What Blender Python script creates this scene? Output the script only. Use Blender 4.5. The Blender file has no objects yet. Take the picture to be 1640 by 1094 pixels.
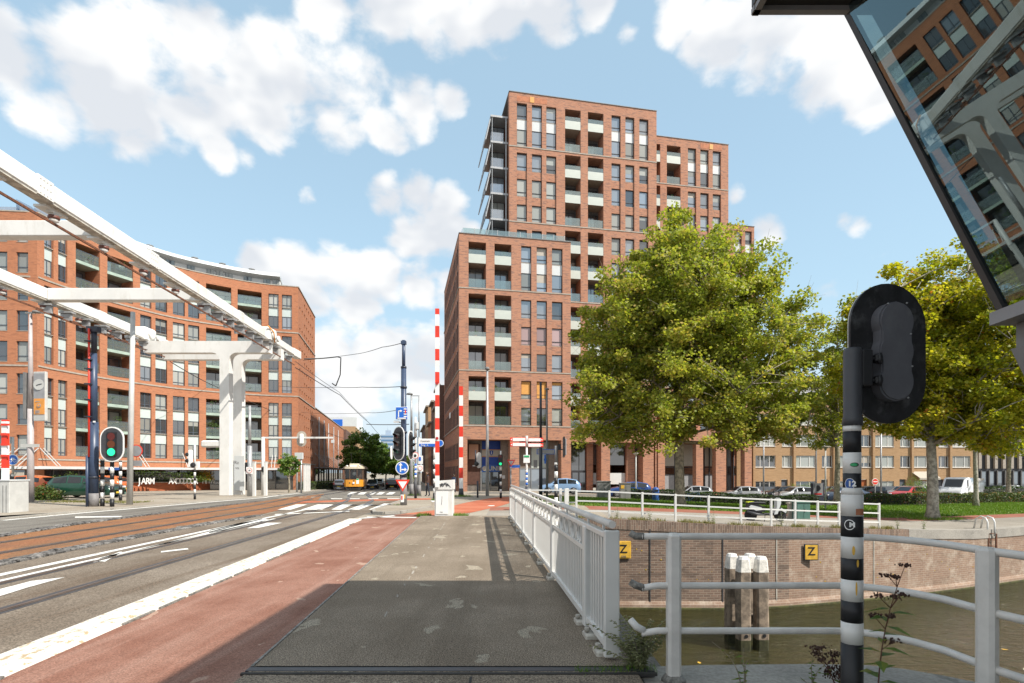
import bpy, bmesh, math, random
import numpy as np
from mathutils import Vector as VC, Matrix
random.seed(7); RNG = np.random.default_rng(11)
SC = bpy.context.scene
COL = SC.collection
R = math.radians

# ------------------------------------------------------------------ camera
CZ = 1.65                         # eye height above the bridge deck
FPX, CXP, HYP = 900.0, 820.0, 757.0   # lens as measured on the 1640 x 1094 photograph
cam_d = bpy.data.cameras.new('camera'); cam = bpy.data.objects.new('camera', cam_d); COL.objects.link(cam)
cam.location = (0, 0, CZ); cam.rotation_euler = (R(90), 0, 0)
cam_d.sensor_width = 36.0; cam_d.lens = 36.0 * FPX / 1640.0
cam_d.shift_y = (HYP - 547.0) / 1640.0
cam_d.clip_start = 0.05; cam_d.clip_end = 6000
SC.camera = cam

# ------------------------------------------------------------------ sun, sky, exposure
TO_SUN = VC((0.86 * math.cos(R(47)), -0.51 * math.cos(R(47)), math.sin(R(47)))).normalized()
sun_d = bpy.data.lights.new('sun', 'SUN'); sun_d.energy = 4.0; sun_d.angle = R(0.53); sun_d.color = (1.0, 0.94, 0.85)
sun = bpy.data.objects.new('sun', sun_d); COL.objects.link(sun)
sun.rotation_euler = (-TO_SUN).to_track_quat('-Z', 'Y').to_euler(); sun.location = (60, -40, 80)
SC.view_settings.view_transform = 'Standard'; SC.view_settings.look = 'None'
SC.view_settings.exposure = 0.74; SC.view_settings.gamma = 1.0; SC.view_settings.use_curve_mapping = False
SC.cycles.max_bounces = 6; SC.cycles.diffuse_bounces = 3; SC.cycles.glossy_bounces = 3
SC.cycles.transmission_bounces = 4; SC.cycles.transparent_max_bounces = 10
SC.cycles.caustics_reflective = False; SC.cycles.caustics_refractive = False
SC.cycles.sample_clamp_indirect = 6.0
try:
    SC.cycles.use_denoising = True; SC.cycles.denoiser = 'OPENIMAGEDENOISE'
except Exception: pass

def NN(nt, typ, **kw):
    n = nt.nodes.new(typ)
    for k, v in kw.items():
        if k.startswith('i_'):
            key = k[2:]
            key = int(key) if key.isdigit() else key.replace('_', ' ')
            n.inputs[key].default_value = v
        else: setattr(n, k, v)
    return n
def math_node(nt, op, a, b=None, c=None, clamp=False):
    n = nt.nodes.new('ShaderNodeMath'); n.operation = op; n.use_clamp = clamp
    for i, v in enumerate((a, b, c)):
        if v is None: continue
        if isinstance(v, (int, float)): n.inputs[i].default_value = v
        else: nt.links.new(v, n.inputs[i])
    return n.outputs[0]
def smooth_node(nt, v, a, b):
    n = nt.nodes.new('ShaderNodeMapRange'); n.interpolation_type = 'SMOOTHSTEP'
    nt.links.new(v, n.inputs['Value']); n.inputs['From Min'].default_value = a; n.inputs['From Max'].default_value = b
    return n.outputs[0]
def mixc(nt, fac, a, b, blend='MIX'):
    n = nt.nodes.new('ShaderNodeMix'); n.data_type = 'RGBA'; n.blend_type = blend; n.clamp_factor = True
    for s, v in ((0, fac), (6, a), (7, b)):
        if isinstance(v, (int, float)): n.inputs[s].default_value = v
        elif isinstance(v, (tuple, list)): n.inputs[s].default_value = (*v[:3], 1)
        else: nt.links.new(v, n.inputs[s])
    return n.outputs[2]

def make_world():
    w = bpy.data.worlds.new('World'); SC.world = w; w.use_nodes = True
    nt = w.node_tree; nt.nodes.clear()
    out = NN(nt, 'ShaderNodeOutputWorld'); bg = NN(nt, 'ShaderNodeBackground'); bg.inputs['Strength'].default_value = 0.1
    nt.links.new(bg.outputs[0], out.inputs[0])
    sky = NN(nt, 'ShaderNodeTexSky'); sky.sky_type = 'NISHITA'; sky.sun_disc = False
    sky.sun_elevation = math.asin(TO_SUN.z); sky.sun_rotation = math.atan2(TO_SUN.x, TO_SUN.y)
    sky.air_density = 1.0; sky.dust_density = 0.4; sky.ozone_density = 1.0
    tc = NN(nt, 'ShaderNodeTexCoord')
    d = tc.outputs['Generated']
    nrm = NN(nt, 'ShaderNodeVectorMath', operation='NORMALIZE'); nt.links.new(d, nrm.inputs[0]); d = nrm.outputs[0]
    sep = NN(nt, 'ShaderNodeSeparateXYZ'); nt.links.new(d, sep.inputs[0])
    # cumulus: fractal noise on the direction, a little flattened, pushed up or down by soft patches of sky
    def cloud_noise(vec, scale, detail):
        m = NN(nt, 'ShaderNodeMapping'); m.inputs['Scale'].default_value = (1, 1, 1.5); nt.links.new(vec, m.inputs[0])
        n = NN(nt, 'ShaderNodeTexNoise'); n.inputs['Scale'].default_value = scale; n.inputs['Detail'].default_value = detail
        n.inputs['Roughness'].default_value = 0.53; n.inputs['Distortion'].default_value = 0.15
        nt.links.new(m.outputs[0], n.inputs['Vector']); return n.outputs[0]
    puffs = [  # px, py, radius in photograph pixels: the puffs each cumulus in view is heaped from
        (0, 73, 61), (37, 110, 62), (122, 92, 67), (73, 171, 52), (183, 146, 85), (244, 73, 79), (317, 55, 72), (220, 208, 50), (317, 146, 92), (403, 122, 85), (488, 134, 79), (574, 140, 67), (660, 165, 53), (718, 160, 34),
        (427, 195, 58), (537, 195, 54), (620, 202, 40), (293, 244, 28), (348, 240, 34), (395, 245, 24),
        (525, 8, 55), (610, 12, 66), (708, 16, 72), (794, 20, 60), (880, 10, 54), (950, 0, 40), (1087, 20, 46), (1160, 60, 62), (1245, 75, 72), (1330, 98, 72), (1405, 134, 58), (1225, 15, 72), (1320, 15, 76), (1120, 74, 34), (1440, 70, 70),
        (620, 315, 38), (668, 312, 38), (715, 322, 34), (660, 376, 45), (708, 368, 46), (745, 390, 34), (415, 422, 36), (476, 432, 48), (537, 434, 50), (610, 446, 48), (672, 452, 42), (574, 478, 46), (720, 460, 34), (488, 478, 46),
        (525, 560, 55), (610, 574, 70), (690, 590, 70), (550, 640, 70), (492, 316, 17), (1007, 57, 22), (1352, 355, 20), (1375, 360, 22), (1230, 366, 32), (1180, 310, 18), (1325, 458, 26)]
    tot = None
    for (bx, by, br) in puffs:
        v = VC(((bx - CXP) / FPX, 1.0, (HYP - by) / FPX)); ln = v.length; v.normalize()
        ang = math.atan(br / FPX / ln)
        dot = NN(nt, 'ShaderNodeVectorMath', operation='DOT_PRODUCT'); nt.links.new(d, dot.inputs[0]); dot.inputs[1].default_value = v
        mr = NN(nt, 'ShaderNodeMapRange'); nt.links.new(dot.outputs['Value'], mr.inputs['Value'])
        mr.inputs['From Min'].default_value = math.cos(ang * 1.35); mr.inputs['From Max'].default_value = math.cos(ang * 0.2); mr.inputs['To Max'].default_value = 0.95 if br > 30 else 0.62
        tot = mr.outputs[0] if tot is None else math_node(nt, 'SMOOTH_MAX', tot, mr.outputs[0], 0.12)
    n1 = cloud_noise(d, 13.0, 8.0)
    n_off = NN(nt, 'ShaderNodeVectorMath', operation='ADD'); nt.links.new(d, n_off.inputs[0]); n_off.inputs[1].default_value = (0.02, -0.015, 0.055)
    n2 = math_node(nt, 'SUBTRACT', cloud_noise(n_off.outputs[0], 6.5, 3.0), cloud_noise(d, 6.5, 3.0))
    n0 = cloud_noise(d, 2.6, 2.0)
    # beyond the view, noise cloud cover is thickened to add white fill light
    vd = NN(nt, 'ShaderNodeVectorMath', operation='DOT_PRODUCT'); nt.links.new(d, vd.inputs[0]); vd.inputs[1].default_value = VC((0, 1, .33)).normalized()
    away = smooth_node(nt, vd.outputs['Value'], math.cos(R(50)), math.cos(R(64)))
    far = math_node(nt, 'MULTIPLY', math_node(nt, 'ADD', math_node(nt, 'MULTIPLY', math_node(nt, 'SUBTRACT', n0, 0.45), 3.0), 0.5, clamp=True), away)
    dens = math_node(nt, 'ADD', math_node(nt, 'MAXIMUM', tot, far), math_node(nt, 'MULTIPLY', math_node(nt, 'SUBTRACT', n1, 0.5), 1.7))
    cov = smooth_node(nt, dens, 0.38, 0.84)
    # no cloud detail below the horizon
    shade = n2
    lit = smooth_node(nt, shade, 0.16, -0.13)
    thick = smooth_node(nt, dens, 0.6, 1.2)
    lit = math_node(nt, 'SUBTRACT', lit, math_node(nt, 'MULTIPLY', thick, 0.15), clamp=True)
    ccol = mixc(nt, lit, (4.7, 4.9, 5.2), (6.6, 6.55, 6.45))
    blue = mixc(nt, 1.0, sky.outputs[0], (1.3, 1.3, 1.2), 'MULTIPLY')
    # thin veil that the lower sky carries everywhere
    veil = smooth_node(nt, sep.outputs[2], 0.55, -0.02)
    blue = mixc(nt, math_node(nt, 'ADD', math_node(nt, 'MULTIPLY', veil, 0.32), 0.58), blue, (3.4, 4.85, 5.8))
    blue = mixc(nt, math_node(nt, 'MULTIPLY', smooth_node(nt, sep.outputs[2], 0.30, 0.02), 0.62), blue, (5.0, 5.4, 5.8))
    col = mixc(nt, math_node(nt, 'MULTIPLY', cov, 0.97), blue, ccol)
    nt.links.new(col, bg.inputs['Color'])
make_world()

# ------------------------------------------------------------------ where things stand
def G(X, Y):
    """height of the ground: the street falls away past the bridge, the quay falls to the right"""
    z = 0.0
    if Y > 38: z -= 0.018 * (min(Y, 90) - 38)
    if X > 3: z -= 0.05 * (min(X, 20) - 3)
    return z
def at(px, py, Y):
    return VC(((px - CXP) / FPX * Y, Y, CZ + (HYP - py) / FPX * Y))
def atx(px, Y): return (px - CXP) / FPX * Y
def atz(py, Y): return CZ + (HYP - py) / FPX * Y
def gp(px, py, up=0.0):
    Y = CZ * FPX / max(py - HYP, 1.0)
    for _ in range(60):
        h = CZ - G((px - CXP) / FPX * Y, Y) - up
        Y = 0.5 * Y + 0.5 * h * FPX / max(py - HYP, 1.0)
    X = (px - CXP) / FPX * Y
    return VC((X, Y, G(X, Y) + up))
def gv(X, Y, up=0.0): return VC((X, Y, G(X, Y) + up))

# ------------------------------------------------------------------ objects
def wl(o):
    v = VC((0, 0, 0))
    while o is not None:
        v = v + o.location; o = o.parent
    return v
def tag(o, label=None, cat=None, group=None, kind=None):
    if label: o['label'] = label
    if cat: o['category'] = cat
    if group: o['group'] = group
    if kind: o['kind'] = kind
    return o
def empty(name, loc, label=None, cat=None, group=None, rz=0):
    o = bpy.data.objects.new(name, None); COL.objects.link(o); o.location = loc; o.rotation_euler[2] = rz
    o.empty_display_size = 0.1
    return tag(o, label, cat, group)
def mesh_obj(name, me, parent=None, loc=(0, 0, 0), rz=0.0):
    o = bpy.data.objects.new(name, me); COL.objects.link(o); o.location = loc; o.rotation_euler[2] = rz
    if parent is not None: o.parent = parent
    return o
def copy_tree(o, parent=None):
    c = o.copy(); COL.objects.link(c); c.parent = parent
    for ch in list(o.children): copy_tree(ch, c)
    return c

class MB:
    """collects shapes and links them as ONE mesh object"""
    def __init__(s): s.v = []; s.f = []; s.sm = []; s.mi = []
    def add(s, vs, fs, smooth=False, mi=0):
        b = len(s.v); s.v.extend([tuple(p) for p in vs])
        for f in fs: s.f.append([i + b for i in f]); s.sm.append(smooth); s.mi.append(mi)
        return s
    def quad(s, a, b, c, d, mi=0): return s.add([a, b, c, d], [(0, 1, 2, 3)], mi=mi)
    def box(s, c, sz, rz=0.0, bev=0.0, mi=0, m=None):
        x, y, z = sz[0] / 2, sz[1] / 2, sz[2] / 2
        if bev > 0:
            b = min(bev, x * .9, y * .9, z * .9)
            vs = []; 
            for zz, ins in ((-z, b), (-z + b, 0), (z - b, 0), (z, b)):
                xx, yy = x - ins, y - ins; k = b if ins == 0 else b * .6
                for (sx, sy, first) in ((1, -1, 0), (1, 1, 1), (-1, 1, 0), (-1, -1, 1)):
                    p1 = (sx * xx, sy * (yy - k)); p2 = (sx * (xx - k), sy * yy)
                    for p in ((p2, p1) if first == 0 and False else ((p2, p1) if (sx, sy) in ((1, -1), (-1, 1)) else (p1, p2))):
                        vs.append((p[0], p[1], zz))
            fs = []
            for r in range(3):
                for i in range(8):
                    j = (i + 1) % 8; fs.append((r * 8 + i, r * 8 + j, r * 8 + 8 + j, r * 8 + 8 + i))
            fs.append(tuple(range(7, -1, -1))); fs.append(tuple(range(24, 32)))
        else:
            vs = [(-x, -y, -z), (x, -y, -z), (x, y, -z), (-x, y, -z), (-x, -y, z), (x, -y, z), (x, y, z), (-x, y, z)]
            fs = [(0, 3, 2, 1), (4, 5, 6, 7), (0, 1, 5, 4), (1, 2, 6, 5), (2, 3, 7, 6), (3, 0, 4, 7)]
        cr, sr = math.cos(rz), math.sin(rz)
        out = []
        for p in vs:
            if m is not None: q = m @ VC(p); out.append((q.x + c[0], q.y + c[1], q.z + c[2]))
            else: out.append((p[0] * cr - p[1] * sr + c[0], p[0] * sr + p[1] * cr + c[1], p[2] + c[2]))
        return s.add(out, fs, mi=mi)
    def beam(s, a, b, w, h, up=(0, 0, 1), bev=0.0, mi=0):
        a, b = VC(a), VC(b); d = b - a; L = d.length; d.normalize(); u = VC(up)
        x = d.cross(u)
        if x.length < 1e-4: x = d.cross(VC((1, 0, 0)))
        x.normalize(); u = x.cross(d)
        m = Matrix((x, d, u)).transposed()
        return s.box((a + b) / 2, (w, L, h), bev=bev, mi=mi, m=m)
    def tube(s, pts, r, n=8, caps=True, mi=0):
        pts = [VC(p) for p in pts]; rs = r if isinstance(r, (list, tuple)) else [r] * len(pts)
        vs = []; fs = []; prev = None
        for i, p in enumerate(pts):
            t = (pts[min(i + 1, len(pts) - 1)] - pts[max(i - 1, 0)]).normalized()
            if prev is None:
                x = t.cross(VC((0, 0, 1)))
                if x.length < 1e-3: x = VC((1, 0, 0))
                x.normalize()
            else:
                x = prev - t * prev.dot(t); x.normalize()
            prev = x; y = t.cross(x)
            for k in range(n):
                a = 2 * math.pi * k / n; vs.append(p + (x * math.cos(a) + y * math.sin(a)) * rs[i])
        for i in range(len(pts) - 1):
            for k in range(n):
                j = (k + 1) % n; fs.append((i * n + k, i * n + j, i * n + n + j, i * n + n + k))
        s.add(vs, fs, True, mi)
        if caps:
            b = len(s.v) - len(vs)
            s.f.append([b + k for k in range(n - 1, -1, -1)]); s.sm.append(False); s.mi.append(mi)
            s.f.append([b + (len(pts) - 1) * n + k for k in range(n)]); s.sm.append(False); s.mi.append(mi)
        return s
    def pole(s, x, y, z0, z1, r0, r1=None, n=12, mi=0):
        return s.tube([(x, y, z0), (x, y, z1)], [r0, r0 if r1 is None else r1], n, mi=mi)
    def lathe(s, c, prof, n=16, axis='Z', mi=0, smooth=True):
        vs = []; fs = []
        for (r, h) in prof:
            for k in range(n):
                a = 2 * math.pi * k / n; p = (r * math.cos(a), r * math.sin(a), h)
                if axis == 'Y': p = (p[0], -p[2], p[1])
                elif axis == 'X': p = (p[2], p[0], p[1])
                vs.append((p[0] + c[0], p[1] + c[1], p[2] + c[2]))
        for i in range(len(prof) - 1):
            for k in range(n):
                j = (k + 1) % n; fs.append((i * n + k, i * n + j, i * n + n + j, i * n + n + k))
        s.add(vs, fs, smooth, mi)
        b = len(s.v) - len(vs)
        s.f.append([b + k for k in range(n - 1, -1, -1)]); s.sm.append(False); s.mi.append(mi)
        s.f.append([b + (len(prof) - 1) * n + k for k in range(n)]); s.sm.append(False); s.mi.append(mi)
        return s
    def prism(s, poly, f0, f1, mi=0):
        """poly: 2-D points (counter-clockwise seen from f1); f0/f1 map a 2-D point to 3-D (back and front)"""
        n = len(poly); vs = [f0(*p) for p in poly] + [f1(*p) for p in poly]
        fs = [tuple(range(n - 1, -1, -1)), tuple(range(n, 2 * n))] + [(i, (i + 1) % n, n + (i + 1) % n, n + i) for i in range(n)]
        return s.add(vs, fs, mi=mi)
    def build(s, name, mat, parent=None, local=False, uv=True, loc=None):
        me = s.mesh(name, mat, VC((0, 0, 0)) if (local or parent is None) else wl(parent), uv)
        o = mesh_obj(name, me, parent)
        if loc is not None: o.location = loc
        return o
    def mesh(s, name, mat, off=VC((0, 0, 0)), uv=True):
        me = bpy.data.meshes.new(name)
        me.from_pydata([(p[0] - off[0], p[1] - off[1], p[2] - off[2]) for p in s.v], [], s.f)
        mats = mat if isinstance(mat, (list, tuple)) else [mat]
        for m in mats: me.materials.append(m)
        me.polygons.foreach_set('use_smooth', s.sm)
        if any(s.mi): me.polygons.foreach_set('material_index', s.mi)
        if uv and len(s.f) < 60000:
            me.update(); ul = me.uv_layers.new(name='UVMap'); data = np.zeros(len(me.loops) * 2)
            V = s.v
            li = 0
            for p in me.polygons:
                n = p.normal
                if abs(n.z) > 0.8:
                    for vi in p.vertices: data[li] = V[vi][0]; data[li + 1] = V[vi][1]; li += 2
                else:
                    L = math.hypot(n.x, n.y) or 1; tx, ty = -n.y / L, n.x / L
                    for vi in p.vertices:
                        q = V[vi]; data[li] = q[0] * tx + q[1] * ty; data[li + 1] = q[2]; li += 2
            ul.data.foreach_set('uv', data)
        me.update()
        return me
def arrays_mesh(name, V, Fq, mat, smooth=False):
    """numpy vertices and quads (or triangles) to a mesh"""
    me = bpy.data.meshes.new(name); n = Fq.shape[1]
    me.vertices.add(len(V)); me.vertices.foreach_set('co', V.astype(np.float32).ravel())
    me.loops.add(Fq.size); me.loops.foreach_set('vertex_index', Fq.astype(np.int32).ravel())
    me.polygons.add(len(Fq)); me.polygons.foreach_set('loop_start', np.arange(0, Fq.size, n, dtype=np.int32))
    me.polygons.foreach_set('loop_total', np.full(len(Fq), n, dtype=np.int32))
    me.materials.append(mat); me.update(calc_edges=True)
    if smooth: me.polygons.foreach_set('use_smooth', [True] * len(Fq))
    return me
def text_mesh(txt, size, mat, extrude=0.004, align='CENTER', bold=0.0):
    cu = bpy.data.curves.new('lettering', 'FONT'); cu.body = txt; cu.size = size; cu.extrude = extrude; cu.align_x = align; cu.align_y = 'CENTER'
    cu.offset = bold; cu.resolution_u = 3
    ob = bpy.data.objects.new('lettering_source', cu); COL.objects.link(ob)
    dg = bpy.context.evaluated_depsgraph_get(); me = bpy.data.meshes.new_from_object(ob.evaluated_get(dg))
    bpy.data.objects.remove(ob); me.materials.clear(); me.materials.append(mat)
    return me
def put_text(name, txt, size, mat, parent, world, rz=0.0, bold=0.0, align='CENTER', sx=1.0):
    me = text_mesh(txt, size, mat, bold=bold, align=align)
    o = mesh_obj(name, me, parent, VC(world) - wl(parent)); o.rotation_euler = (R(90), 0, rz); o.scale = (sx, 1, 1)
    return o

# ------------------------------------------------------------------ materials
MT = {}
def M(name, col, rough=0.6, metal=0.0, var=0.12, vscale=3.0, bump=0.0, bscale=30.0, spec=0.5, coords='Object', ior=None, coat=0.0, emit=None, estr=1.0, stain=None):
    m = bpy.data.materials.new(name); m.use_nodes = True; nt = m.node_tree; b = nt.nodes['Principled BSDF']
    b.inputs['Roughness'].default_value = rough; b.inputs['Metallic'].default_value = metal
    b.inputs['Specular IOR Level'].default_value = spec
    if ior: b.inputs['IOR'].default_value = ior
    if coat: b.inputs['Coat Weight'].default_value = coat; b.inputs['Coat Roughness'].default_value = 0.05
    tc = NN(nt, 'ShaderNodeTexCoord') if coords == 'Object' else NN(nt, 'ShaderNodeNewGeometry')
    vec = tc.outputs['Object'] if coords == 'Object' else tc.outputs['Position']
    if var > 0:
        n = NN(nt, 'ShaderNodeTexNoise', i_Scale=vscale, i_Detail=6.0, i_Roughness=0.6); nt.links.new(vec, n.inputs['Vector'])
        c2 = tuple(c * (1 - var) for c in col); c1 = tuple(min(1, c * (1 + var * .6)) for c in col)
        c = mixc(nt, smooth_node(nt, n.outputs[0], 0.35, 0.65), c2, c1)
        if stain:      # runs of rust, dust and grime
            mp = NN(nt, 'ShaderNodeMapping'); mp.inputs['Scale'].default_value = (stain[1], stain[1], stain[1] * stain[2]); nt.links.new(vec, mp.inputs[0])
            n2 = NN(nt, 'ShaderNodeTexNoise', i_Scale=1.0, i_Detail=8.0, i_Roughness=0.7); nt.links.new(mp.outputs[0], n2.inputs['Vector'])
            c = mixc(nt, math_node(nt, 'MULTIPLY', smooth_node(nt, n2.outputs[0], 0.5, 0.74), stain[3]), c, stain[0])
        nt.links.new(c, b.inputs['Base Color'])
    else: b.inputs['Base Color'].default_value = (*col, 1)
    if bump > 0:
        n = NN(nt, 'ShaderNodeTexNoise', i_Scale=bscale, i_Detail=4.0); nt.links.new(vec, n.inputs['Vector'])
        bp = NN(nt, 'ShaderNodeBump'); bp.inputs['Strength'].default_value = bump; bp.inputs['Distance'].default_value = 0.01
        nt.links.new(n.outputs[0], bp.inputs['Height']); nt.links.new(bp.outputs[0], b.inputs['Normal'])
    if emit: b.inputs['Emission Color'].default_value = (*emit, 1); b.inputs['Emission Strength'].default_value = estr
    MT[name] = m
    return m

def brick_mat(name, c1, c2, dark, mortar, bw=0.22, bh=0.065, dark_amt=0.5, streak=1.0, stain=None, bumpd=0.004, msz=0.09):
    m = bpy.data.materials.new(name); m.use_nodes = True; nt = m.node_tree; b = nt.nodes['Principled BSDF']
    b.inputs['Roughness'].default_value = 0.85; b.inputs['Specular IOR Level'].default_value = 0.2
    uv = NN(nt, 'ShaderNodeUVMap'); uv.uv_map = 'UVMap'
    br = NN(nt, 'ShaderNodeTexBrick'); nt.links.new(uv.outputs[0], br.inputs['Vector'])
    br.inputs['Scale'].default_value = 1.0; br.inputs['Brick Width'].default_value = bw; br.inputs['Row Height'].default_value = bh
    br.inputs['Mortar Size'].default_value = bh * msz; br.inputs['Mortar Smooth'].default_value = 0.2; br.inputs['Bias'].default_value = 0.0
    br.inputs['Color1'].default_value = (*c1, 1); br.inputs['Color2'].default_value = (*c2, 1); br.inputs['Mortar'].default_value = (*mortar, 1)
    # darker fired bricks come in short horizontal runs
    mp = NN(nt, 'ShaderNodeMapping'); mp.inputs['Scale'].default_value = (1.15 * streak, 6.0 * streak, 1); nt.links.new(uv.outputs[0], mp.inputs[0])
    n = NN(nt, 'ShaderNodeTexNoise', i_Scale=1.0, i_Detail=3.0, i_Roughness=0.6); nt.links.new(mp.outputs[0], n.inputs['Vector'])
    f = math_node(nt, 'MULTIPLY', smooth_node(nt, n.outputs[0], 0.53, 0.60), dark_amt)
    col = mixc(nt, f, br.outputs['Color'], dark)
    n2 = NN(nt, 'ShaderNodeTexNoise', i_Scale=0.35, i_Detail=4.0); nt.links.new(uv.outputs[0], n2.inputs['Vector'])
    col = mixc(nt, math_node(nt, 'MULTIPLY', smooth_node(nt, n2.outputs[0], 0.4, 0.75), 0.22), col, tuple(0.7 * c for c in c1))
    if stain:   # lime bloom and dirt
        n3 = NN(nt, 'ShaderNodeTexNoise', i_Scale=1.3, i_Detail=9.0, i_Roughness=0.78); nt.links.new(uv.outputs[0], n3.inputs['Vector'])
        col = mixc(nt, math_node(nt, 'MULTIPLY', smooth_node(nt, n3.outputs[0], 0.46, 0.68), 0.6), col, stain)
    nt.links.new(col, b.inputs['Base Color'])
    bp = NN(nt, 'ShaderNodeBump'); bp.inputs['Strength'].default_value = 0.7; bp.inputs['Distance'].default_value = bumpd; bp.invert = True
    nt.links.new(br.outputs['Fac'], bp.inputs['Height']); nt.links.new(bp.outputs[0], b.inputs['Normal'])
    MT[name] = m
    return m

def ground_mat(name, col, patch, speck=0.35, pscale=0.25, fine=60.0, streak=None, spots=None, rough=0.9, lines=None, crack=None):
    """road and pavement surfaces: aggregate speckle, large worn patches, streaks along the traffic"""
    m = bpy.data.materials.new(name); m.use_nodes = True; nt = m.node_tree; b = nt.nodes['Principled BSDF']
    b.inputs['Roughness'].default_value = rough; b.inputs['Specular IOR Level'].default_value = 0.25
    g = NN(nt, 'ShaderNodeNewGeometry'); pos = g.outputs['Position']
    n = NN(nt, 'ShaderNodeTexNoise', i_Scale=pscale, i_Detail=7.0, i_Roughness=0.62); nt.links.new(pos, n.inputs['Vector'])
    c = mixc(nt, smooth_node(nt, n.outputs[0], 0.38, 0.64), col, patch)
    if streak:
        mp = NN(nt, 'ShaderNodeMapping'); mp.inputs['Rotation'].default_value = (0, 0, R(-4)); mp.inputs['Scale'].default_value = (1.6, 0.09, 1); nt.links.new(pos, mp.inputs[0])
        ns = NN(nt, 'ShaderNodeTexNoise', i_Scale=1.0, i_Detail=6.0, i_Roughness=0.65); nt.links.new(mp.outputs[0], ns.inputs['Vector'])
        c = mixc(nt, math_node(nt, 'MULTIPLY', smooth_node(nt, ns.outputs[0], 0.46, 0.68), 0.65), c, streak)
    if spots:
        sc_, thr, spc = spots
        ns = NN(nt, 'ShaderNodeTexNoise', i_Scale=sc_, i_Detail=3.5, i_Roughness=0.5, i_Distortion=0.5)
        mp = NN(nt, 'ShaderNodeMapping'); mp.inputs['Scale'].default_value = (1.1, 0.75, 1); nt.links.new(pos, mp.inputs[0]); nt.links.new(mp.outputs[0], ns.inputs['Vector'])
        c = mixc(nt, math_node(nt, 'MULTIPLY', smooth_node(nt, ns.outputs[0], thr, thr + 0.02), 0.75), c, spc)
    if lines:
        bw, bh, lc, amt = lines
        br = NN(nt, 'ShaderNodeTexBrick'); nt.links.new(pos, br.inputs['Vector']); br.inputs['Scale'].default_value = 1.0
        br.inputs['Brick Width'].default_value = bw; br.inputs['Row Height'].default_value = bh; br.inputs['Mortar Size'].default_value = 0.008
        br.inputs['Color1'].default_value = (0, 0, 0, 1); br.inputs['Color2'].default_value = (0.35, 0.35, 0.35, 1); br.inputs['Mortar'].default_value = (1, 1, 1, 1)
        c = mixc(nt, math_node(nt, 'MULTIPLY', br.outputs['Color'], amt), c, lc)
    nf = NN(nt, 'ShaderNodeTexNoise', i_Scale=fine, i_Detail=3.0, i_Roughness=0.7); nt.links.new(pos, nf.inputs['Vector'])
    k = smooth_node(nt, nf.outputs[0], 0.3, 0.7)
    lo = 1 - speck; 
    sp = NN(nt, 'ShaderNodeMapRange'); nt.links.new(k, sp.inputs['Value']); sp.inputs['To Min'].default_value = lo; sp.inputs['To Max'].default_value = 1 + speck * .8
    cb = NN(nt, 'ShaderNodeCombineColor'); [nt.links.new(sp.outputs[0], cb.inputs[i]) for i in range(3)]
    c = mixc(nt, 1.0, c, cb.outputs[0], 'MULTIPLY')
    nt.links.new(c, b.inputs['Base Color'])
    bp = NN(nt, 'ShaderNodeBump'); bp.inputs['Strength'].default_value = 0.35; bp.inputs['Distance'].default_value = 0.006
    nt.links.new(nf.outputs[0], bp.inputs['Height']); nt.links.new(bp.outputs[0], b.inputs['Normal'])
    MT[name] = m
    return m

def worn_paint(name, col, under, thr=0.42, scale=7.0, stretch=(1, 0.35, 1)):
    m = bpy.data.materials.new(name); m.use_nodes = True; nt = m.node_tree; b = nt.nodes['Principled BSDF']
    b.inputs['Roughness'].default_value = 0.7
    g = NN(nt, 'ShaderNodeNewGeometry'); mp = NN(nt, 'ShaderNodeMapping'); mp.inputs['Scale'].default_value = stretch; nt.links.new(g.outputs['Position'], mp.inputs[0])
    n = NN(nt, 'ShaderNodeTexNoise', i_Scale=scale, i_Detail=7.0, i_Roughness=0.68); nt.links.new(mp.outputs[0], n.inputs['Vector'])
    n2 = NN(nt, 'ShaderNodeTexNoise', i_Scale=scale * 3.5, i_Detail=3.0); nt.links.new(mp.outputs[0], n2.inputs['Vector'])
    c = mixc(nt, math_node(nt, 'MULTIPLY', smooth_node(nt, n2.outputs[0], 0.4, 0.7), 0.3), col, tuple(x * .75 for x in col))
    c = mixc(nt, smooth_node(nt, n.outputs[0], thr, thr - 0.05), c, under)
    nt.links.new(c, b.inputs['Base Color']); MT[name] = m
    return m

def leaf_mat(name, cols, trans=0.35):
    m = bpy.data.materials.new(name); m.use_nodes = True; nt = m.node_tree; nt.nodes.clear()
    out = NN(nt, 'ShaderNodeOutputMaterial'); at_ = NN(nt, 'ShaderNodeAttribute'); at_.attribute_name = 'tint'
    ramp = NN(nt, 'ShaderNodeValToRGB'); e = ramp.color_ramp.elements
    while len(e) > 1: e.remove(e[-1])
    for i, (p, c) in enumerate(cols):
        el = e[0] if i == 0 else e.new(p)
        el.position = p; el.color = (*c, 1)
    nt.links.new(at_.outputs['Fac'], ramp.inputs[0])
    d = NN(nt, 'ShaderNodeBsdfPrincipled'); nt.links.new(ramp.outputs[0], d.inputs['Base Color']); d.inputs['Roughness'].default_value = 0.5; d.inputs['Specular IOR Level'].default_value = 0.35
    t = NN(nt, 'ShaderNodeBsdfTranslucent'); nt.links.new(mixc(nt, 1.0, ramp.outputs[0], (1.15, 1.25, 0.5), 'MULTIPLY'), t.inputs['Color'])
    mx = NN(nt, 'ShaderNodeMixShader'); mx.inputs[0].default_value = trans
    nt.links.new(d.outputs[0], mx.inputs[1]); nt.links.new(t.outputs[0], mx.inputs[2]); nt.links.new(mx.outputs[0], out.inputs[0])
    MT[name] = m
    return m

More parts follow.
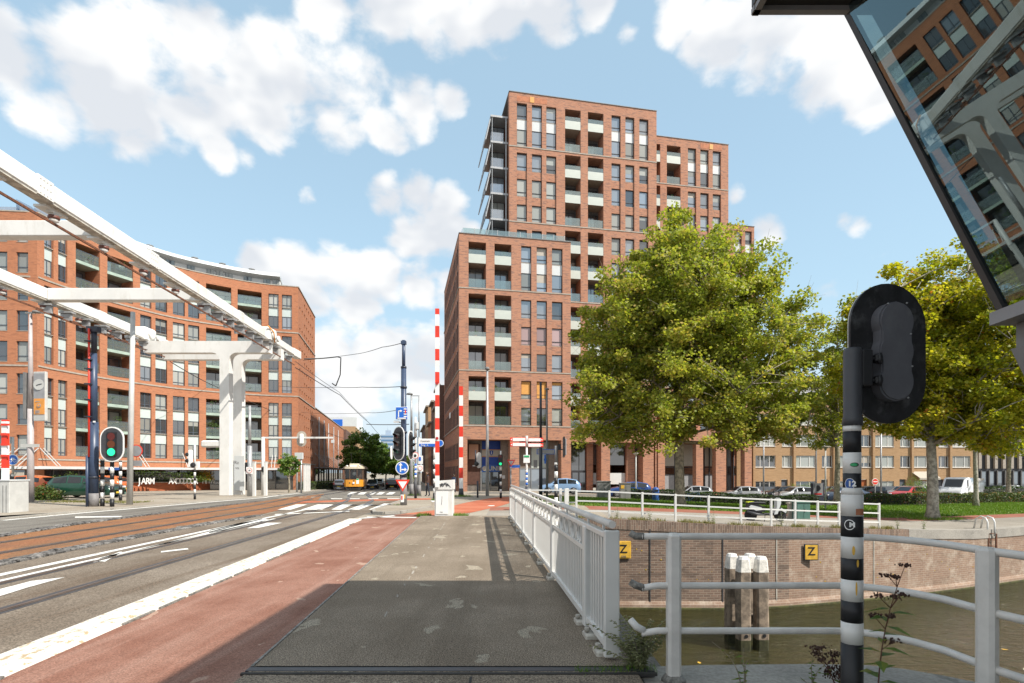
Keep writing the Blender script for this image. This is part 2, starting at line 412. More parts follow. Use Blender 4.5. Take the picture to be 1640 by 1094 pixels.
def glass_mat(name, base, ior=1.9, rough=0.03, folds=None, fold_scale=9.0):
    """a closed window seen from the street: dark room or curtain close behind, sky mirrored in the pane"""
    m = bpy.data.materials.new(name); m.use_nodes = True; nt = m.node_tree; b = nt.nodes['Principled BSDF']
    oi = NN(nt, 'ShaderNodeObjectInfo'); tc = NN(nt, 'ShaderNodeTexCoord')
    c = mixc(nt, oi.outputs['Random'], tuple(x * .6 for x in base), tuple(min(1, x * 1.3) for x in base))
    if folds:
        mp = NN(nt, 'ShaderNodeMapping'); nt.links.new(tc.outputs['Object'], mp.inputs[0])
        cmb = NN(nt, 'ShaderNodeCombineXYZ'); nt.links.new(math_node(nt, 'MULTIPLY', oi.outputs['Random'], 13.0), cmb.inputs[0]); nt.links.new(cmb.outputs[0], mp.inputs['Location'])
        w = NN(nt, 'ShaderNodeTexWave', i_Scale=fold_scale * .3, i_Distortion=2.0, i_Detail=2.0); w.bands_direction = 'X' if folds == 'v' else 'Z'
        nt.links.new(mp.outputs[0], w.inputs['Vector'])
        c = mixc(nt, math_node(nt, 'MULTIPLY', w.outputs['Fac'], 0.45), c, tuple(x * .45 for x in base))
    nt.links.new(c, b.inputs['Base Color']); b.inputs['Roughness'].default_value = rough; b.inputs['IOR'].default_value = ior
    MT[name] = m
    return m
def clear_glass(name, tint, gloss=0.25, body=0.0, body_col=(0.4, 0.6, 0.55), gcol=(1, 1, 1)):
    m = bpy.data.materials.new(name); m.use_nodes = True; nt = m.node_tree; nt.nodes.clear()
    out = NN(nt, 'ShaderNodeOutputMaterial'); tr = NN(nt, 'ShaderNodeBsdfTransparent'); tr.inputs[0].default_value = (*tint, 1)
    gl = NN(nt, 'ShaderNodeBsdfGlossy'); gl.inputs['Roughness'].default_value = 0.01; gl.inputs[0].default_value = (*gcol, 1)
    lw = NN(nt, 'ShaderNodeLayerWeight'); lw.inputs[0].default_value = 0.5
    f = math_node(nt, 'ADD', math_node(nt, 'MULTIPLY', math_node(nt, 'POWER', lw.outputs['Facing'], 4.0), 0.8), gloss, clamp=True)
    base = tr.outputs[0]
    if body > 0:
        df = NN(nt, 'ShaderNodeBsdfDiffuse'); df.inputs[0].default_value = (*body_col, 1)
        m0 = NN(nt, 'ShaderNodeMixShader'); m0.inputs[0].default_value = body; nt.links.new(base, m0.inputs[1]); nt.links.new(df.outputs[0], m0.inputs[2]); base = m0.outputs[0]
    mx = NN(nt, 'ShaderNodeMixShader'); nt.links.new(f, mx.inputs[0]); nt.links.new(base, mx.inputs[1]); nt.links.new(gl.outputs[0], mx.inputs[2])
    nt.links.new(mx.outputs[0], out.inputs[0]); MT[name] = m
    return m
def water_mat():
    m = bpy.data.materials.new('canal_water'); m.use_nodes = True; nt = m.node_tree; b = nt.nodes['Principled BSDF']
    b.inputs['Base Color'].default_value = (0.030, 0.027, 0.006, 1); b.inputs['Roughness'].default_value = 0.06; b.inputs['IOR'].default_value = 1.33
    g = NN(nt, 'ShaderNodeNewGeometry'); mp = NN(nt, 'ShaderNodeMapping'); mp.inputs['Rotation'].default_value = (0, 0, R(20)); mp.inputs['Scale'].default_value = (1.0, 2.8, 1)
    nt.links.new(g.outputs['Position'], mp.inputs[0])
    n = NN(nt, 'ShaderNodeTexNoise', i_Scale=1.7, i_Detail=5.0, i_Roughness=0.6, i_Distortion=0.6); nt.links.new(mp.outputs[0], n.inputs['Vector'])
    bp = NN(nt, 'ShaderNodeBump'); bp.inputs['Strength'].default_value = 1.0; bp.inputs['Distance'].default_value = 0.3
    nt.links.new(n.outputs[0], bp.inputs['Height']); nt.links.new(bp.outputs[0], b.inputs['Normal'])
    MT['canal_water'] = m
    return m

brick_mat('tower_brick', (0.45, 0.205, 0.122), (0.355, 0.158, 0.096), (0.18, 0.118, 0.10), (0.43, 0.33, 0.26), dark_amt=0.66)
brick_mat('orange_brick', (0.46, 0.182, 0.092), (0.38, 0.15, 0.076), (0.24, 0.11, 0.07), (0.40, 0.24, 0.16), dark_amt=0.45, streak=1.0)
brick_mat('tan_brick', (0.43, 0.27, 0.145), (0.36, 0.22, 0.115), (0.25, 0.15, 0.08), (0.42, 0.32, 0.22), dark_amt=0.3)
brick_mat('old_brick', (0.26, 0.175, 0.13), (0.16, 0.112, 0.088), (0.10, 0.075, 0.062), (0.33, 0.275, 0.22), bw=0.25, bh=0.085, dark_amt=0.5, streak=0.7, bumpd=0.012, msz=.12)
brick_mat('bloomed_brick', (0.31, 0.205, 0.145), (0.25, 0.165, 0.12), (0.2, 0.14, 0.1), (0.40, 0.33, 0.27), bw=0.25, bh=0.085, dark_amt=0.4, streak=0.6, stain=(0.56, 0.49, 0.40), bumpd=0.01)
brick_mat('dark_street_brick', (0.17, 0.085, 0.06), (0.13, 0.065, 0.05), (0.07, 0.05, 0.045), (0.2, 0.16, 0.14), dark_amt=0.4)
brick_mat('low_wall_brick', (0.42, 0.115, 0.045), (0.33, 0.09, 0.035), (0.2, 0.07, 0.04), (0.3, 0.17, 0.11), dark_amt=0.4)
ground_mat('paving', (0.30, 0.255, 0.20), (0.36, 0.32, 0.26), 0.25, 0.3, 30.0, lines=(0.6, 0.3, (0.16, 0.13, 0.10), 0.55))
ground_mat('asphalt', (0.165, 0.132, 0.10), (0.225, 0.187, 0.148), 0.6, 0.35, 55.0, streak=(0.105, 0.07, 0.045))
ground_mat('grey_asphalt', (0.16, 0.147, 0.127), (0.21, 0.195, 0.17), 0.45, 0.3, 50.0, streak=(0.09, 0.08, 0.07))
ground_mat('footway', (0.198, 0.158, 0.116), (0.26, 0.212, 0.16), 0.85, 0.6, 85.0, spots=(1.9, 0.64, (0.37, 0.325, 0.25)), streak=(0.155, 0.122, 0.088))
ground_mat('red_lane', (0.215, 0.098, 0.067), (0.28, 0.145, 0.105), 0.4, 0.8, 75.0, streak=(0.36, 0.225, 0.175), spots=(2.3, 0.66, (0.42, 0.29, 0.22)))
ground_mat('red_path', (0.40, 0.115, 0.06), (0.46, 0.16, 0.09), 0.2, 0.5, 40.0)
ground_mat('quay_red', (0.27, 0.10, 0.065), (0.31, 0.13, 0.09), 0.2, 0.5, 40.0)
ground_mat('tram_bed', (0.275, 0.128, 0.055), (0.19, 0.108, 0.06), 0.45, 0.9, 35.0, streak=(0.25, 0.092, 0.05))
ground_mat('quay_paving', (0.27, 0.245, 0.21), (0.33, 0.30, 0.26), 0.25, 0.35, 30.0, lines=(0.3, 0.3, (0.18, 0.16, 0.13), 0.5))
ground_mat('concrete', (0.29, 0.27, 0.24), (0.36, 0.335, 0.295), 0.2, 0.9, 25.0, spots=(3.0, 0.66, (0.2, 0.19, 0.17)))
ground_mat('cobble_kerb', (0.10, 0.095, 0.09), (0.19, 0.18, 0.17), 0.9, 1.5, 9.0)
ground_mat('lawn_soil', (0.085, 0.13, 0.022), (0.12, 0.17, 0.03), 0.4, 0.4, 30.0)
worn_paint('road_white', (0.70, 0.69, 0.65), (0.22, 0.18, 0.14), thr=0.40)
worn_paint('band_white', (0.66, 0.63, 0.56), (0.40, 0.30, 0.18), thr=0.455, scale=14.0, stretch=(1, 0.6, 1))
water_mat()
M('white_paint', (0.70, 0.69, 0.66), 0.35, var=0.06, vscale=1.2, bump=0.05)
M('white_steel', (0.73, 0.72, 0.69), 0.45, var=0.06, vscale=.7, bump=0.08, bscale=15, stain=((0.42, 0.37, 0.28), 2.2, .3, .32))
M('dirty_white', (0.50, 0.47, 0.41), 0.6, var=0.35, vscale=3.5)
M('grey_rail', (0.68, 0.655, 0.615), 0.42, var=0.12, vscale=4.0, bump=0.06)
M('scuffed_grey', (0.22, 0.21, 0.19), 0.7, var=0.5, vscale=25, bump=0.4, bscale=60)
M('pale_grey', (0.50, 0.50, 0.48), 0.5, var=0.08)
M('mast_blue', (0.040, 0.062, 0.115), 0.4, var=0.15)
M('mast_dark', (0.025, 0.03, 0.045), 0.45, var=0.2)
M('mast_foot', (0.20, 0.19, 0.19), 0.6, var=0.2)
M('galvanised', (0.38, 0.385, 0.39), 0.45, metal=0.35, var=0.15, vscale=6)
M('lamp_mauve', (0.43, 0.385, 0.38), 0.5, var=0.1)
M('board_black', (0.016, 0.016, 0.018), 0.55, var=0.5, vscale=9, bump=0.1, bscale=120, stain=((0.12, 0.12, 0.12), 9, .8, .7))
M('housing_black', (0.11, 0.112, 0.125), 0.5, var=0.12, stain=((0.16, 0.16, 0.165), 7, .6, .6))
M('black', (0.012, 0.012, 0.014), 0.5, var=0.1)
M('dark_grey', (0.05, 0.052, 0.058), 0.5, var=0.15)
M('mid_grey', (0.18, 0.18, 0.18), 0.6, var=0.15)
M('roof_grey', (0.16, 0.16, 0.165), 0.7, var=0.15)
M('slate_frame', (0.085, 0.105, 0.13), 0.4, var=0.05)
M('dark_frame', (0.035, 0.035, 0.04), 0.4, var=0.05)
M('white_frame', (0.74, 0.73, 0.70), 0.4, var=0.05)
M('mint_panel', (0.50, 0.57, 0.55), 0.35, var=0.05, vscale=.8)
M('white_panel', (0.58, 0.60, 0.60), 0.3, var=0.04, vscale=.8)
M('pale_panel', (0.50, 0.53, 0.48), 0.35, var=0.06, vscale=.8)
M('stone_band', (0.36, 0.32, 0.27), 0.8, var=0.15)
M('slab', (0.34, 0.30, 0.25), 0.8, var=0.12)
M('green_slab', (0.33, 0.42, 0.36), 0.7, var=0.12)
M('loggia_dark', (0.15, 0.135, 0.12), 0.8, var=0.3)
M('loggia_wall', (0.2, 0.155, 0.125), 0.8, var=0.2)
M('terracotta', (0.42, 0.16, 0.08), 0.8, var=0.2)
M('leaf_potted', (0.06, 0.11, 0.025), 0.7, var=0.4, vscale=12)
M('signal_red', (0.75, 0.045, 0.02), 0.4, var=0.1)
M('sign_blue', (0.015, 0.13, 0.55), 0.4, var=0.05)
M('street_blue', (0.02, 0.09, 0.33), 0.45, var=0.1)
M('sign_white', (0.82, 0.82, 0.80), 0.4, var=0.04)
M('sign_yellow', (0.68, 0.40, 0.05), 0.45, var=0.18, vscale=6)
M('sign_green', (0.03, 0.36, 0.13), 0.4, var=0.05)
M('poster_orange', (0.72, 0.30, 0.06), 0.5, var=0.12)
M('print_grey', (0.30, 0.30, 0.31), 0.4, var=0.1)
M('lens_red_off', (0.10, 0.012, 0.008), 0.25, var=0)
M('lens_amber_off', (0.12, 0.03, 0.006), 0.25, var=0)
M('lens_green_off', (0.01, 0.08, 0.05), 0.25, var=0)
M('lens_green_on', (0.02, 0.5, 0.3), 0.3, var=0, emit=(0.01, 0.8, 0.25), estr=0.7)
M('rust', (0.16, 0.065, 0.035), 0.8, var=0.4, vscale=12)
M('rail_steel', (0.20, 0.16, 0.13), 0.35, metal=0.7, var=0.3, vscale=2)
M('wire', (0.03, 0.03, 0.032), 0.6, var=0)
M('insulator', (0.16, 0.06, 0.045), 0.4, var=0.1)
M('timber', (0.25, 0.195, 0.145), 0.85, var=0.45, vscale=5.0, bump=0.6, bscale=18)
M('timber_wet', (0.045, 0.045, 0.02), 0.5, var=0.4, vscale=9)
M('timber_white', (0.72, 0.69, 0.63), 0.7, var=0.22, vscale=9, bump=0.3)
M('algae', (0.06, 0.06, 0.015), 0.7, var=0.5, vscale=6)
M('bark', (0.27, 0.235, 0.175), 0.9, var=0.45, vscale=5.0, bump=0.8, bscale=9)
M('bark_pale', (0.36, 0.33, 0.27), 0.9, var=0.45, vscale=6.0, bump=0.5, bscale=9)
M('stem_red', (0.10, 0.035, 0.02), 0.7, var=0.2)
M('umbel', (0.055, 0.022, 0.014), 0.8, var=0.4, vscale=20)
M('tram_yellow', (0.70, 0.30, 0.03), 0.3, var=0.08, coat=0.3)
M('tram_cream', (0.62, 0.55, 0.42), 0.4, var=0.1)
M('tram_brown', (0.10, 0.06, 0.04), 0.5, var=0.1)
M('under_grey', (0.035, 0.033, 0.03), 0.8, var=0.3)
M('tyre', (0.016, 0.016, 0.017), 0.8, var=0.2)
M('rim', (0.42, 0.42, 0.43), 0.3, metal=0.7, var=0.1)
M('bronze_rim', (0.36, 0.24, 0.15), 0.35, metal=0.5, var=0.1)
M('tail_red', (0.45, 0.02, 0.015), 0.25, var=0)
M('headlight', (0.75, 0.76, 0.78), 0.15, var=0)
M('plate_yellow', (0.72, 0.50, 0.05), 0.5, var=0)
M('skin', (0.52, 0.30, 0.21), 0.6, var=0.05)
M('hair', (0.05, 0.03, 0.02), 0.7, var=0.1)
M('shirt_white', (0.66, 0.66, 0.67), 0.8, var=0.1)
M('coat_brown', (0.085, 0.04, 0.028), 0.85, var=0.2)
M('trousers', (0.03, 0.035, 0.05), 0.85, var=0.2)
M('jacket_blue', (0.03, 0.05, 0.10), 0.8, var=0.2)
M('graffiti', (0.015, 0.015, 0.018), 0.6, var=0)
M('shop_blue', (0.010, 0.045, 0.26), 0.35, var=0.05)
M('shop_orange', (0.55, 0.22, 0.08), 0.5, var=0)
M('shop_cream', (0.42, 0.38, 0.32), 0.5, var=0.05)
M('blind_orange', (0.62, 0.30, 0.07), 0.6, var=0.06)
M('wood_door', (0.36, 0.10, 0.025), 0.5, var=0.2)
M('plinth', (0.09, 0.105, 0.13), 0.7, var=0.1)
M('bench_wood', (0.20, 0.10, 0.055), 0.7, var=0.2)
M('cabinet_grey', (0.20, 0.20, 0.195), 0.55, var=0.12)
M('cabinet_green', (0.075, 0.16, 0.13), 0.5, var=0.12)
M('house_grey', (0.27, 0.27, 0.28), 0.55, var=0.12, vscale=2, bump=0.1)
M('house_dark', (0.035, 0.034, 0.034), 0.5, var=0.2)
M('house_inside', (0.03, 0.035, 0.04), 0.8, var=0.3)
M('hi_vis', (0.55, 0.62, 0.04), 0.5, var=0)
M('far_blue', (0.34, 0.42, 0.52), 0.5, var=0.06)
M('far_blue_glass', (0.10, 0.20, 0.34), 0.3, var=0.06)
M('lichen', (0.42, 0.27, 0.03), 0.9, var=0.3, vscale=30)
glass_mat('pane_dark', (0.055, 0.062, 0.068), 2.4)
glass_mat('pane_sky', (0.20, 0.23, 0.26), 2.8)  # pale blue-grey base stands in for sky reflected in the pane
glass_mat('pane_curtain', (0.40, 0.41, 0.38), 1.8, folds='v', fold_scale=14)
glass_mat('pane_pink', (0.42, 0.30, 0.30), 1.6, folds='v', fold_scale=16)
glass_mat('pane_blind', (0.34, 0.36, 0.34), 1.8, folds='h', fold_scale=30)
glass_mat('car_glass', (0.015, 0.017, 0.02), 1.6)
clear_glass('balcony_glass', (0.72, 0.80, 0.78), 0.12, 0.14, (0.48, 0.58, 0.56))
clear_glass('side_glass', (0.55, 0.63, 0.72), 0.22, 0.2, (0.5, 0.56, 0.62))
clear_glass('house_glass', (0.34, 0.44, 0.46), 0.14, gcol=(.74, .92, .95))
clear_glass('screen_glass', (0.45, 0.52, 0.62), 0.18, 0.5, (0.22, 0.28, 0.38))
clear_glass('tram_glass', (0.75, 0.78, 0.76), 0.05)
clear_glass('shop_glass', (0.42, 0.46, 0.46), 0.14)
leaf_mat('plane_leaf', [(0.0, (0.15, 0.21, 0.034)), (0.45, (0.30, 0.335, 0.058)), (0.8, (0.46, 0.44, 0.085)), (1.0, (0.55, 0.40, 0.12))], 0.5)
leaf_mat('yellow_leaf', [(0.0, (0.16, 0.21, 0.02)), (0.4, (0.38, 0.38, 0.03)), (0.8, (0.60, 0.50, 0.045)), (0.97, (0.62, 0.46, 0.05)), (1.0, (0.55, 0.2, 0.04))], 0.52)
leaf_mat('street_leaf', [(0.0, (0.08, 0.15, 0.04)), (0.5, (0.17, 0.27, 0.06)), (1.0, (0.30, 0.38, 0.09))], 0.42)
leaf_mat('hedge_leaf', [(0.0, (0.022, 0.045, 0.010)), (0.6, (0.06, 0.10, 0.016)), (0.93, (0.13, 0.16, 0.03)), (1.0, (0.30, 0.10, 0.04))], 0.2)
leaf_mat('grass_blade', [(0.0, (0.07, 0.15, 0.012)), (0.6, (0.13, 0.24, 0.018)), (1.0, (0.24, 0.28, 0.06))], 0.3)
leaf_mat('dry_blade', [(0.0, (0.12, 0.14, 0.03)), (0.6, (0.26, 0.23, 0.09)), (1.0, (0.38, 0.30, 0.14))], 0.3)
leaf_mat('sage_leaf', [(0.0, (0.13, 0.15, 0.06)), (0.6, (0.28, 0.29, 0.15)), (1.0, (0.42, 0.40, 0.27))], 0.2)
leaf_mat('bright_leaf', [(0.0, (0.06, 0.12, 0.02)), (0.6, (0.13, 0.21, 0.03)), (1.0, (0.30, 0.24, 0.04))], 0.4)

# ------------------------------------------------------------------ the setting
WATER_Z = CZ - 4.9
def wall_pts():
    """plan of the canal wall on the far side, left to right"""
    pts = [(-120, 20.3), (-30, 20.3), (0.2, 20.3), (3.0, 20.2), (8.6, 20.1), (11.6, 20.9), (14.4, 21.9), (17.2, 22.9), (21.0, 24.5), (26, 26.8), (34, 30.5), (60, 42), (140, 78)]
    out = []
    for i in range(len(pts) - 1):
        (x0, y0), (x1, y1) = pts[i], pts[i + 1]; n = max(1, int((x1 - x0) / 1.2)) if x0 >= 0 and x1 <= 40 else 2
        for k in range(n): out.append((x0 + (x1 - x0) * k / n, y0 + (y1 - y0) * k / n))
    out.append(pts[-1])
    sm = [out[0]] + [((a[0] + 2 * b[0] + c[0]) / 4, (a[1] + 2 * b[1] + c[1]) / 4) for a, b, c in zip(out, out[1:], out[2:])] + [out[-1]]
    return sm
WALL = wall_pts()
def wall_y(X):
    for (a, b) in zip(WALL, WALL[1:]):
        if a[0] <= X <= b[0]: return a[1] + (b[1] - a[1]) * (X - a[0]) / (b[0] - a[0])
    return WALL[-1][1] if X > 0 else WALL[0][1]

def build_terrain():
    xs = sorted(set([-1500, -400, -120, 3, 20, 140, 500, 2000] + [p[0] for p in WALL]))
    ys = [38, 60, 90, 140, 300, 1200, 3500]
    rows = []
    for x in xs:
        y0 = wall_y(x) if -120 <= x <= 140 else (20.3 if x < 0 else 78.0)
        col = [y0] + [max(y, y0 + .5 * (i + 1)) for i, y in enumerate(ys)]
        if y0 < 37: col = [y0, (y0 + 38) / 2] + col[1:]
        else: col = [y0, y0 + .2] + col[1:]
        rows.append([(x, y, G(x, y)) for y in col])
    V = [p for r in rows for p in r]; n = len(rows[0]); F = []
    for i in range(len(rows) - 1):
        for j in range(n - 1): F.append((i * n + j, (i + 1) * n + j, (i + 1) * n + j + 1, i * n + j + 1))
    mb = MB(); mb.add(V, F); o = mb.build('ground', MT['paving']); tag(o, kind='structure')
build_terrain()

def sheet(name, L, Rr, mat, up, kind='structure', n=24, cross=3, parent=None, smooth_edges=0.0):
    """a strip of ground between a left and a right edge (each a list of plan points), laid on the ground"""
    def res(P):
        P = [VC((p[0], p[1])) for p in P]; d = [0]
        for a, b in zip(P, P[1:]): d.append(d[-1] + (b - a).length)
        out = []
        for k in range(n + 1):
            t = d[-1] * k / n; i = max(j for j in range(len(d)) if d[j] <= t + 1e-9); i = min(i, len(P) - 2)
            f = (t - d[i]) / max(d[i + 1] - d[i], 1e-6); out.append(P[i].lerp(P[i + 1], f))
        return out
    a, b = res(L), res(Rr); V = []; F = []
    for k in range(n + 1):
        for c in range(cross + 1):
            p = a[k].lerp(b[k], c / cross)
            if smooth_edges and c in (0, cross): p = p + VC((random.uniform(-1, 1), random.uniform(-1, 1))) * smooth_edges
            V.append((p.x, p.y, G(p.x, p.y) + up))
    m = cross + 1
    for k in range(n):
        for c in range(cross): F.append((k * m + c, k * m + c + 1, (k + 1) * m + c + 1, (k + 1) * m + c))
    mb = MB(); mb.add(V, F); o = mb.build(name, mat, parent)
    if kind: tag(o, kind=kind)
    return o
def PX(*pts): return [tuple(gp(*p)[:2]) for p in pts]
def LN(c, s, *ys): return [(c + s * y, y) for y in ys]      # plan line X = c + s*Y
K = lambda o, k='structure': tag(o, kind=k)

# edges of the near roadway (X = c + s*Y)
E_WALK = (-1.78, -0.0748); E_RAILING = (1.13, -0.0595); E_BAND_R = (-3.72, -0.077); E_BAND_L = (-4.17, -0.0795)
def ex(e, y): return e[0] + e[1] * y
# bridge deck body (the roadway runs on it), with its edge beam over the water
mb = MB()
mb.quad((-60, -40, -0.012), (1.28, -40, -0.012), (1.28, 20.6, -0.012), (-60, 20.6, -0.012))
o = mb.build('roadway', MT['grey_asphalt']); K(o)
def deck_edge():
    mb = MB()
    for (y0, y1) in ((4.3, 20.25),):
        xa, xb = ex(E_RAILING, y0) + .30, ex(E_RAILING, y1) + .30
        mb.beam((xa - .12, y0, -0.42), (xb - .12, y1, -0.42), 0.24, 0.8)
        mb.beam((xa - .9, y0, -0.95), (xb - .9, y1, -0.95), 0.3, 0.5)
    K(mb.build('bridge_edge_beam', MT['mid_grey']))
deck_edge()
LAY = 0.006
# carriageway: brownish tram lane, then the ribbon of track bed, then the far lane
yy = (-12, 4, 8, 12, 16, 20)
far_edge = PX((0, 834), (105, 824), (210, 815), (315, 806), (420, 797.5), (480, 790), (545, 782.5))
sheet('far_lane', [(-20.5, -12), (-18.2, 8)] + far_edge, [ (-12.2, -12), (-13.0, 8)] + PX((0, 859), (105, 842), (210, 828), (315, 815), (420, 802), (490, 793.5), (560, 784.5)), MT['grey_asphalt'], LAY, n=40)
bedL = [(-12.0, -12), (-12.9, 8)] + PX((0, 860), (105, 843), (210, 829), (315, 816), (420, 803), (490, 794.5), (520, 791))
bedR = [(-7.9, -12), (-9.0, 8)] + PX((0, 903), (105, 881), (210, 861), (315, 841.5), (420, 824), (470, 812), (510, 801))
sheet('tram_bed', bedL, bedR, MT['tram_bed'], LAY * 2, n=40)
laneR = LN(*E_BAND_L, *yy) + PX((560, 832), (600, 819), (640, 806), (652, 797))
laneL = [(-8.0, -12), (-9.1, 8)] + PX((0, 904), (105, 882), (210, 862), (315, 842.5), (420, 825), (478, 812), (520, 800))
sheet('tram_lane', laneL, laneR, MT['asphalt'], LAY * 1.5, n=44, cross=4)
# street beyond the crossing
sheet('street', PX((300, 815), (420, 799), (490, 791.5), (545, 783.5)) + [(-26.8, 85), (-34.5, 125), (-60, 255)],
      PX((648, 826), (668, 806), (676, 795), (670, 786)) + [(-14.2, 85), (-22.0, 125), (-47, 255)], MT['grey_asphalt'], LAY * 0.7, n=50, cross=6)
sheet('bike_lane', LN(*E_BAND_R, -12, 4, 20) + PX((590, 829), (640, 824)), LN(*E_WALK, -12, 4, 20.6) + PX((678, 826), (690, 823.5)), MT['red_lane'], LAY * 1.5, n=30, cross=4)
# the raised footway of the bridge
def footway():
    mb = MB(); n = 30
    y0, y1 = 4.62, 20.7; V = []; F = []
    for k in range(n + 1):
        y = y0 + (y1 - y0) * k / n; xl, xr = ex(E_WALK, y), ex(E_RAILING, y) + .22
        for x, z in ((xl, 0.0), (xl, 0.055), (xl + .03, 0.06), (xr, 0.06)): V.append((x, y, z))
    for k in range(n):
        for c in range(3): F.append((k * 4 + c, k * 4 + c + 1, (k + 1) * 4 + c + 1, (k + 1) * 4 + c))
    mb.add(V, F); K(mb.build('footway', MT['footway']))
    mb = MB()   # steel edge strip of the footway
    for k in range(n):
        ya, yb = y0 + (y1 - y0) * k / n, y0 + (y1 - y0) * (k + 1) / n
        mb.beam((ex(E_WALK, ya) - .012, ya, 0.032), (ex(E_WALK, yb) - .012, yb, 0.032), 0.022, 0.062)
    K(mb.build('footway_edge_strip', MT['scuffed_grey']))
    # near pavement before the bridge joint
    mb = MB(); mb.quad((-2.2, -6, 0.052), (1.0, -6, 0.052), (1.0, 4.52, 0.052), (ex(E_WALK, 4.52), 4.52, 0.052)); K(mb.build('near_pavement', MT['footway']))
    mb = MB(); mb.box((-0.5, 4.57, 0.03), (3.3, 0.09, 0.05)); K(mb.build('bridge_joint', MT['dark_grey']))
    mb = MB(); mb.box((-0.5, 4.46, 0.051), (3.3, 0.035, 0.02)); mb.box((-0.32, 3.2, 0.0525), (0.02, 2.4, 0.004)); K(mb.build('joint_strip', MT['under_grey']))
footway()
mb = MB(); y = 6.2
while y < 20: mb.beam((-1.02 - .062 * y, y, .0605), (-1.02 - .062 * (y + .4), y + random.uniform(.1, .5), .0605), random.uniform(.008, .03), .004); y += random.uniform(.4, 1.3)
K(mb.build('footway_seam', MT['concrete']))
# raised white separator between bike lane and tram lane
def band():
    mb = MB(); n = 40; y0, y1 = -10.0, 19.6; V = []; F = []
    for k in range(n + 1):
        y = y0 + (y1 - y0) * k / n; xl, xr = ex(E_BAND_L, y), ex(E_BAND_R, y); j = random.uniform(-.005, .005)
        for x, z in ((xl, .008), (xl + .05, .05), (xr - .10 + j, .055), (xr + j, 0.005)): V.append((x, y, z))
    for k in range(n):
        for c in range(3): F.append((k * 4 + c, k * 4 + c + 1, (k + 1) * 4 + c + 1, (k + 1) * 4 + c))
    F.append((n * 4, n * 4 + 1, n * 4 + 2, n * 4 + 3))
    mb.add(V, F); K(mb.build('lane_separator', MT['band_white']))
    mb = MB()    # tyre-scuffed lower edge
    for k in range(26):
        y = 1.0 + k * .72; 
        if random.random() < .5: mb.beam((ex(E_BAND_R, y) + .004, y, .016), (ex(E_BAND_R, y + .6) + .004, y + .6, .016), .03, .03)
    K(mb.build('separator_scuffs', MT['scuffed_grey']))
band()
# rows of dark cobbles along both sides of the track bed
def cobbles(name, line, w):
    st = empty(name, (0, 0, 0)); K(st)
    P = [VC(p) for p in line]; i = 0; cnt = 0
    m0 = MB(); m0.box((0, 0, 0), (0.20, 0.26, 0.10), bev=0.02); me = m0.mesh('cobble', MT['cobble_kerb'])
    rest = MB()
    for a, b in zip(P, P[1:]):
        L = (b - a).length; d = (b - a) / L; k = 0
        while k < L:
            p = a + d * k; near = p.y < 20 and p.y > 6
            for s in (-1, 1):
                q = p + VC((d.y, -d.x)) * (s * .105)
                if near and cnt < 150:
                    o = mesh_obj('cobble', me, st, (q.x, q.y, G(q.x, q.y) + 0.0 + random.uniform(-.012, .012)), math.atan2(d.y, d.x) - math.pi / 2 + random.uniform(-.06, .06)); cnt += 1
                else: rest.box((q.x, q.y, G(q.x, q.y) + random.uniform(-.01, .01)), (.2, .26, .08), math.atan2(d.y, d.x) - math.pi / 2)
            k += 0.28
    if rest.v: o = rest.build('cobble_row', MT['cobble_kerb'], st); K(o, 'stuff')
cobbles('track_kerb', [(-8.0, 3), (-9.05, 8)] + PX((0, 904), (105, 882), (210, 862), (315, 842.5), (420, 825)), .3)
cobbles('far_track_kerb', [(-12.95, 9)] + PX((0, 859.5), (105, 842.5), (210, 828.5), (315, 815.5), (420, 802.5)), .3)
# tram rails
def rails(name, line, up):
    mb = MB(); P = [gv(x, y, up) for x, y in line]
    for a, b in zip(P, P[1:]):
        mb.beam(a, b, 0.055, 0.02); d = (b - a).normalized(); s = VC((d.y, -d.x, 0)) * .06
        mb.beam(a + s, b + s, 0.025, 0.02)
    K(mb.build(name, MT['rail_steel']))
    mb = MB()
    for a, b in zip(P, P[1:]):
        mb.beam(a - VC((0, 0, .006)), b - VC((0, 0, .006)), 0.26, 0.02)
    K(mb.build('rail_seam', MT['dark_grey']))
street_tail = [(-15.4, 44), (-17.2, 52), (-19.0, 60), (-27.2, 100), (-40, 165)]
rails('tram_rail', LN(-5.67, -0.06, -8, 4, 8, 12, 16, 20, 24, 28) + [(-8.2, 33), (-9.9, 39), (-11.6, 45), (-21.6, 96), (-36, 170)], 0.010)
rails('tram_rail', LN(-7.10, -0.06, -8, 4, 8, 12, 16, 20, 24, 28) + [(-9.65, 33), (-11.3, 39), (-13.0, 45), (-23.1, 96), (-37.5, 170)], 0.010)
rails('tram_rail', LN(-9.75, -0.06, 4, 8, 12, 16, 20, 24, 28) + [(-12.3, 34), (-13.8, 40), (-15.2, 46), (-25.2, 96), (-39.5, 170)], 0.014)
rails('tram_rail', LN(-11.2, -0.06, 4, 8, 12, 16, 20, 24, 28) + [(-13.8, 34), (-15.3, 40), (-16.7, 46), (-26.6, 96), (-41, 170)], 0.014)
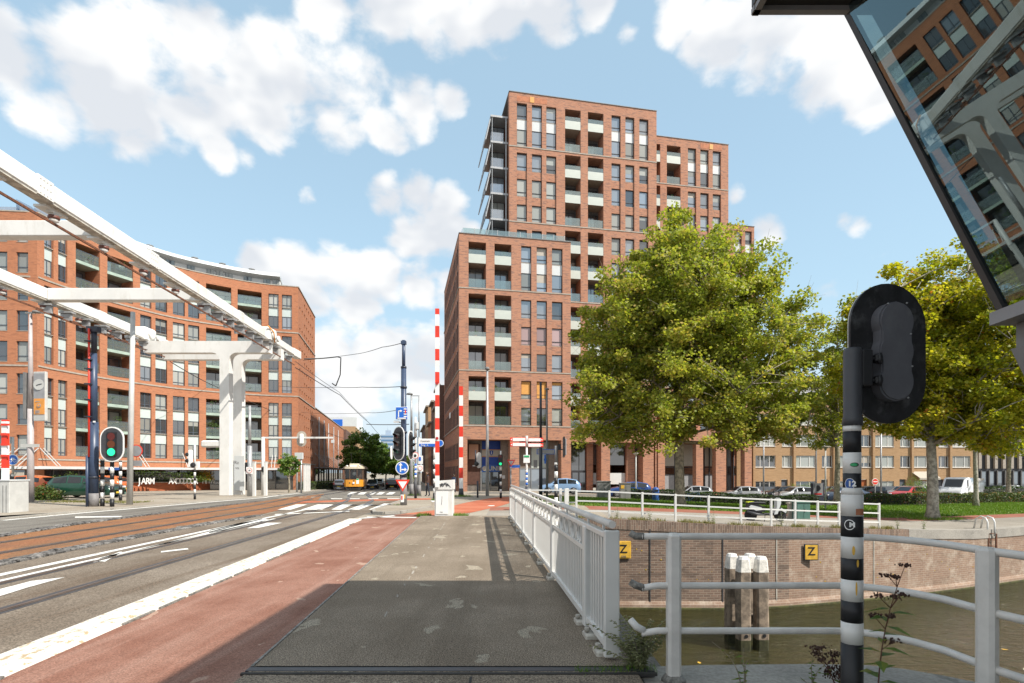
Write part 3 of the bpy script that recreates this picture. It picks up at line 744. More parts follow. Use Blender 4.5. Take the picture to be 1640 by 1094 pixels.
# painted lines
def line(L, Rr, up=LAY * 2.6, n=14): return sheet('road_marking', L, Rr, MT['road_white'], up, n=n, cross=1, smooth_edges=0.008)
line(LN(-7.74, -0.06, 2, 8, 14, 20, 27), LN(-7.56, -0.06, 2, 8, 14, 20, 27), n=40)
line(LN(-7.30, -0.06, 2, 8, 14, 20), LN(-7.18, -0.06, 2, 8, 14, 20), n=30)
line(PX((-40, 968), (20, 950), (60, 938)), PX((-40, 956), (50, 932), (104, 926)))
line(PX((150, 899), (192, 885)), PX((168, 901), (196, 885)))
line(PX((335, 850), (385, 838), (425, 832)), PX((335, 855), (400, 843), (430, 833)))
line(PX((395, 847), (428, 838)), PX((415, 846), (452, 838)))
line(PX((258, 884), (300, 879)), PX((258, 886), (302, 881)))
line(PX((150, 899.5), (420, 831)), PX((150, 902), (420, 832.2)), n=20)
line(far_edge[:-1], [(x + .28, y - .06) for x, y in far_edge[:-1]], n=30)
line(PX((120, 828), (195, 827)), PX((120, 830), (195, 829)))
# crossing: zebra blocks, give-way lines, red cycle crossing
sheet('cycle_crossing', PX((470, 806.5), (560, 803.5), (690, 800.5)), PX((470, 803.8), (560, 801), (690, 798.2)), MT['red_path'], LAY * 2.2, n=16)
sheet('cycle_path', PX((640, 824), (700, 817), (742, 806), (790, 797), (900, 794)), PX((690, 827), (752, 822), (800, 811), (826, 803), (900, 799.5)), MT['red_path'], LAY * 1.2, n=24)
sheet('traffic_island', PX((600, 818), (620, 812), (642, 803.5), (688, 803)), PX((600, 823), (640, 822.5), (690, 814), (692, 806)), MT['paving'], 0.085, n=16)
mb = MB(); P = [gp(*p) for p in ((690, 814), (665, 818.5), (640, 822.5), (615, 823.6), (600, 823), (598, 819), (620, 812), (642, 803.5))]
for a, b in zip(P, P[1:]): mb.beam(a + VC((0, 0, .035)), b + VC((0, 0, .035)), .14, .13)
K(mb.build('kerb', MT['concrete']))
for q in ([(482, 817), (516, 817), (534, 808.5), (509, 808.5)], [(530, 817), (546, 817), (565, 808.5), (548, 808.5)], [(556, 817), (575, 817), (598, 808.5), (580, 808.5)], [(590, 817), (603, 817), (626, 807), (615, 807)], [(444, 817), (466, 817), (492, 808.5), (474, 808.5)]):
    line(PX(q[0], q[3]), PX(q[1], q[2]), up=LAY * 3.2, n=3)
for (a, b) in ((576, 586), (592, 601), (606, 615), (622, 632), (560, 570)): line(PX((a - 4, 792.3), (a + 2, 788.6)), PX((b - 4, 792.3), (b + 2, 788.6)), n=2)
for (a, b) in ((530, 548), (560, 576), (590, 606), (620, 640)): line(PX((a, 799.6), (a + .1, 798.6)), PX((b, 799.6), (b + .1, 798.6)), n=2)
line(PX((575, 830.5), (630, 826)), PX((576, 831.6), (634, 827.2)), n=6)
line(PX((587, 828), (668, 829)), PX((588, 829), (666, 830.2)), n=6)
line(PX((440, 824), (560, 818.8)), PX((440, 825.2), (560, 819.8)), n=6)
line(PX((683, 805), (690, 801)), PX((694, 804.5), (704, 801)), n=2)
line(PX((780, 811), (784, 809.8)), PX((790, 811), (793, 809.8)), n=2)
# kerb of the far pavement
mb = MB()
for a, b in zip(far_edge, far_edge[1:]):
    mb.beam(gv(a[0] - .15, a[1] + .1, .03), gv(b[0] - .15, b[1] + .1, .03), .16, .12)
K(mb.build('pavement_kerb', MT['concrete']))
sheet('far_pavement', [(-60, 20.4), (-58, 40), (-50, 60), (-40, 80)], [(x - .2, y) for x, y in ([(-18.6, 20.4)] + far_edge[1:])], MT['paving'], 0.075, n=30, cross=8)

# ---- canal: water, brick wall on the far side, concrete ledge on the near side
mb = MB(); mb.quad((-140, -30, WATER_Z), (160, -30, WATER_Z), (160, 90, WATER_Z), (-140, 90, WATER_Z)); K(mb.build('canal_water', MT['canal_water']))
def quay_wall():
    w = empty('quay_wall', (0, 20, WATER_Z)); K(w)
    seg = {'old_brick': MB(), 'bloomed_brick': MB()}
    foot, algae, cop, cope2 = MB(), MB(), MB(), MB()
    joints = MB()
    ul = 0.0
    for a, b in zip(WALL, WALL[1:]):
        if a[0] < -8: continue
        za, zb = G(*a), G(*b); A, B = VC((a[0], a[1], 0)), VC((b[0], b[1], 0)); d = (B - A); L = d.length; d.normalize(); n = VC((d.y, -d.x, 0))
        top = 0.34
        m = seg['old_brick' if a[0] < 9.55 else 'bloomed_brick']
        def P(q, z, off=0.0): return (q.x + n.x * off, q.y + n.y * off, z)
        z0 = WATER_Z - .6
        m.quad(P(A, z0), P(B, z0), P(B, zb - top), P(A, za - top))
        # sloping footing
        foot.quad(P(A, z0, .10), P(B, z0, .10), P(B, WATER_Z + .17, .07), P(A, WATER_Z + .17, .07)); foot.quad(P(A, WATER_Z + .17, .07), P(B, WATER_Z + .17, .07), P(B, WATER_Z + .3, 0.004), P(A, WATER_Z + .3, 0.004))
        algae.quad(P(A, z0, .115), P(B, z0, .115), P(B, WATER_Z + .06, .105), P(A, WATER_Z + .06, .105)); algae.quad(P(A, WATER_Z + .06, .105), P(B, WATER_Z + .06, .105), P(B, WATER_Z + .085, .06), P(A, WATER_Z + .085, .06))
        c = cop if a[0] < 15.6 else cope2
        if a[0] >= 15.6:
            c.quad(P(A, za - top, .03), P(B, zb - top, .03), P(B, zb + .03, .03), P(A, za + .03, .03)); c.quad(P(A, za + .03, .03), P(B, zb + .03, .03), P(B, zb + .03, -.45), P(A, za + .03, -.45))
            c.quad(P(A, za - top, -.01), P(B, zb - top, -.01), P(B, zb - top, .03), P(A, za - top, .03))
        else:
            c.quad(P(A, za - top, .02), P(B, zb - top, .02), P(B, zb + .02, .02), P(A, za + .02, .02)); c.quad(P(A, za + .02, .02), P(B, zb + .02, .02), P(B, zb + .02, -.25), P(A, za + .02, -.25))
            c.quad(P(A, za - top, -.01), P(B, zb - top, -.01), P(B, zb - top, .02), P(A, za - top, .02))
    seg['old_brick'].build('brick_face', MT['old_brick'], w); seg['bloomed_brick'].build('bloomed_face', MT['bloomed_brick'], w)
    foot.build('footing', MT['bloomed_brick'], w); algae.build('algae_line', MT['algae'], w)
    cope2.build('concrete_coping', MT['concrete'], w)
    o = cop.build('soldier_course', MT['old_brick'], w)
    ul = o.data.uv_layers[0].data          # bricks of the top course stand upright
    a = np.zeros(len(ul) * 2); ul.foreach_get('uv', a); a = a.reshape(-1, 2)[:, ::-1].copy(); ul.foreach_set('uv', a.ravel())
    for X in (4.95, 7.55, 9.6, 14.0):
        y = wall_y(X); mb = MB(); mb.box((X, y - .012, (WATER_Z + .25 + G(X, y) - .3) / 2), (.035, .03, G(X, y) - .3 - WATER_Z - .2)); mb.build('expansion_joint', MT['dark_grey' if X < 9 else 'dirty_white'], w)
    # lichen dots
    mb = MB()
    for _ in range(70):
        X = random.uniform(2, 20); y = wall_y(X); z = random.uniform(WATER_Z + .8, G(X, y) - .1); r = random.uniform(.012, .035)
        mb.lathe((X, y - .004, z), [(r, 0), (r * .6, .006)], 6, 'Y')
    K(mb.build('lichen', MT['lichen'], w), 'stuff')
quay_wall()
mb = MB()
for _ in range(14):
    x, y, a = random.uniform(1.5, 14), random.uniform(7, 18), random.uniform(0, 6); mb.add([(x + r * math.cos(a + t), y + r * math.sin(a + t), WATER_Z + .012) for t, r in ((0, .09), (1.4, .05), (2.9, .08), (4.4, .05))], [(0, 1, 2, 3)])
tag(mb.build('floating_leaves', MT['sign_yellow']), kind='stuff')
def near_quay():
    edge = [(1.05, 4.78), (1.6, 4.83), (2.6, 4.86), (3.05, 4.83), (3.3, 4.74), (3.52, 4.58), (3.7, 4.40), (3.86, 4.18), (3.98, 3.9), (4.05, 3.4), (4.1, -8)]
    mb = MB(); n = len(edge); V = [(x, y, -.004) for x, y in edge] + [(.98, -8, -.004)]
    mb.add(V, [tuple(range(n, -1, -1))])
    for a, b in zip(edge, edge[1:]): mb.quad((b[0], b[1], WATER_Z - .5), (a[0], a[1], WATER_Z - .5), (a[0], a[1], -.004), (b[0], b[1], -.004))
    K(mb.build('near_quay', MT['concrete']))
near_quay()
# quay on the far side: grey path, red cycle path, lawn, street
q0 = [(-1.0, 20.75), (3, 20.6), (9, 20.6), (12, 21.6), (17, 23.3), (21, 25.0), (34, 31), (70, 47)]
q1 = [(-1.0, 24.3), (3, 25.4), (9, 27.2), (14, 28.2), (22, 29.2), (34, 33.5), (70, 50)]
q2 = [(-1.0, 26.5), (3, 28.4), (9, 29.8), (14, 30.4), (22, 31.0), (34, 35.2), (70, 52)]
q3 = [(0.6, 40), (3, 40.6), (9, 41.6), (14, 42.4), (22, 43.6), (34, 46), (70, 62)]
sheet('quay_path', q1, q0, MT['quay_paving'], LAY, n=40, cross=4)
sheet('quay_cycle_path', q2, q1, MT['quay_red'], LAY * 1.6, n=40, cross=4)
sheet('lawn', q3, [(0.6, 29.0)] + q2[1:], MT['lawn_soil'], LAY * 2, n=40, cross=5)
sheet('quay_street', [(-4, 60.0), (10, 61.5), (26, 64), (40, 70), (90, 82)], [(-4, 48), (10, 47.5), (26, 49.5), (40, 54), (90, 70)], MT['grey_asphalt'], LAY, n=24, cross=5)

# ------------------------------------------------------------------ buildings
def facade(mb, fm, u0, u1, z0, z1, ops, depth, curved=False, ubreaks=()):
    """wall surface with openings cut out of it and their reveals"""
    us = sorted(set([u0, u1] + [x for o in ops for x in o[:2]] + list(ubreaks))); zs = sorted(set([z0, z1] + [x for o in ops for x in o[2:4]]))
    us = [u for u in us if u0 - 1e-6 <= u <= u1 + 1e-6]
    for j in range(len(zs) - 1):
        zc = (zs[j] + zs[j + 1]) / 2; run = None
        for i in range(len(us) - 1):
            uc = (us[i] + us[i + 1]) / 2
            solid = not any(o[0] < uc < o[1] and o[2] < zc < o[3] for o in ops)
            if solid:
                if run is None: run = us[i]
                if curved: mb.quad(fm(us[i], 0, zs[j]), fm(us[i + 1], 0, zs[j]), fm(us[i + 1], 0, zs[j + 1]), fm(us[i], 0, zs[j + 1])); run = None
            if run is not None and (not solid or i == len(us) - 2):
                e = us[i + 1] if solid else us[i]
                mb.quad(fm(run, 0, zs[j]), fm(e, 0, zs[j]), fm(e, 0, zs[j + 1]), fm(run, 0, zs[j + 1])); run = None
    for o in ops:
        a, b, c, d = o[:4]; dp = o[4] if len(o) > 4 else depth
        mb.quad(fm(a, 0, c), fm(a, 0, d), fm(a, dp, d), fm(a, dp, c)); mb.quad(fm(b, 0, d), fm(b, 0, c), fm(b, dp, c), fm(b, dp, d))
        mb.quad(fm(a, 0, d), fm(b, 0, d), fm(b, dp, d), fm(a, dp, d)); mb.quad(fm(b, 0, c), fm(a, 0, c), fm(a, dp, c), fm(b, dp, c))

WCACHE = {}
def window_meshes(w, h, style):
    key = (round(w, 2), round(h, 2), style)
    if key in WCACHE: return WCACHE[key]
    fr = {'tower': 'dark_frame', 'left': 'slate_frame', 'left_low': 'slate_frame', 'door': 'dark_frame', 'white': 'white_frame', 'shop': 'dark_frame', 'slot': 'dark_frame', 'plain': 'dark_frame'}[style]
    f = MB(); t = 0.055; dp = 0.09
    f.box((-w / 2 + t / 2, dp / 2, h / 2), (t, dp, h)); f.box((w / 2 - t / 2, dp / 2, h / 2), (t, dp, h))
    f.box((0, dp / 2, t / 2), (w - 2 * t, dp, t)); f.box((0, dp / 2, h - t / 2), (w - 2 * t, dp, t))
    if style == 'tower': f.box((0, dp / 2 - .004, h * .24), (w - 2 * t, dp, .07))
    if style in ('left',): f.box((0, dp / 2 - .004, h / 2), (.07, dp, h - 2 * t)); f.box((0, dp / 2 - .008, h * .2), (w - 2 * t, dp, .06))
    if style == 'left_low': f.box((0, dp / 2 - .004, h * .28), (w - 2 * t, dp, .07))
    if style in ('door', 'shop'):
        k = max(2, int(round(w / 1.15)))
        for i in range(1, k): f.box((-w / 2 + w * i / k, dp / 2 - .004, h / 2), (.06, dp, h - 2 * t))
    if style == 'white':
        f.box((-w * .22, dp / 2 - .004, h / 2), (.07, dp, h - 2 * t)); f.box((w * .22, dp / 2 - .004, h / 2), (.07, dp, h - 2 * t))
    p = MB(); y = 0.05; p.quad((-w / 2 + t, y, t), (w / 2 - t, y, t), (w / 2 - t, y, h - t), (-w / 2 + t, y, h - t))
    s = MB(); s.box((0, -.05, -.03), (w, .28, .05))
    WCACHE[key] = (f.mesh('window', MT[fr]), p, {}, s.mesh('sill', MT['stone_band' if style != 'white' else 'white_frame']))
    return WCACHE[key]
def window(parent, pos, ez, w, h, style, pane, sill=True):
    """pos: world middle of the lower edge; ez: direction angle along the wall"""
    f, p, cache, s = window_meshes(w, h, style)
    if pane not in cache: cache[pane] = p.mesh('pane', MT[pane])
    o = mesh_obj('window', f, parent, VC(pos) - wl(parent), ez)
    mesh_obj('pane', cache[pane], o)
    if sill: mesh_obj('sill', s, o)
    if pane in ('pane_dark', 'pane_sky') and style in ('tower', 'left', 'white') and random.random() < .4:
        hh = round(h * random.choice((.2, .3, .45, .6)), 1); panel(o, 'roller_blind', wl(o) + VC((0, .042, h - .06 - hh)), 0, w - .12, hh, .006, random.choice(('pane_blind', 'pane_curtain', 'shop_cream')))
    return o
PCACHE = {}
def panel(parent, name, pos, ez, w, h, t, mat):
    key = (name, round(w, 2), round(h, 2), round(t, 2), mat)
    if key not in PCACHE: mb = MB(); mb.box((0, t / 2, h / 2), (w, t, h)); PCACHE[key] = mb.mesh(name, MT[mat])
    return mesh_obj(name, PCACHE[key], parent, VC(pos) - wl(parent), ez)
def pick(r, table):
    for t, v in table:
        if r < t: return v
    return table[-1][1]

# ---------- the brick tower across the junction
TA = R(11.3); TE = VC((math.cos(TA), math.sin(TA), 0)); TN = VC((-math.sin(TA), math.cos(TA), 0)); TC = VC((-5.86, 62.0, 0))
def tower():
    GZ = -0.6
    root = empty('brick_tower', (TC.x, TC.y, GZ), 'tall stepped red brick apartment tower with loggias behind the plane tree', 'building')
    def fmap(off): return lambda u, d, z: TC + TE * u + TN * (off + d) + VC((0, 0, z))
    def U(px, off):     # distance along the front for a column of the photograph
        k = (px - CXP) / FPX; o = TC + TN * off
        return (k * o.y - o.x) / (TE.x - k * TE.y)
    L = [6.88, 13.0, 22.1, 31.15, 40.0, 46.35]
    blocks = [
        dict(n='low', off=0.0, x0=735.3, x1=914, top=28.1, g=[(6.88, 13.0, 2, 'w'), (13.0, 22.1, 3, 'w'), (22.1, 28.1, 2, 'p')],
             W=[(834.7, 851), (859.5, 876), (884, 901)], LG=[(750.4, 778.4), (792, 819)]),
        dict(n='high', off=2.7, x0=815.5, x1=1051.5, top=46.35, g=[(6.88, 13.0, 2, 'w'), (13.0, 22.1, 3, 'w'), (22.1, 31.15, 3, 'w'), (31.15, 40.0, 3, 'w'), (40.0, 46.35, 2, 'p')],
             W=[(827.8, 844), (852, 868), (875, 891), (979.4, 994), (1001.6, 1016), (1024, 1038.5)], LG=[(905, 930), (941.6, 966.5)]),
        dict(n='mid', off=7.2, x0=1036, x1=1166.5, top=46.2, g=[(6.88, 13.0, 2, 'w'), (13.0, 22.1, 3, 'w'), (22.1, 31.15, 3, 'w'), (31.15, 40.0, 3, 'w'), (40.0, 46.2, 2, 'p')],
             W=[(1101.7, 1115), (1121.6, 1135), (1141.5, 1154.7)], LG=[(1040, 1057.5), (1068, 1090)]),
        dict(n='rear', off=10.5, x0=1150, x1=1208, top=37.0, g=[(6.88, 13.0, 2, 'w'), (13.0, 22.1, 3, 'w'), (22.1, 31.15, 3, 'w'), (31.15, 37.0, 2, 'p')],
             W=[(1176, 1188), (1193.5, 1204)], LG=[]),
    ]
    wall, band, cap = MB(), MB(), MB()
    for B in blocks:
        fm = fmap(B['off']); off = B['off']; u0, u1 = U(B['x0'], off), U(B['x1'], off)
        B['u0'], B['u1'] = u0, u1
        hide_u, hide_z = (U(914, 0) if B['n'] == 'high' else -99), 28.1      # behind the low block nothing is built twice
        ops = []
        for (g0, g1, nf, kind) in B['g']:
            par = 0.95 if kind == 'w' else 1.05
            for (a, b) in B['W']:
                ua, ub = U(a, off), U(b, off); uc = (ua + ub) / 2; w = ub - ua
                if uc < hide_u and g0 < hide_z - 1: 
                    if not (g1 > hide_z): continue
                zt = g0 + (nf - 1) * 3.03 + 2.1 if kind == 'w' else g0 + 5.15
                ops.append((ua, ub, g0 + .1, zt, .32))
                for k in range(nf):
                    zb = g0 + .1 + k * 3.03; h = 2.0
                    if kind == 'p': h = 2.05 if k == 0 else 1.8; zb = g0 + .1 if k == 0 else g0 + 3.35
                    if uc < hide_u and zb + h < hide_z: continue
                    r = random.random()
                    pane = pick(r, [(.52, 'pane_sky'), (.72, 'pane_dark'), (.9, 'pane_curtain'), (1, 'pane_blind')])
                    if B['n'] == 'low' and g0 == 13.0 and k == 1: pane = 'pane_pink'
                    if B['n'] == 'high' and g0 == 31.15 and k == 0 and a < 900: pane = 'pane_blind'
                    wo = window(root, fm(uc, .24, zb), TA, w - .02, h, 'tower', pane, sill=False)
                    panel(root, 'sill', fm(uc, .20, zb - .07), TA, w - .02, .07, .14, 'stone_band')
                    if B['n'] == 'low' and g0 == 6.88 and k == 1:      # orange blinds of the second floor
                        hh = {834.7: 1.42, 859.5: 1.85, 884: .32}[a]
                        panel(wo, 'blind', wo.location * 0 + wl(wo) + VC((0, 0, h - .06 - hh)), 0, w - .16, hh, .03, 'blind_orange')
                    if k < nf - 1:
                        if kind == 'w': mb = wall; m0, m1 = zb + h + .02, zb + 3.03 - .07
                        if kind == 'w':
                            mb.quad(fm(ua, .14, m0), fm(ub, .14, m0), fm(ub, .14, m1), fm(ua, .14, m1)); mb.quad(fm(ub, .14, m0), fm(ua, .14, m0), fm(ua, .32, m0), fm(ub, .32, m0)); mb.quad(fm(ua, .14, m1), fm(ub, .14, m1), fm(ub, .32, m1), fm(ua, .32, m1))
                        else: panel(root, 'infill_panel', fm(uc, .22, zb + h), TA, w - .02, 1.2, .06, 'white_panel')
            for (a, b) in B['LG']:
                ua, ub = U(a, off), U(b, off); uc = (ua + ub) / 2; w = ub - ua
                if ub < hide_u + .3 and g1 <= hide_z: continue
                zt = g0 + (nf - 1) * 3.03 + 2.45 if kind == 'w' else g0 + 5.15
                ops.append((ua, ub, g0 + .1, zt, 1.9))
                back = 'loggia_back'
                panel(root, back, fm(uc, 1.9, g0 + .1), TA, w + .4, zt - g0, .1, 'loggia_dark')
                for k in range(nf):
                    zf = g0 + .1 + k * 3.03
                    if k > 0: panel(root, 'balcony_slab', fm(uc, .04, zf - .28), TA, w - .01, .28, 1.84, 'slab')
                    window(root, fm(uc, 1.72, zf + .03), TA, w - .3, 2.3, 'door', pick(random.random(), [(.5, 'pane_dark'), (.8, 'pane_sky'), (1, 'pane_curtain')]), sill=False)
                    bz = zf if k else zf
                    if k > 0:
                        bp = panel(root, 'balustrade', fm(uc, .02, zf - .30), TA, w - .02, .98, .05, 'pale_panel')
                        gp_ = panel(bp, 'balustrade_glass', wl(bp) + VC((0, 0, .98)), 0, w - .04, .48, .02, 'balcony_glass')
                    else: panel(root, 'balustrade_glass', fm(uc, .10, zf), TA, w - .04, .98, .02, 'balcony_glass')
                    if k > 0 and random.random() < .45:     # things kept on the balcony
                        mb2 = MB(); q = fm(uc + random.uniform(-.3, .3) * w, .45, zf + .55); mb2.lathe(q, [(.12, 0), (.17, .3)], 8); mb2.build('flower_pot', MT['terracotta'], root)
                        mb3 = MB()
                        for _ in range(30):
                            p = q + VC((random.gauss(0, .16), random.gauss(0, .12), .3 + abs(random.gauss(.2, .18)))); mb3.add([p, p + VC((.09, 0, .05)), p + VC((.02, .06, .12))], [(0, 1, 2)])
                        K(mb3.build('potted_plant', MT['leaf_potted'], root), 'stuff')
        # piers of the double-height ground floor
        gl = {'low': [(748.5, 817, 2.4), (831.5, 899, 2.0)], 'high': [(914.5, 963, 1.9), (977, 1030, 1.9)], 'mid': [], 'rear': []}[B['n']]
        if B['n'] == 'high': ops = [o for o in ops if not (o[0] < U(914, 0) - 2.8 and o[3] < 28)]
        for (a, b, dp) in gl: ops.append((U(a, off), U(b, off), GZ, 5.35, dp))
        if B['n'] == 'high': 
            ops.append((U(1047, off), u1 - .15, GZ, 5.35, 1.9))
        facade(wall, fm, u0, u1, GZ, B['top'], ops, .3)
        for (g0, g1, nf, kind) in B['g']:
            if B['n'] == 'high' and g0 < 28: ua = U(914, 0) - .5
            else: ua = u0 - .03
            a, b = fm(ua, -.03, g0), fm(u1 + .02, -.03, g0); band.beam(a + TN * .05, b + TN * .05, .14, .12)
        # parapet cap, side faces, roof
        dpt = {'low': 21.0, 'high': 15.0, 'mid': 11.0, 'rear': 9.0}[B['n']]
        T = B['top']
        cap.beam(fm(u0 - .04, .12, T + .03), fm(u1 + .04, .12, T + .03), .38, .07); cap.beam(fm(u0 + .12, .31, T + .03), fm(u0 + .12, dpt, T + .03), .32, .07)
        wall.quad(fm(u1, 0, GZ), fm(u1, dpt, GZ), fm(u1, dpt, T), fm(u1, 0, T))
        wall.quad(fm(u1, dpt, GZ), fm(u0, dpt, GZ), fm(u0, dpt, T), fm(u1, dpt, T))
        cap.quad(fm(u0, 0, T - .5), fm(u1, 0, T - .5), fm(u1, dpt, T - .5), fm(u0, dpt, T - .5))
        # left flank
        fl = lambda u, d, z, u0=u0, off=off: TC + TE * (u0 + d) + TN * (off + u) + VC((0, 0, z))
        fops = []
        flr = lambda u, d, z, fl=fl, dpt=dpt: fl(dpt - u, d, z)
        if B['n'] == 'low':
            for (g0, g1) in ((0.0, 6.0), (6.88, 13.0), (13.0, 22.1), (22.1, 28.1)):
                for i in range(11):
                    uu = 1.2 + i * 1.75; ht = (g1 - g0) - 1.1
                    fops.append((uu, uu + 1.2, g0 + .15, g0 + .15 + ht, .07))
                    nfl = max(1, int(round((g1 - g0) / 3.03)))
                    for k in range(nfl):
                        z = g0 + .15 + k * 3.03; hh = min(2.3, g0 + .1 + ht - z)
                        q = flr(uu + .6, .02, z)
                        window(root, q, TA - math.pi / 2, 1.2, hh, 'slot', 'pane_dark', sill=False)
                        if k < nfl - 1:
                            pz0, pz1 = z + hh, z + 3.03
                            wall.quad(flr(uu, .06, pz0), flr(uu + 1.2, .06, pz0), flr(uu + 1.2, .06, pz1), flr(uu, .06, pz1))
        if B['n'] == 'high':
            for k in range(6):
                z = 28.6 + k * 3.03
                fops.append((8.0, 14.2, z, z + 2.6, 1.2))
                for (x, w) in ((9.5, 2.8), (12.6, 2.8)):
                    if k < 5: window(root, flr(x, 1.1, z + .02), TA - math.pi / 2, w, 2.55, 'door', pick(random.random(), [(.6, 'pane_curtain'), (1, 'pane_dark')]), sill=False)
        facade(wall, flr, 0, dpt, GZ, T, fops, .3)
        if B['n'] == 'low':
            for g0 in (6.88, 13.0, 22.1): band.beam(flr(0, -.02, g0) - TN * 0, flr(dpt - .2, -.02, g0), .14, .12)
    # roof terrace of the low block with glass balustrade
    fm = fmap(0); Bu0, Bu1 = blocks[0]['u0'], blocks[0]['u1']
    n = 9
    for i in range(n):
        ua = Bu0 + .5 + (Bu1 - Bu0 - 1.0) * i / n; ub = Bu0 + .5 + (Bu1 - Bu0 - 1.0) * (i + 1) / n
        panel(root, 'terrace_glass', fm((ua + ub) / 2, .75, 27.6), TA, ub - ua - .06, 1.45, .02, 'balcony_glass')
        panel(root, 'terrace_post', fm(ub, .75, 27.6), TA, .05, 1.5, .05, 'galvanised')
    for i in range(4): panel(root, 'terrace_glass', fm(Bu0 + .45, 2.1 + i * 2.6, 27.6), TA - math.pi / 2, 2.5, 1.45, .02, 'balcony_glass')
    # steel balconies hung on the flank of the high block
    B = blocks[1]; fh = fmap(B['off']); u0 = B['u0']
    for k in range(6):
        z = 28.6 + k * 3.03
        mb = MB(); mb.box(fh(u0 - 1.05, 3.9, z - .12), (2.1, 6.6, .22), TA); mb.build('side_balcony', MT['galvanised'], root)
        if k == 5: break
        window(root, fh(u0 - 1.02, 2.4, z + .02), TA, 1.75, 2.7, 'door', 'pane_curtain' if k % 2 else 'pane_sky', sill=False)
        mb = MB(); mb.box(fh(u0 - 1.3, .75, z + .55), (1.45, .03, 1.05), TA); mb.build('side_balcony_glass', MT['side_glass'], root)
        # raked glass screens in front of the outer edge
        mb = MB()
        a0, a1 = fh(u0 - 2.05, .8, z + 2.85), fh(u0 - 2.05, 7.0, z + 2.85); b0, b1 = fh(u0 - 2.65, .8, z + .15), fh(u0 - 2.65, 7.0, z + .15)
        mb.quad(a0, a1, b1, b0); mb.build('raked_glass', MT['screen_glass'], root)
        mb = MB()
        for t in (0, .25, .5, .75, 1): mb.beam(a0.lerp(b0, t), a1.lerp(b1, t), .09, .09)
        for t in (0, .2, .4, .6, .8, 1): mb.beam(a0.lerp(a1, t), b0.lerp(b1, t), .11, .11)
        mb.build('screen_frame', MT['galvanised'], root)
        mb = MB(); mb.beam(fh(u0 - .25, .7, z), fh(u0 - .25, .7, z + 3.0), .12, .12); mb.beam(fh(u0 - 1.9, .7, z), fh(u0 - 1.9, .7, z + 2.9), .08, .08); mb.build('balcony_post', MT['galvanised'], root)
    wall.build('wall', MT['tower_brick'], root); band.build('string_course', MT['stone_band'], root); cap.build('roof', MT['mid_grey'], root)
    # corner cut-outs with a pale post high up on the parapets
    for (a, b, off, z0, z1) in ((828, 876, 2.7, 45.35, 46.0), (1122, 1156, 7.2, 45.3, 45.95)):
        fm2 = fmap(off); ua, ub = U(a, off), U(b, off)
        mb = MB(); mb.box(fm2((ua + ub) / 2, -.006, (z0 + z1) / 2), (ub - ua, .02, z1 - z0), TA); mb.build('parapet_panel', MT['terracotta'], root)
        mb = MB(); mb.box(fm2((ua + ub) / 2, -.03, (z0 + z1) / 2), (.5, .04, z1 - z0 + .02), TA); mb.build('parapet_post', MT['blind_orange'], root)
    # right-hand ground floor: square piers under a brick band
    fB = fmap(2.7); mb = MB()
    for (a, b) in ((1054, 1065), (1115, 1126), (1146.6, 1163), (1192.7, 1204)):
        ua, ub = U(a, 2.7), U(b, 2.7); 
        if ua > B['u1'] - 1.0: mb.box(fB((ua + ub) / 2, .45, (GZ - 1 + 5.35) / 2), (ub - ua, .9, 5.35 - GZ + 1), TA)
    uR = U(1204, 2.7); uL = B['u1']
    mb.box(fB((uL + uR) / 2 + .01, 3.0, 6.15), (uR - uL - .02, 6.0, 1.6), TA)
    mb.build('colonnade', MT['tower_brick'], root)
    # glazing behind the piers
    for (a, b, mats) in ((914, 940, ('shop_cream', 'pane_dark')), (950, 963, ('pane_dark', 'white_panel')), (977, 1004, ('pane_dark', 'white_panel')), (1017, 1030, ('shop_cream', 'pane_dark')), (1047, 1053, ('shop_cream', 'pane_dark'))):
        ua, ub = U(a, 2.7 + 1.8), U(b, 2.7 + 1.8); w = ub - ua
        panel(root, 'shop_panel', fB((ua + ub) / 2, 1.82, 2.6), TA, w, 2.7, .06, mats[0]); panel(root, 'shop_panel', fB((ua + ub) / 2, 1.82, .2), TA, w, 1.4, .06, mats[1]); window(root, fB((ua + ub) / 2, 1.70, GZ), TA, w, 5.9, 'shop', 'pane_dark', sill=False) if mats[1] == 'pane_dark' else None
    for (a, b) in ((940, 950), (1004, 1017)):
        ua, ub = U(a, 4.0), U(b, 4.0); mb = MB(); mb.box(fB((ua + ub) / 2, 1.6, 2.4), (ub - ua, .5, 6.2), TA); mb.build('inner_pier', MT['tower_brick'], root)
    for (a, b, top) in ((1047, 1115, 'shop_cream'), (1126, 1147, 'shop_cream'), (1163, 1173, 'white_panel'), (1173, 1193, 'tower_brick')):
        ua, ub = U(a, 4.9), U(b, 4.9); w = ub - ua - .3
        panel(root, 'shop_panel', fB((ua + ub) / 2, 2.3, 2.5), TA, w, 2.8, .06, top); panel(root, 'shop_panel', fB((ua + ub) / 2, 2.3, -.9), TA, w, 2.2, .06, 'print_grey' if top != 'tower_brick' else top)
        panel(root, 'shop_rail', fB((ua + ub) / 2, 2.26, 2.3), TA, w, .12, .1, 'dark_frame'); panel(root, 'shop_rail', fB((ua + ub) / 2, 2.26, 1.3), TA, w, .12, .1, 'dark_frame')
        for uu in (ua + .2, (ua + ub) / 2, ub - .2): panel(root, 'shop_rail', fB(uu, 2.24, -1.4), TA, .14, 6.7, .1, 'dark_frame')
    # entrance door beside the low block
    ud = U(926, 4.5); panel(root, 'entrance_door', fB(ud, 1.62, GZ + .02), TA, 1.9, 2.5, .05, 'dark_frame'); panel(root, 'door_glass', fB(ud - .45, 1.59, GZ + .3), TA, .7, 1.95, .03, 'pane_dark'); panel(root, 'door_glass', fB(ud + .45, 1.59, GZ + .3), TA, .7, 1.95, .03, 'pane_dark')
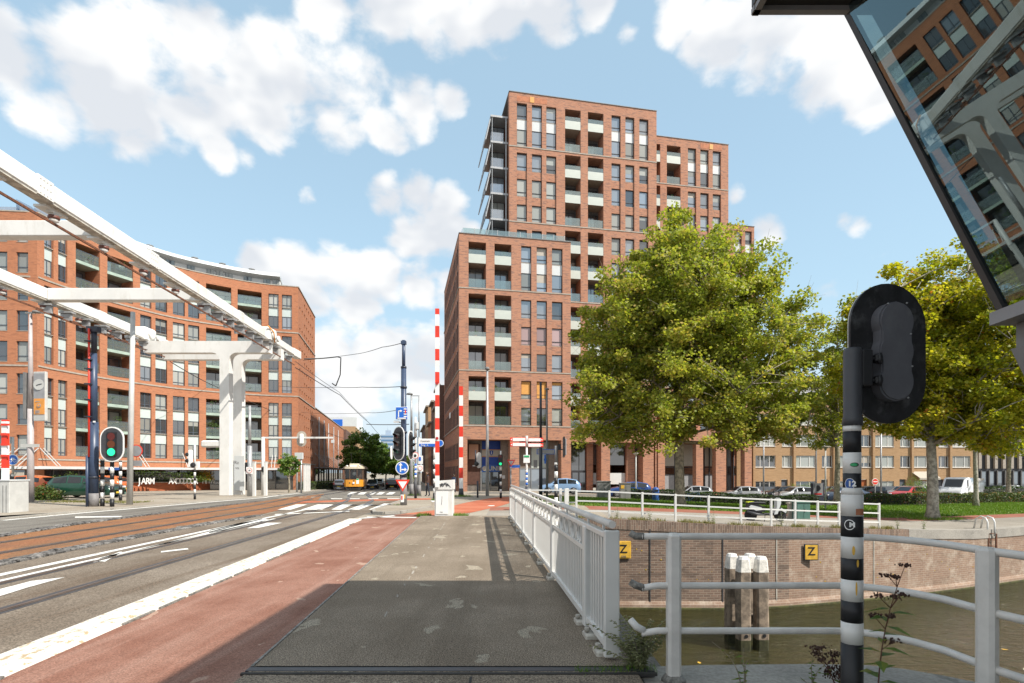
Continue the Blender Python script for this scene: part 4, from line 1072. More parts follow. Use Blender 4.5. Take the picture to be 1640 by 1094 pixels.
    # corner shop in the low block
    fA = fmap(0)
    def UA(px, d=2.3): return U(px, d)
    def spanel(name, a, b, z0, z1, d, mat, t=.06):
        ua, ub = UA(a, d), UA(b, d); return panel(root, name, fA((ua + ub) / 2, d, z0), TA, ub - ua, z1 - z0, t, mat)
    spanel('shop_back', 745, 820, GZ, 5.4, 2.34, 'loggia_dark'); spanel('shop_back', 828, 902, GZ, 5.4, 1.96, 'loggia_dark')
    spanel('brick_return', 802.5, 817.5, GZ, 5.35, 1.2, 'loggia_wall', .5)
    spanel('shop_photo', 749, 770, .3, 4.95, 2.25, 'coat_brown'); spanel('shop_photo', 751, 766, 3.2, 4.9, 2.21, 'skin'); spanel('shop_mullion', 769.5, 771.5, GZ, 5.3, 2.18, 'mid_grey', .12)
    spanel('shop_panel', 772, 802.5, 4.35, 5.3, 2.25, 'shop_blue'); spanel('shop_panel', 772, 802.5, 3.55, 4.25, 2.25, 'shop_cream'); spanel('shop_panel', 772, 802.5, 2.55, 3.45, 2.25, 'shop_blue'); spanel('shop_panel', 771, 802.5, 1.75, 2.53, 2.20, 'street_blue')
    for z in (3.46, 4.26): spanel('shop_stripe', 772, 802.5, z, z + .07, 2.23, 'shop_orange')
    ub_ = UA(787, 2.2); mb = MB(); c = fA(ub_, 2.19, 3.92)
    mb.prism([(-.2, .27), (-.2, -.02), (-.1, -.2), (0, -.28), (.1, -.2), (.2, -.02), (.2, .27)], lambda x, z: c + TE * x + TN * .02 + VC((0, 0, z)), lambda x, z: c + TE * x - TN * .02 + VC((0, 0, z))); mb.build('shop_emblem', MT['shop_blue'], root)
    mb = MB(); mb.beam(c - TN * .03 + VC((0, 0, -.16)), c - TN * .03 + VC((0, 0, .2)), .06, .02, up=TN); mb.build('emblem_mark', MT['sign_white'], root)
    put_text('shop_lettering', 'UNIE', .72, MT['shop_cream'], root, fA(UA(792.5, 2.18), 2.15, 2.12), TA, .02)
    mb = MB(); c2 = fA(UA(776, 2.18), 2.16, 2.12); mb.lathe(c2, [(.27, 0), (.27, .03)], 20, 'Y'); mb.build('shop_emblem', MT['shop_cream'], root)
    spanel('shop_glass', 772, 802, GZ, 1.7, 2.2, 'pane_dark'); spanel('shop_mullion', 785.5, 786.5, GZ, 1.7, 2.14, 'mid_grey', .08)
    spanel('shop_panel', 832, 850, 2.2, 5.2, 1.85, 'loggia_wall'); spanel('shop_panel', 851, 880, 2.2, 5.2, 1.85, 'pale_panel'); spanel('shop_glass', 832, 878, GZ, 2.1, 1.8, 'pane_sky'); spanel('brick_return', 880, 899, GZ, 5.3, 1.2, 'loggia_wall', .5)
    for x in (832.5, 850.5, 866, 879): spanel('shop_mullion', x - .6, x + .6, GZ, 5.3, 1.74, 'mid_grey', .1)
    spanel('shop_mullion', 832, 880, 2.08, 2.2, 1.74, 'mid_grey', .1)
    # name letters on the band over the arcade, half hidden by the plane tree
    # small plate on the flank
    mb = MB(); mb.box(flank_sign := (TC + TN * 10.5 - TE * .06 + VC((0, 0, 9.0))), (.05, 1.2, .7), TA); mb.build('flank_sign', MT['sign_white'], root)
    return root
tower()

# ---------- the curved orange brick block on the left
def curved_block():
    plan = [(-80, 49.5), (-62, 50.3), (-46.6, 51.0), (-43.35, 51.3), (-43.2, 53.2), (-42.5, 56.8), (-41.2, 60.6), (-38.9, 64.9), (-35.6, 68.0), (-31.8, 70.6), (-27.4, 72.0)]
    V2 = [VC(p) for p in plan]
    # smooth the concave run after the corner
    sm = V2[:4]; run = V2[3:]
    for i in range(len(run) - 1):
        p0 = run[max(i - 1, 0)]; p1 = run[i]; p2 = run[i + 1]; p3 = run[min(i + 2, len(run) - 1)]
        for k in range(1, 5):
            t = k / 4; a = -t ** 3 + 2 * t * t - t; b = 3 * t ** 3 - 5 * t * t + 2; c = -3 * t ** 3 + 4 * t * t + t; d = t ** 3 - t * t
            sm.append((p0 * a + p1 * b + p2 * c + p3 * d) / 2)
    D = [0.0]
    for a, b in zip(sm, sm[1:]): D.append(D[-1] + (b - a).length)
    def pt(u):
        if u <= 0: i = 0
        else: i = min(max(j for j in range(len(D)) if D[j] <= u), len(sm) - 2)
        f = (u - D[i]) / (D[i + 1] - D[i]); e = (sm[i + 1] - sm[i]).normalized(); return sm[i] + (sm[i + 1] - sm[i]) * f, e
    def fm(u, d, z):
        p, e = pt(u); return VC((p.x - e.y * d, p.y + e.x * d, z))
    def ang(u): e = pt(u)[1]; return math.atan2(e.y, e.x)
    def U(px):
        best = None
        for k in range(2400):
            u = D[-1] * k / 2399; p = pt(u)[0]; x = CXP + FPX * p.x / p.y
            if best is None or abs(x - px) < best[0]: best = (abs(x - px), u)
        return best[1]
    GZ = -0.8; base = [2.88, 11.41, 19.53, 25.45]
    root = empty('curved_apartment_block', (-35, 68, GZ), 'curved orange brick apartment block with green balconies behind the tram street', 'building')
    wall, band, white = MB(), MB(), MB()
    Wc = [(71, 86), (93, 108), (224.5, 242.5), (249, 267.5), (277, 296), (301.5, 319), (429.8, 446.3), (451.5, 467.4)]
    Sc = [(-64, -46), (-34, -16), (-6, 13), (26, 45)]
    Lc = [(121.5, 160), (172, 213), (330, 370.6), (380.5, 419)]
    groups = [(2.88, 11.41, 3), (11.41, 19.53, 3), (19.53, 25.45, 2)]
    Uc = {}
    for c in Wc + Sc + Lc:
        Uc[c] = (U(c[0]), U(c[1])) if c[0] > -1 else (U(26) - (26 - c[0]) / 45 * 2.62, U(26) - (26 - c[1]) / 45 * 2.62)
    u_end = D[-1]; ops = []
    for (g0, g1, nf) in groups:
        fh = (g1 - g0 - 1.3 + 1.15) / nf if nf == 3 else 2.75
        z0 = g0 + .38; z1 = g0 + (7.62 if nf == 3 else 4.78); pitch = (z1 - z0 + 1.15) / nf
        for c in Wc:
            ua, ub = Uc[c]; uc = (ua + ub) / 2; w = ub - ua; ops.append((ua, ub, z0, z1, .28))
            for k in range(nf):
                zb = z0 + k * pitch; h = pitch - 1.15
                r = random.random(); window(root, fm(uc, .2, zb), ang(uc), w - .02, h, 'left', pick(r, [(.42, 'pane_dark'), (.58, 'pane_sky'), (.88, 'pane_curtain'), (1, 'pane_blind')]), sill=True)
                if k < nf - 1: panel(root, 'infill_panel', fm(uc, .17, zb + h), ang(uc), w - .02, 1.13, .06, 'mint_panel')
        for c in Sc:
            ua, ub = Uc[c]; uc = (ua + ub) / 2; w = ub - ua
            for k in range(nf):
                zb = z0 + k * pitch; h = pitch - .95
                ops.append((ua, ub, zb, zb + h, .22)); window(root, fm(uc, .16, zb), ang(uc), w - .02, h, 'left_low', pick(random.random(), [(.25, 'pane_dark'), (.5, 'pane_curtain'), (1, 'pane_blind')]))
        for c in Lc:
            ua, ub = Uc[c]; uc = (ua + ub) / 2; w = ub - ua; ops.append((ua, ub, z0, z1, 2.0)); A = ang(uc)
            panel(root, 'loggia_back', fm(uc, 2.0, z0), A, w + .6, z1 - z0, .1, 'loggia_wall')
            for k in range(nf):
                zf = z0 + k * pitch
                window(root, fm(uc, 1.84, zf + .02), A, w - .5, 2.15, 'door', pick(random.random(), [(.55, 'pane_dark'), (.8, 'pane_sky'), (1, 'pane_curtain')]), sill=False)
                if k > 0:
                    panel(root, 'balcony_slab', fm(uc, .05, zf - .3), A, w - .02, .3, 1.9, 'green_slab')
                bg = panel(root, 'balustrade', fm(uc, .08, zf + .98), A, w - .04, .05, .05, 'slate_frame')
                panel(bg, 'balustrade_glass', wl(bg) + VC((0, 0, -.95)), 0, w - .06, .93, .02, 'balcony_glass')
                panel(bg, 'balustrade_rail', wl(bg) + VC((0, 0, -.5)), 0, w - .06, .04, .04, 'slate_frame')
                for s in (-.25, .25): panel(bg, 'balustrade_post', wl(bg) + VC((s * w, 0, -.95)), 0, .05, .97, .05, 'slate_frame')
                for _ in range(random.randint(0, 2)):
                    q = fm(uc + random.uniform(-.35, .35) * w, .35, zf + random.choice((.02, .75))); mb2 = MB(); mb2.lathe(q, [(.13, 0), (.18, .28)], 8); mb2.build('flower_pot', MT[random.choice(('terracotta', 'white_frame', 'shop_cream'))], root)
                    mb3 = MB()
                    for _k in range(26):
                        p = q + VC((random.gauss(0, .2), random.gauss(0, .15), .28 + abs(random.gauss(.2, .2)))); mb3.add([p, p + VC((.12, 0, .05)), p + VC((.02, .08, .15))], [(0, 1, 2)])
                    K(mb3.build('potted_plant', MT['leaf_potted'], root), 'stuff')
    br = [D[i] for i in range(2, len(D))]
    facade(wall, fm, 0, u_end, GZ, 25.45, [o for o in ops] + [(U(71), u_end - .6, GZ, 1.9, 1.6), (0, U(50), GZ, 1.9, 1.6)], .25, True, br)
    us = [k * u_end / 60 for k in range(61)]
    for g in (2.88, 11.41, 19.53):
        for a, b in zip(us, us[1:]):
            band.quad(fm(a, -.06, g - .07), fm(b, -.06, g - .07), fm(b, -.06, g + .07), fm(a, -.06, g + .07)); band.quad(fm(a, -.06, g + .07), fm(b, -.06, g + .07), fm(b, .1, g + .07), fm(a, .1, g + .07)); band.quad(fm(a, .05, g - .07), fm(b, .05, g - .07), fm(b, -.06, g - .07), fm(a, -.06, g - .07))
    for a, b in zip(us, us[1:]):
        T = 25.45; band.quad(fm(a, -.04, T - .05), fm(b, -.04, T - .05), fm(b, -.04, T + .06), fm(a, -.04, T + .06)); band.quad(fm(a, -.04, T + .06), fm(b, -.04, T + .06), fm(b, .4, T + .06), fm(a, .4, T + .06)); 
    # flat roof and back
    roof = MB()
    for a, b in zip(us, us[1:]): roof.quad(fm(a, .1, 25.2), fm(b, .1, 25.2), fm(b, 9, 25.2), fm(a, 9, 25.2)); wall.quad(fm(b, 9, GZ), fm(a, 9, GZ), fm(a, 9, 25.2), fm(b, 9, 25.2))
    roof.build('roof', MT['roof_grey'], root)
    # set-back top storey: white walls, ribbon windows, oversailing white roof
    pa, pb = U(215), U(447)
    pu = [pa + (pb - pa) * k / 16 for k in range(17)]
    pw, pr = MB(), MB()
    for i, (a, b) in enumerate(zip(pu, pu[1:])):
        pw.quad(fm(a, 1.6, 25.2), fm(b, 1.6, 25.2), fm(b, 1.6, 26.85), fm(a, 1.6, 26.85))
        pr.quad(fm(a, .7, 26.8), fm(b, .7, 26.8), fm(b, 1.2, 27.35), fm(a, 1.2, 27.35)); pr.quad(fm(a, 1.2, 27.35), fm(b, 1.2, 27.35), fm(b, 7, 27.6), fm(a, 7, 27.6)); pr.quad(fm(b, .7, 26.8), fm(a, .7, 26.8), fm(a, 1.7, 26.45), fm(b, 1.7, 26.45))
        if i % 2 == 0 or i % 3 == 0:
            uc = (a + b) / 2; w = (b - a) * .8; panel(root, 'ribbon_window', fm(uc, 1.5, 25.45), ang(uc), w, 1.25, .06, 'slate_frame')
            for s in (-.25, .25): panel(root, 'ribbon_pane', fm(uc + s * w, 1.46, 25.52), ang(uc), w * .44, 1.1, .03, 'pane_blind')
    q = pu[-1]; pr.quad(fm(q, .7, 26.8), fm(q, 7, 26.8), fm(q, 7, 27.6), fm(q, 1.2, 27.35)); pw.quad(fm(q, 1.6, 25.2), fm(q, 7, 25.2), fm(q, 7, 26.5), fm(q, 1.6, 26.5))
    pw.build('penthouse', MT['white_frame'], root); pr.build('penthouse_roof', MT['white_panel'], root)
    for k in (3, 7, 10, 13):
        mb = MB(); c = fm(pu[k], 2.4, 27.35); mb.lathe(c, [(.28, 0), (.28, .35), (.4, .36), (.4, .5)], 10); mb.build('roof_vent', MT['mid_grey'], root)
    # a glazed roof edge on the left stretch
    for k in range(9):
        ua = U(64) - 8 + k * 1.7; panel(root, 'roof_glass', fm(ua, 2.0, 25.4), ang(ua), 1.6, 1.3, .03, 'side_glass')
    for k in range(8):
        ua = U(70) + k * 1.55; panel(root, 'roof_glass', fm(ua, 1.6, 25.4), ang(ua), 1.45, 1.0, .03, 'side_glass')
    # end wall towards the street, tall part and the long lower wing
    ea = math.atan2(.981, -.194); E2 = VC((-.194, .981, 0)); C = VC((-27.4, 72.0, 0)); N2 = VC((-.981, -.194, 0))
    fe = lambda u, d, z: C + E2 * u + N2 * d + VC((0, 0, z))
    eops = []; 
    for g0, n_ in ((3.4, 3), (12.0, 3), (20.0, 2)):
        for k in range(n_ * 2):
            z = g0 + k * 1.36
            for (s, c_) in ((1.0, 2), (4.6, 5)):
                for i in range(c_):
                    if (k % 2 == 0) or s > 4: eops.append((s + i * 1.7, s + i * 1.7 + .7, z, z + .5, .25))
    facade(wall, fe, 0, 14.4, GZ, 25.45, eops, .25)
    lops = []
    for z in (2.4, 3.9, 5.4, 6.9, 8.6):
        for grp in range(7):
            for i in range(4): lops.append((15.5 + grp * 6.2 + i * 1.2, 15.5 + grp * 6.2 + i * 1.2 + .55, z, z + .5, .2))
    facade(wall, fe, 14.4, 58, GZ, 11.6, lops, .2)
    wall.quad(fe(14.4, 0, 11.6), fe(14.4, 9, 11.6), fe(14.4, 9, 25.45), fe(14.4, 0, 25.45)); wall.quad(fe(58, 0, GZ), fe(58, 9, GZ), fe(58, 9, 11.6), fe(58, 0, 11.6))
    dk = MB()
    dk.quad(fe(0, .24, GZ), fe(58, .24, GZ), fe(58, .24, 11.5), fe(0, .24, 11.5)); dk.quad(fe(0, .26, 11.4), fe(14.3, .26, 11.4), fe(14.3, .26, 25.3), fe(0, .26, 25.3)); dk.build('slit_glass', MT['pane_dark'], root)
    roof2 = MB(); roof2.quad(fe(0, 0, 25.2), fe(14.4, 0, 25.2), fe(14.4, 9, 25.2), fe(0, 9, 25.2)); roof2.quad(fe(14.4, 0, 11.3), fe(58, 0, 11.3), fe(58, 9, 11.3), fe(14.4, 9, 11.3)); roof2.build('roof', MT['roof_grey'], root)
    for g in (2.88, 11.41, 19.53, 25.45): band.beam(fe(0, -.03, g), fe(14.4, -.03, g), .12, .12)
    band.beam(fe(14.4, -.03, 11.6), fe(58, -.03, 11.6), .14, .12)
    for u in (18, 24, 30, 38, 46): mb = MB(); mb.pole(*fe(u, -.1, 0)[:2], GZ, 10.5, .09, n=6); mb.build('downpipe', MT['galvanised'], root)
    # shop front under the wing with raking canopy stays
    for k in range(12):
        u = 14 + k * 3.4; panel(root, 'shop_front', fe(u + 1.6, -.06, GZ), ea, 3.2, 3.0, .05, 'pane_dark'); panel(root, 'shop_mullion', fe(u, -.14, GZ), ea, .14, 3.0, .12, 'mid_grey')
        mb = MB(); mb.beam(fe(u, -.05, 4.6), fe(u, -2.0, 2.55), .07, .07); mb.build('canopy_stay', MT['galvanised'], root)
    mb = MB(); a, b = fe(13, -1.1, 2.42), fe(57, -1.1, 2.42); mb.beam(a, b, 2.0, .14); mb.build('canopy', MT['mid_grey'], root)
    wall.build('wall', MT['orange_brick'], root); band.build('string_course', MT['stone_band'], root)
    # ground floor: dark recessed shop fronts under a thin white canopy hung on stays
    k = 0; u = U(66)
    while u < u_end - 1.5:
        uc = u + 1.25
        panel(root, 'shop_front', fm(uc, 1.5, GZ), ang(uc), 2.6, 2.75, .05, 'pane_dark'); panel(root, 'shop_mullion', fm(u, 1.42, GZ), ang(u), .12, 2.75, .1, 'mid_grey')
        if k % 2 == 0:
            for s in (-.18, .18):
                mb = MB(); mb.beam(fm(u + s, -.05, 3.9), fm(u + s, -1.7, 2.25), .07, .05); mb.build('canopy_stay', MT['pale_grey'], root)
        u += 2.5; k += 1
    can = MB(); cu = [U(64) + (u_end - U(64)) * k / 30 for k in range(31)]
    for a, b in zip(cu, cu[1:]):
        for (d0, za, d1, zb) in ((-1.75, 1.98, -1.75, 2.16), (-1.75, 2.16, 0, 2.26)): can.quad(fm(a, d0, za), fm(b, d0, za), fm(b, d1, zb), fm(a, d1, zb))
        can.quad(fm(b, -1.75, 1.98), fm(a, -1.75, 1.98), fm(a, 0, 1.98), fm(b, 0, 1.98))
    can.build('canopy', MT['white_panel'], root)
    can = MB(); cu = [k * U(64) / 8 for k in range(9)]
    for a, b in zip(cu, cu[1:]):
        can.quad(fm(a, -1.75, 1.98), fm(b, -1.75, 1.98), fm(b, -1.75, 2.16), fm(a, -1.75, 2.16)); can.quad(fm(a, -1.75, 2.16), fm(b, -1.75, 2.16), fm(b, 0, 2.26), fm(a, 0, 2.26)); can.quad(fm(b, -1.75, 1.98), fm(a, -1.75, 1.98), fm(a, 0, 1.98), fm(b, 0, 1.98))
        panel(root, 'shop_front', fm((a + b) / 2, 1.5, GZ), ang(a), (b - a) - .1, 2.75, .05, 'pane_dark')
    can.build('canopy', MT['white_panel'], root)
    for (px, w) in ((28, 1.9), (58, 1.9)):
        for s in (-.18, .18): mb = MB(); u = U(px); mb.beam(fm(u + s, -.05, 3.9), fm(u + s - .5, -1.7, 2.25), .07, .05); mb.build('canopy_stay', MT['pale_grey'], root)
    sg = panel(root, 'shop_sign', fm(U(42), -1.1, 1.05), 0.03, 1.15, .62, .08, 'shop_cream')
    return fm, U, ang, root
LFM, LU, LANG, LROOT = curved_block()

# ---------- tan brick terrace on the right, dark block beyond it
def tan_terrace():
    A = math.atan2(.09, .996); E = VC((math.cos(A), math.sin(A), 0)); Nn = VC((-math.sin(A), math.cos(A), 0)); C = VC((29.6, 74.0, 0)); GZ = -1.7
    root = empty('tan_brick_terrace', (45, 75, GZ), 'tan brick terrace of flats with white window frames behind the trees', 'building')
    fm = lambda u, d, z: C + E * u + Nn * d + VC((0, 0, z))
    wall = MB(); ops = []; W = 34.0; top = 12.0
    levels = [(-1.25, 1.75), (1.62 + .75, 1.55), (5.15, 1.55), (8.0, 1.4)]
    bay = 5.6
    for b in range(6):
        u0 = .3 + b * bay
        for li, (z, h) in enumerate(levels):
            for (a, w, st) in ((.35, 1.5, 'white'), (2.15, 2.9, 'white')):
                if li == 0 and a < 1: 
                    ops.append((u0 + .25, u0 + 1.15, GZ, .75, .25)); panel(root, 'front_door', fm(u0 + .7, .2, GZ), A, .88, 2.4, .06, ('wood_door', 'plinth', 'dark_frame')[b % 3]); continue
                ops.append((u0 + a, u0 + a + w, z, z + h, .16)); window(root, fm(u0 + a + w / 2, .1, z), A, w - .02, h, st, pick(random.random(), [(.4, 'pane_dark'), (.75, 'pane_curtain'), (1, 'pane_blind')]))
        mb = MB(); mb.box(fm(u0 + 1.98, -.12, (GZ + top) / 2), (.32, .3, top - GZ - .1), A); mb.build('pilaster', MT['tan_brick'], root)
    facade(wall, fm, 0, W, GZ, top, ops, .15)
    wall.quad(fm(W, 0, GZ), fm(W, 9, GZ), fm(W, 9, top), fm(W, 0, top)); wall.quad(fm(0, 9, GZ), fm(0, 0, GZ), fm(0, 0, top), fm(0, 9, top))
    wall.build('wall', MT['tan_brick'], root)
    mb = MB(); mb.beam(fm(0, -.25, top + .1), fm(W, -.25, top + .1), .7, .3); mb.build('gutter', MT['white_frame'], root)
    mb = MB(); mb.quad(fm(0, 0, top + .2), fm(W, 0, top + .2), fm(W, 2.6, top + 3), fm(0, 2.6, top + 3)); mb.quad(fm(0, 2.6, top + 3), fm(W, 2.6, top + 3), fm(W, 9, top + 3), fm(0, 9, top + 3)); mb.quad(fm(W, 0, top + .2), fm(W, 9, top + .2), fm(W, 9, top + 3), fm(W, 2.6, top + 3)); mb.quad(fm(0, 9, top + .2), fm(0, 0, top + .2), fm(0, 2.6, top + 3), fm(0, 9, top + 3)); mb.build('roof', MT['roof_grey'], root)
    for b in range(6): panel(root, 'dormer', fm(2.8 + b * bay, .5, top + .5), A, 2.2, 1.7, 1.4, 'white_frame'); window(root, fm(2.8 + b * bay, .4, top + .7), A, 1.9, 1.3, 'white', 'pane_dark', sill=False)
    mb = MB(); mb.beam(fm(0, -.04, GZ + .75), fm(W, -.04, GZ + .75), .06, 1.5); mb.build('plinth', MT['plinth'], root)
    mb = MB(); u = 24.6; mb.quad(fm(u, -1.5, .95), fm(u + 3, -1.5, .95), fm(u + 3, -.02, 1.8), fm(u, -.02, 1.8)); mb.quad(fm(u, -1.5, .7), fm(u + 3, -1.5, .7), fm(u + 3, -1.5, .95), fm(u, -1.5, .95)); mb.build('awning', MT['shop_cream'], root)
    return fm
TFM = tan_terrace()
def dark_block():
    GZ = -1.8; root = empty('dark_slatted_block', (80, 92, GZ), 'dark office block with vertical pale fins seen between the right-hand trees', 'building')
    mb = MB(); mb.box((82, 97, 6.0), (32, 14, 16)); mb.build('wall', MT['dark_grey'], root)
    for i in range(24):
        x = 67 + i * 1.28; panel(root, 'fin', (x, 89.6, 2.3), 0, .45, 2.6, .35, 'stone_band'); panel(root, 'fin', (x, 89.6, 6.4), 0, .45, 2.6, .35, 'stone_band'); panel(root, 'shop_mullion', (x + .3, 89.7, GZ), 0, .12, 3.8, .2, 'mid_grey')
        window(root, (x + .64, 89.85, GZ + .1), 0, 1.1, 3.6, 'plain', 'pane_sky', sill=False)
    mb = MB(); mb.box((150, 120, 5), (90, 14, 14)); mb.build('wing', MT['tan_brick'], root)
    for i in range(20):
        for k in range(3): window(root, (108 + i * 4.2, 112.85, .2 + k * 3.2), 0, 2.4, 1.6, 'white', 'pane_dark', sill=False)
dark_block()
# ---------- narrow fronts down the street on the right, hazy high-rise at its end
def street_fronts():
    E = TN; A0 = TC + TN * 24.0 - TE * 0.4
    rows = [(0, 8, 15, 'dark_street_brick', 'dark brick street front with tall windows just past the tower'), (8.2, 7, 12.5, 'tan_brick', 'pale narrow street front behind the dark brick one'), (15.4, 9, 14.5, 'dark_street_brick', 'second dark brick front further down the street'), (24.6, 11, 11.5, 'orange_brick', 'low red brick front further down the street'), (36, 14, 16, 'tan_brick', 'tall pale front near the end of the street'), (50.5, 22, 13, 'dark_street_brick', 'last dark front at the end of the street')]
    for (s, L, h, mat, lab) in rows:
        root = empty('street_front', A0 + E * (s + L / 2) + VC((0, 0, -.9)), lab, 'building', 'fronts along the street')
        fl = lambda u, d, z: A0 + E * (s + L - u) + TE * d + VC((0, 0, z))
        mb = MB(); ops = []
        nb = int(L / 2.4); 
        for i in range(nb):
            for k in range(int((h - 1) / 3.2)):
                u = .6 + i * 2.4; z = -.6 + k * 3.2; ops.append((u, u + 1.3, z, z + 2.2, .2)); window(root, fl(u + .65, .15, z), math.atan2(-E.y, -E.x), 1.28, 2.2, 'white' if mat == 'tan_brick' else 'plain', 'pane_dark', sill=False)
        facade(mb, fl, 0, L, -.9, h, ops, .2)
        c = A0 + E * (s + L / 2) + TE * 5
        mb.quad(fl(L, 0, -.9), fl(L, 10, -.9), fl(L, 10, h), fl(L, 0, h)); mb.quad(fl(0, 10, -.9), fl(0, 0, -.9), fl(0, 0, h), fl(0, 10, h)); mb.quad(fl(0, 0, h), fl(L, 0, h), fl(L, 10, h), fl(0, 10, h))
        mb.build('wall', MT[mat], root)
        mb = MB(); mb.beam(fl(0, -.2, h), fl(L, -.2, h), .6, .3); mb.build('cornice', MT['stone_band'], root)
    # left side of the street past the low wing
    for (s, L, h, mat, lab) in ((64, 26, 12, 'dark_street_brick', 'dark brick row behind the street trees'), (92, 40, 15, 'tan_brick', 'far pale block at the left end of the street')):
        C = VC((-27.4, 72.0, 0)); E2 = VC((-.194, .981, 0)); N2 = VC((-.981, -.194, 0))
        fe = lambda u, d, z: C + E2 * (s + u) + N2 * d + VC((0, 0, z))
        root = empty('street_front', fe(L / 2, 0, -.9), lab, 'building', 'fronts along the street'); mb = MB(); ops = []
        for i in range(int(L / 2.6)):
            for k in range(int(h / 3.3)):
                ops.append((.7 + i * 2.6, 2.0 + i * 2.6, -.5 + k * 3.3, 1.6 + k * 3.3, .2)); window(root, fe(1.35 + i * 2.6, .15, -.5 + k * 3.3), math.atan2(.981, -.194), 1.28, 2.1, 'plain', 'pane_dark', sill=False)
        facade(mb, fe, 0, L, -.9, h, ops, .2); mb.quad(fe(0, 9, -.9), fe(0, 0, -.9), fe(0, 0, h), fe(0, 9, h)); mb.quad(fe(0, 0, h), fe(L, 0, h), fe(L, 9, h), fe(0, 9, h)); mb.build('wall', MT[mat], root)
    # high-rise
    Y = 620; x0, x1 = atx(610, Y), atx(633, Y); zt = atz(696, Y)
    root = empty('distant_high_rise', ((x0 + x1) / 2, Y, -1), 'distant pale blue high-rise above the end of the street', 'building')
    mb = MB(); mb.box(((x0 + x1) / 2, Y + 8, zt / 2), (x1 - x0, 16, zt)); mb.build('tower_shaft', MT['far_blue'], root)
    for k in range(10):
        z = zt - 2.2 - k * 4.2; mb = MB(); mb.box(((x0 + x1) / 2, Y - .1, z), (x1 - x0 - .6, .3, 1.7)); mb.build('window_band', MT['far_blue_glass'], root)
    mb = MB(); mb.box(((x0 + x1) / 2 - 1, Y + 8, zt + 2.5), (6, 6, 5)); mb.pole((x0 + x1) / 2 - 2, Y + 8, zt + 4, zt + 12, .3, .1, 6); mb.build('plant_room', MT['far_blue'], root)
    # hotel roof peeping over the low wing
    Y = 260; root = empty('white_roof_block', (atx(545, Y), Y, -1), 'small white block with blue glass above the low brick wing', 'building')
    zt = atz(670, Y); mb = MB(); mb.box((atx(552, Y), Y, zt / 2), (14, 10, zt)); mb.build('wall', MT['white_panel'], root); mb = MB(); mb.box((atx(546, Y), Y - 5.1, zt - 2.5), (4.5, .3, 3)); mb.build('window_band', MT['sign_blue'], root)
street_fronts()

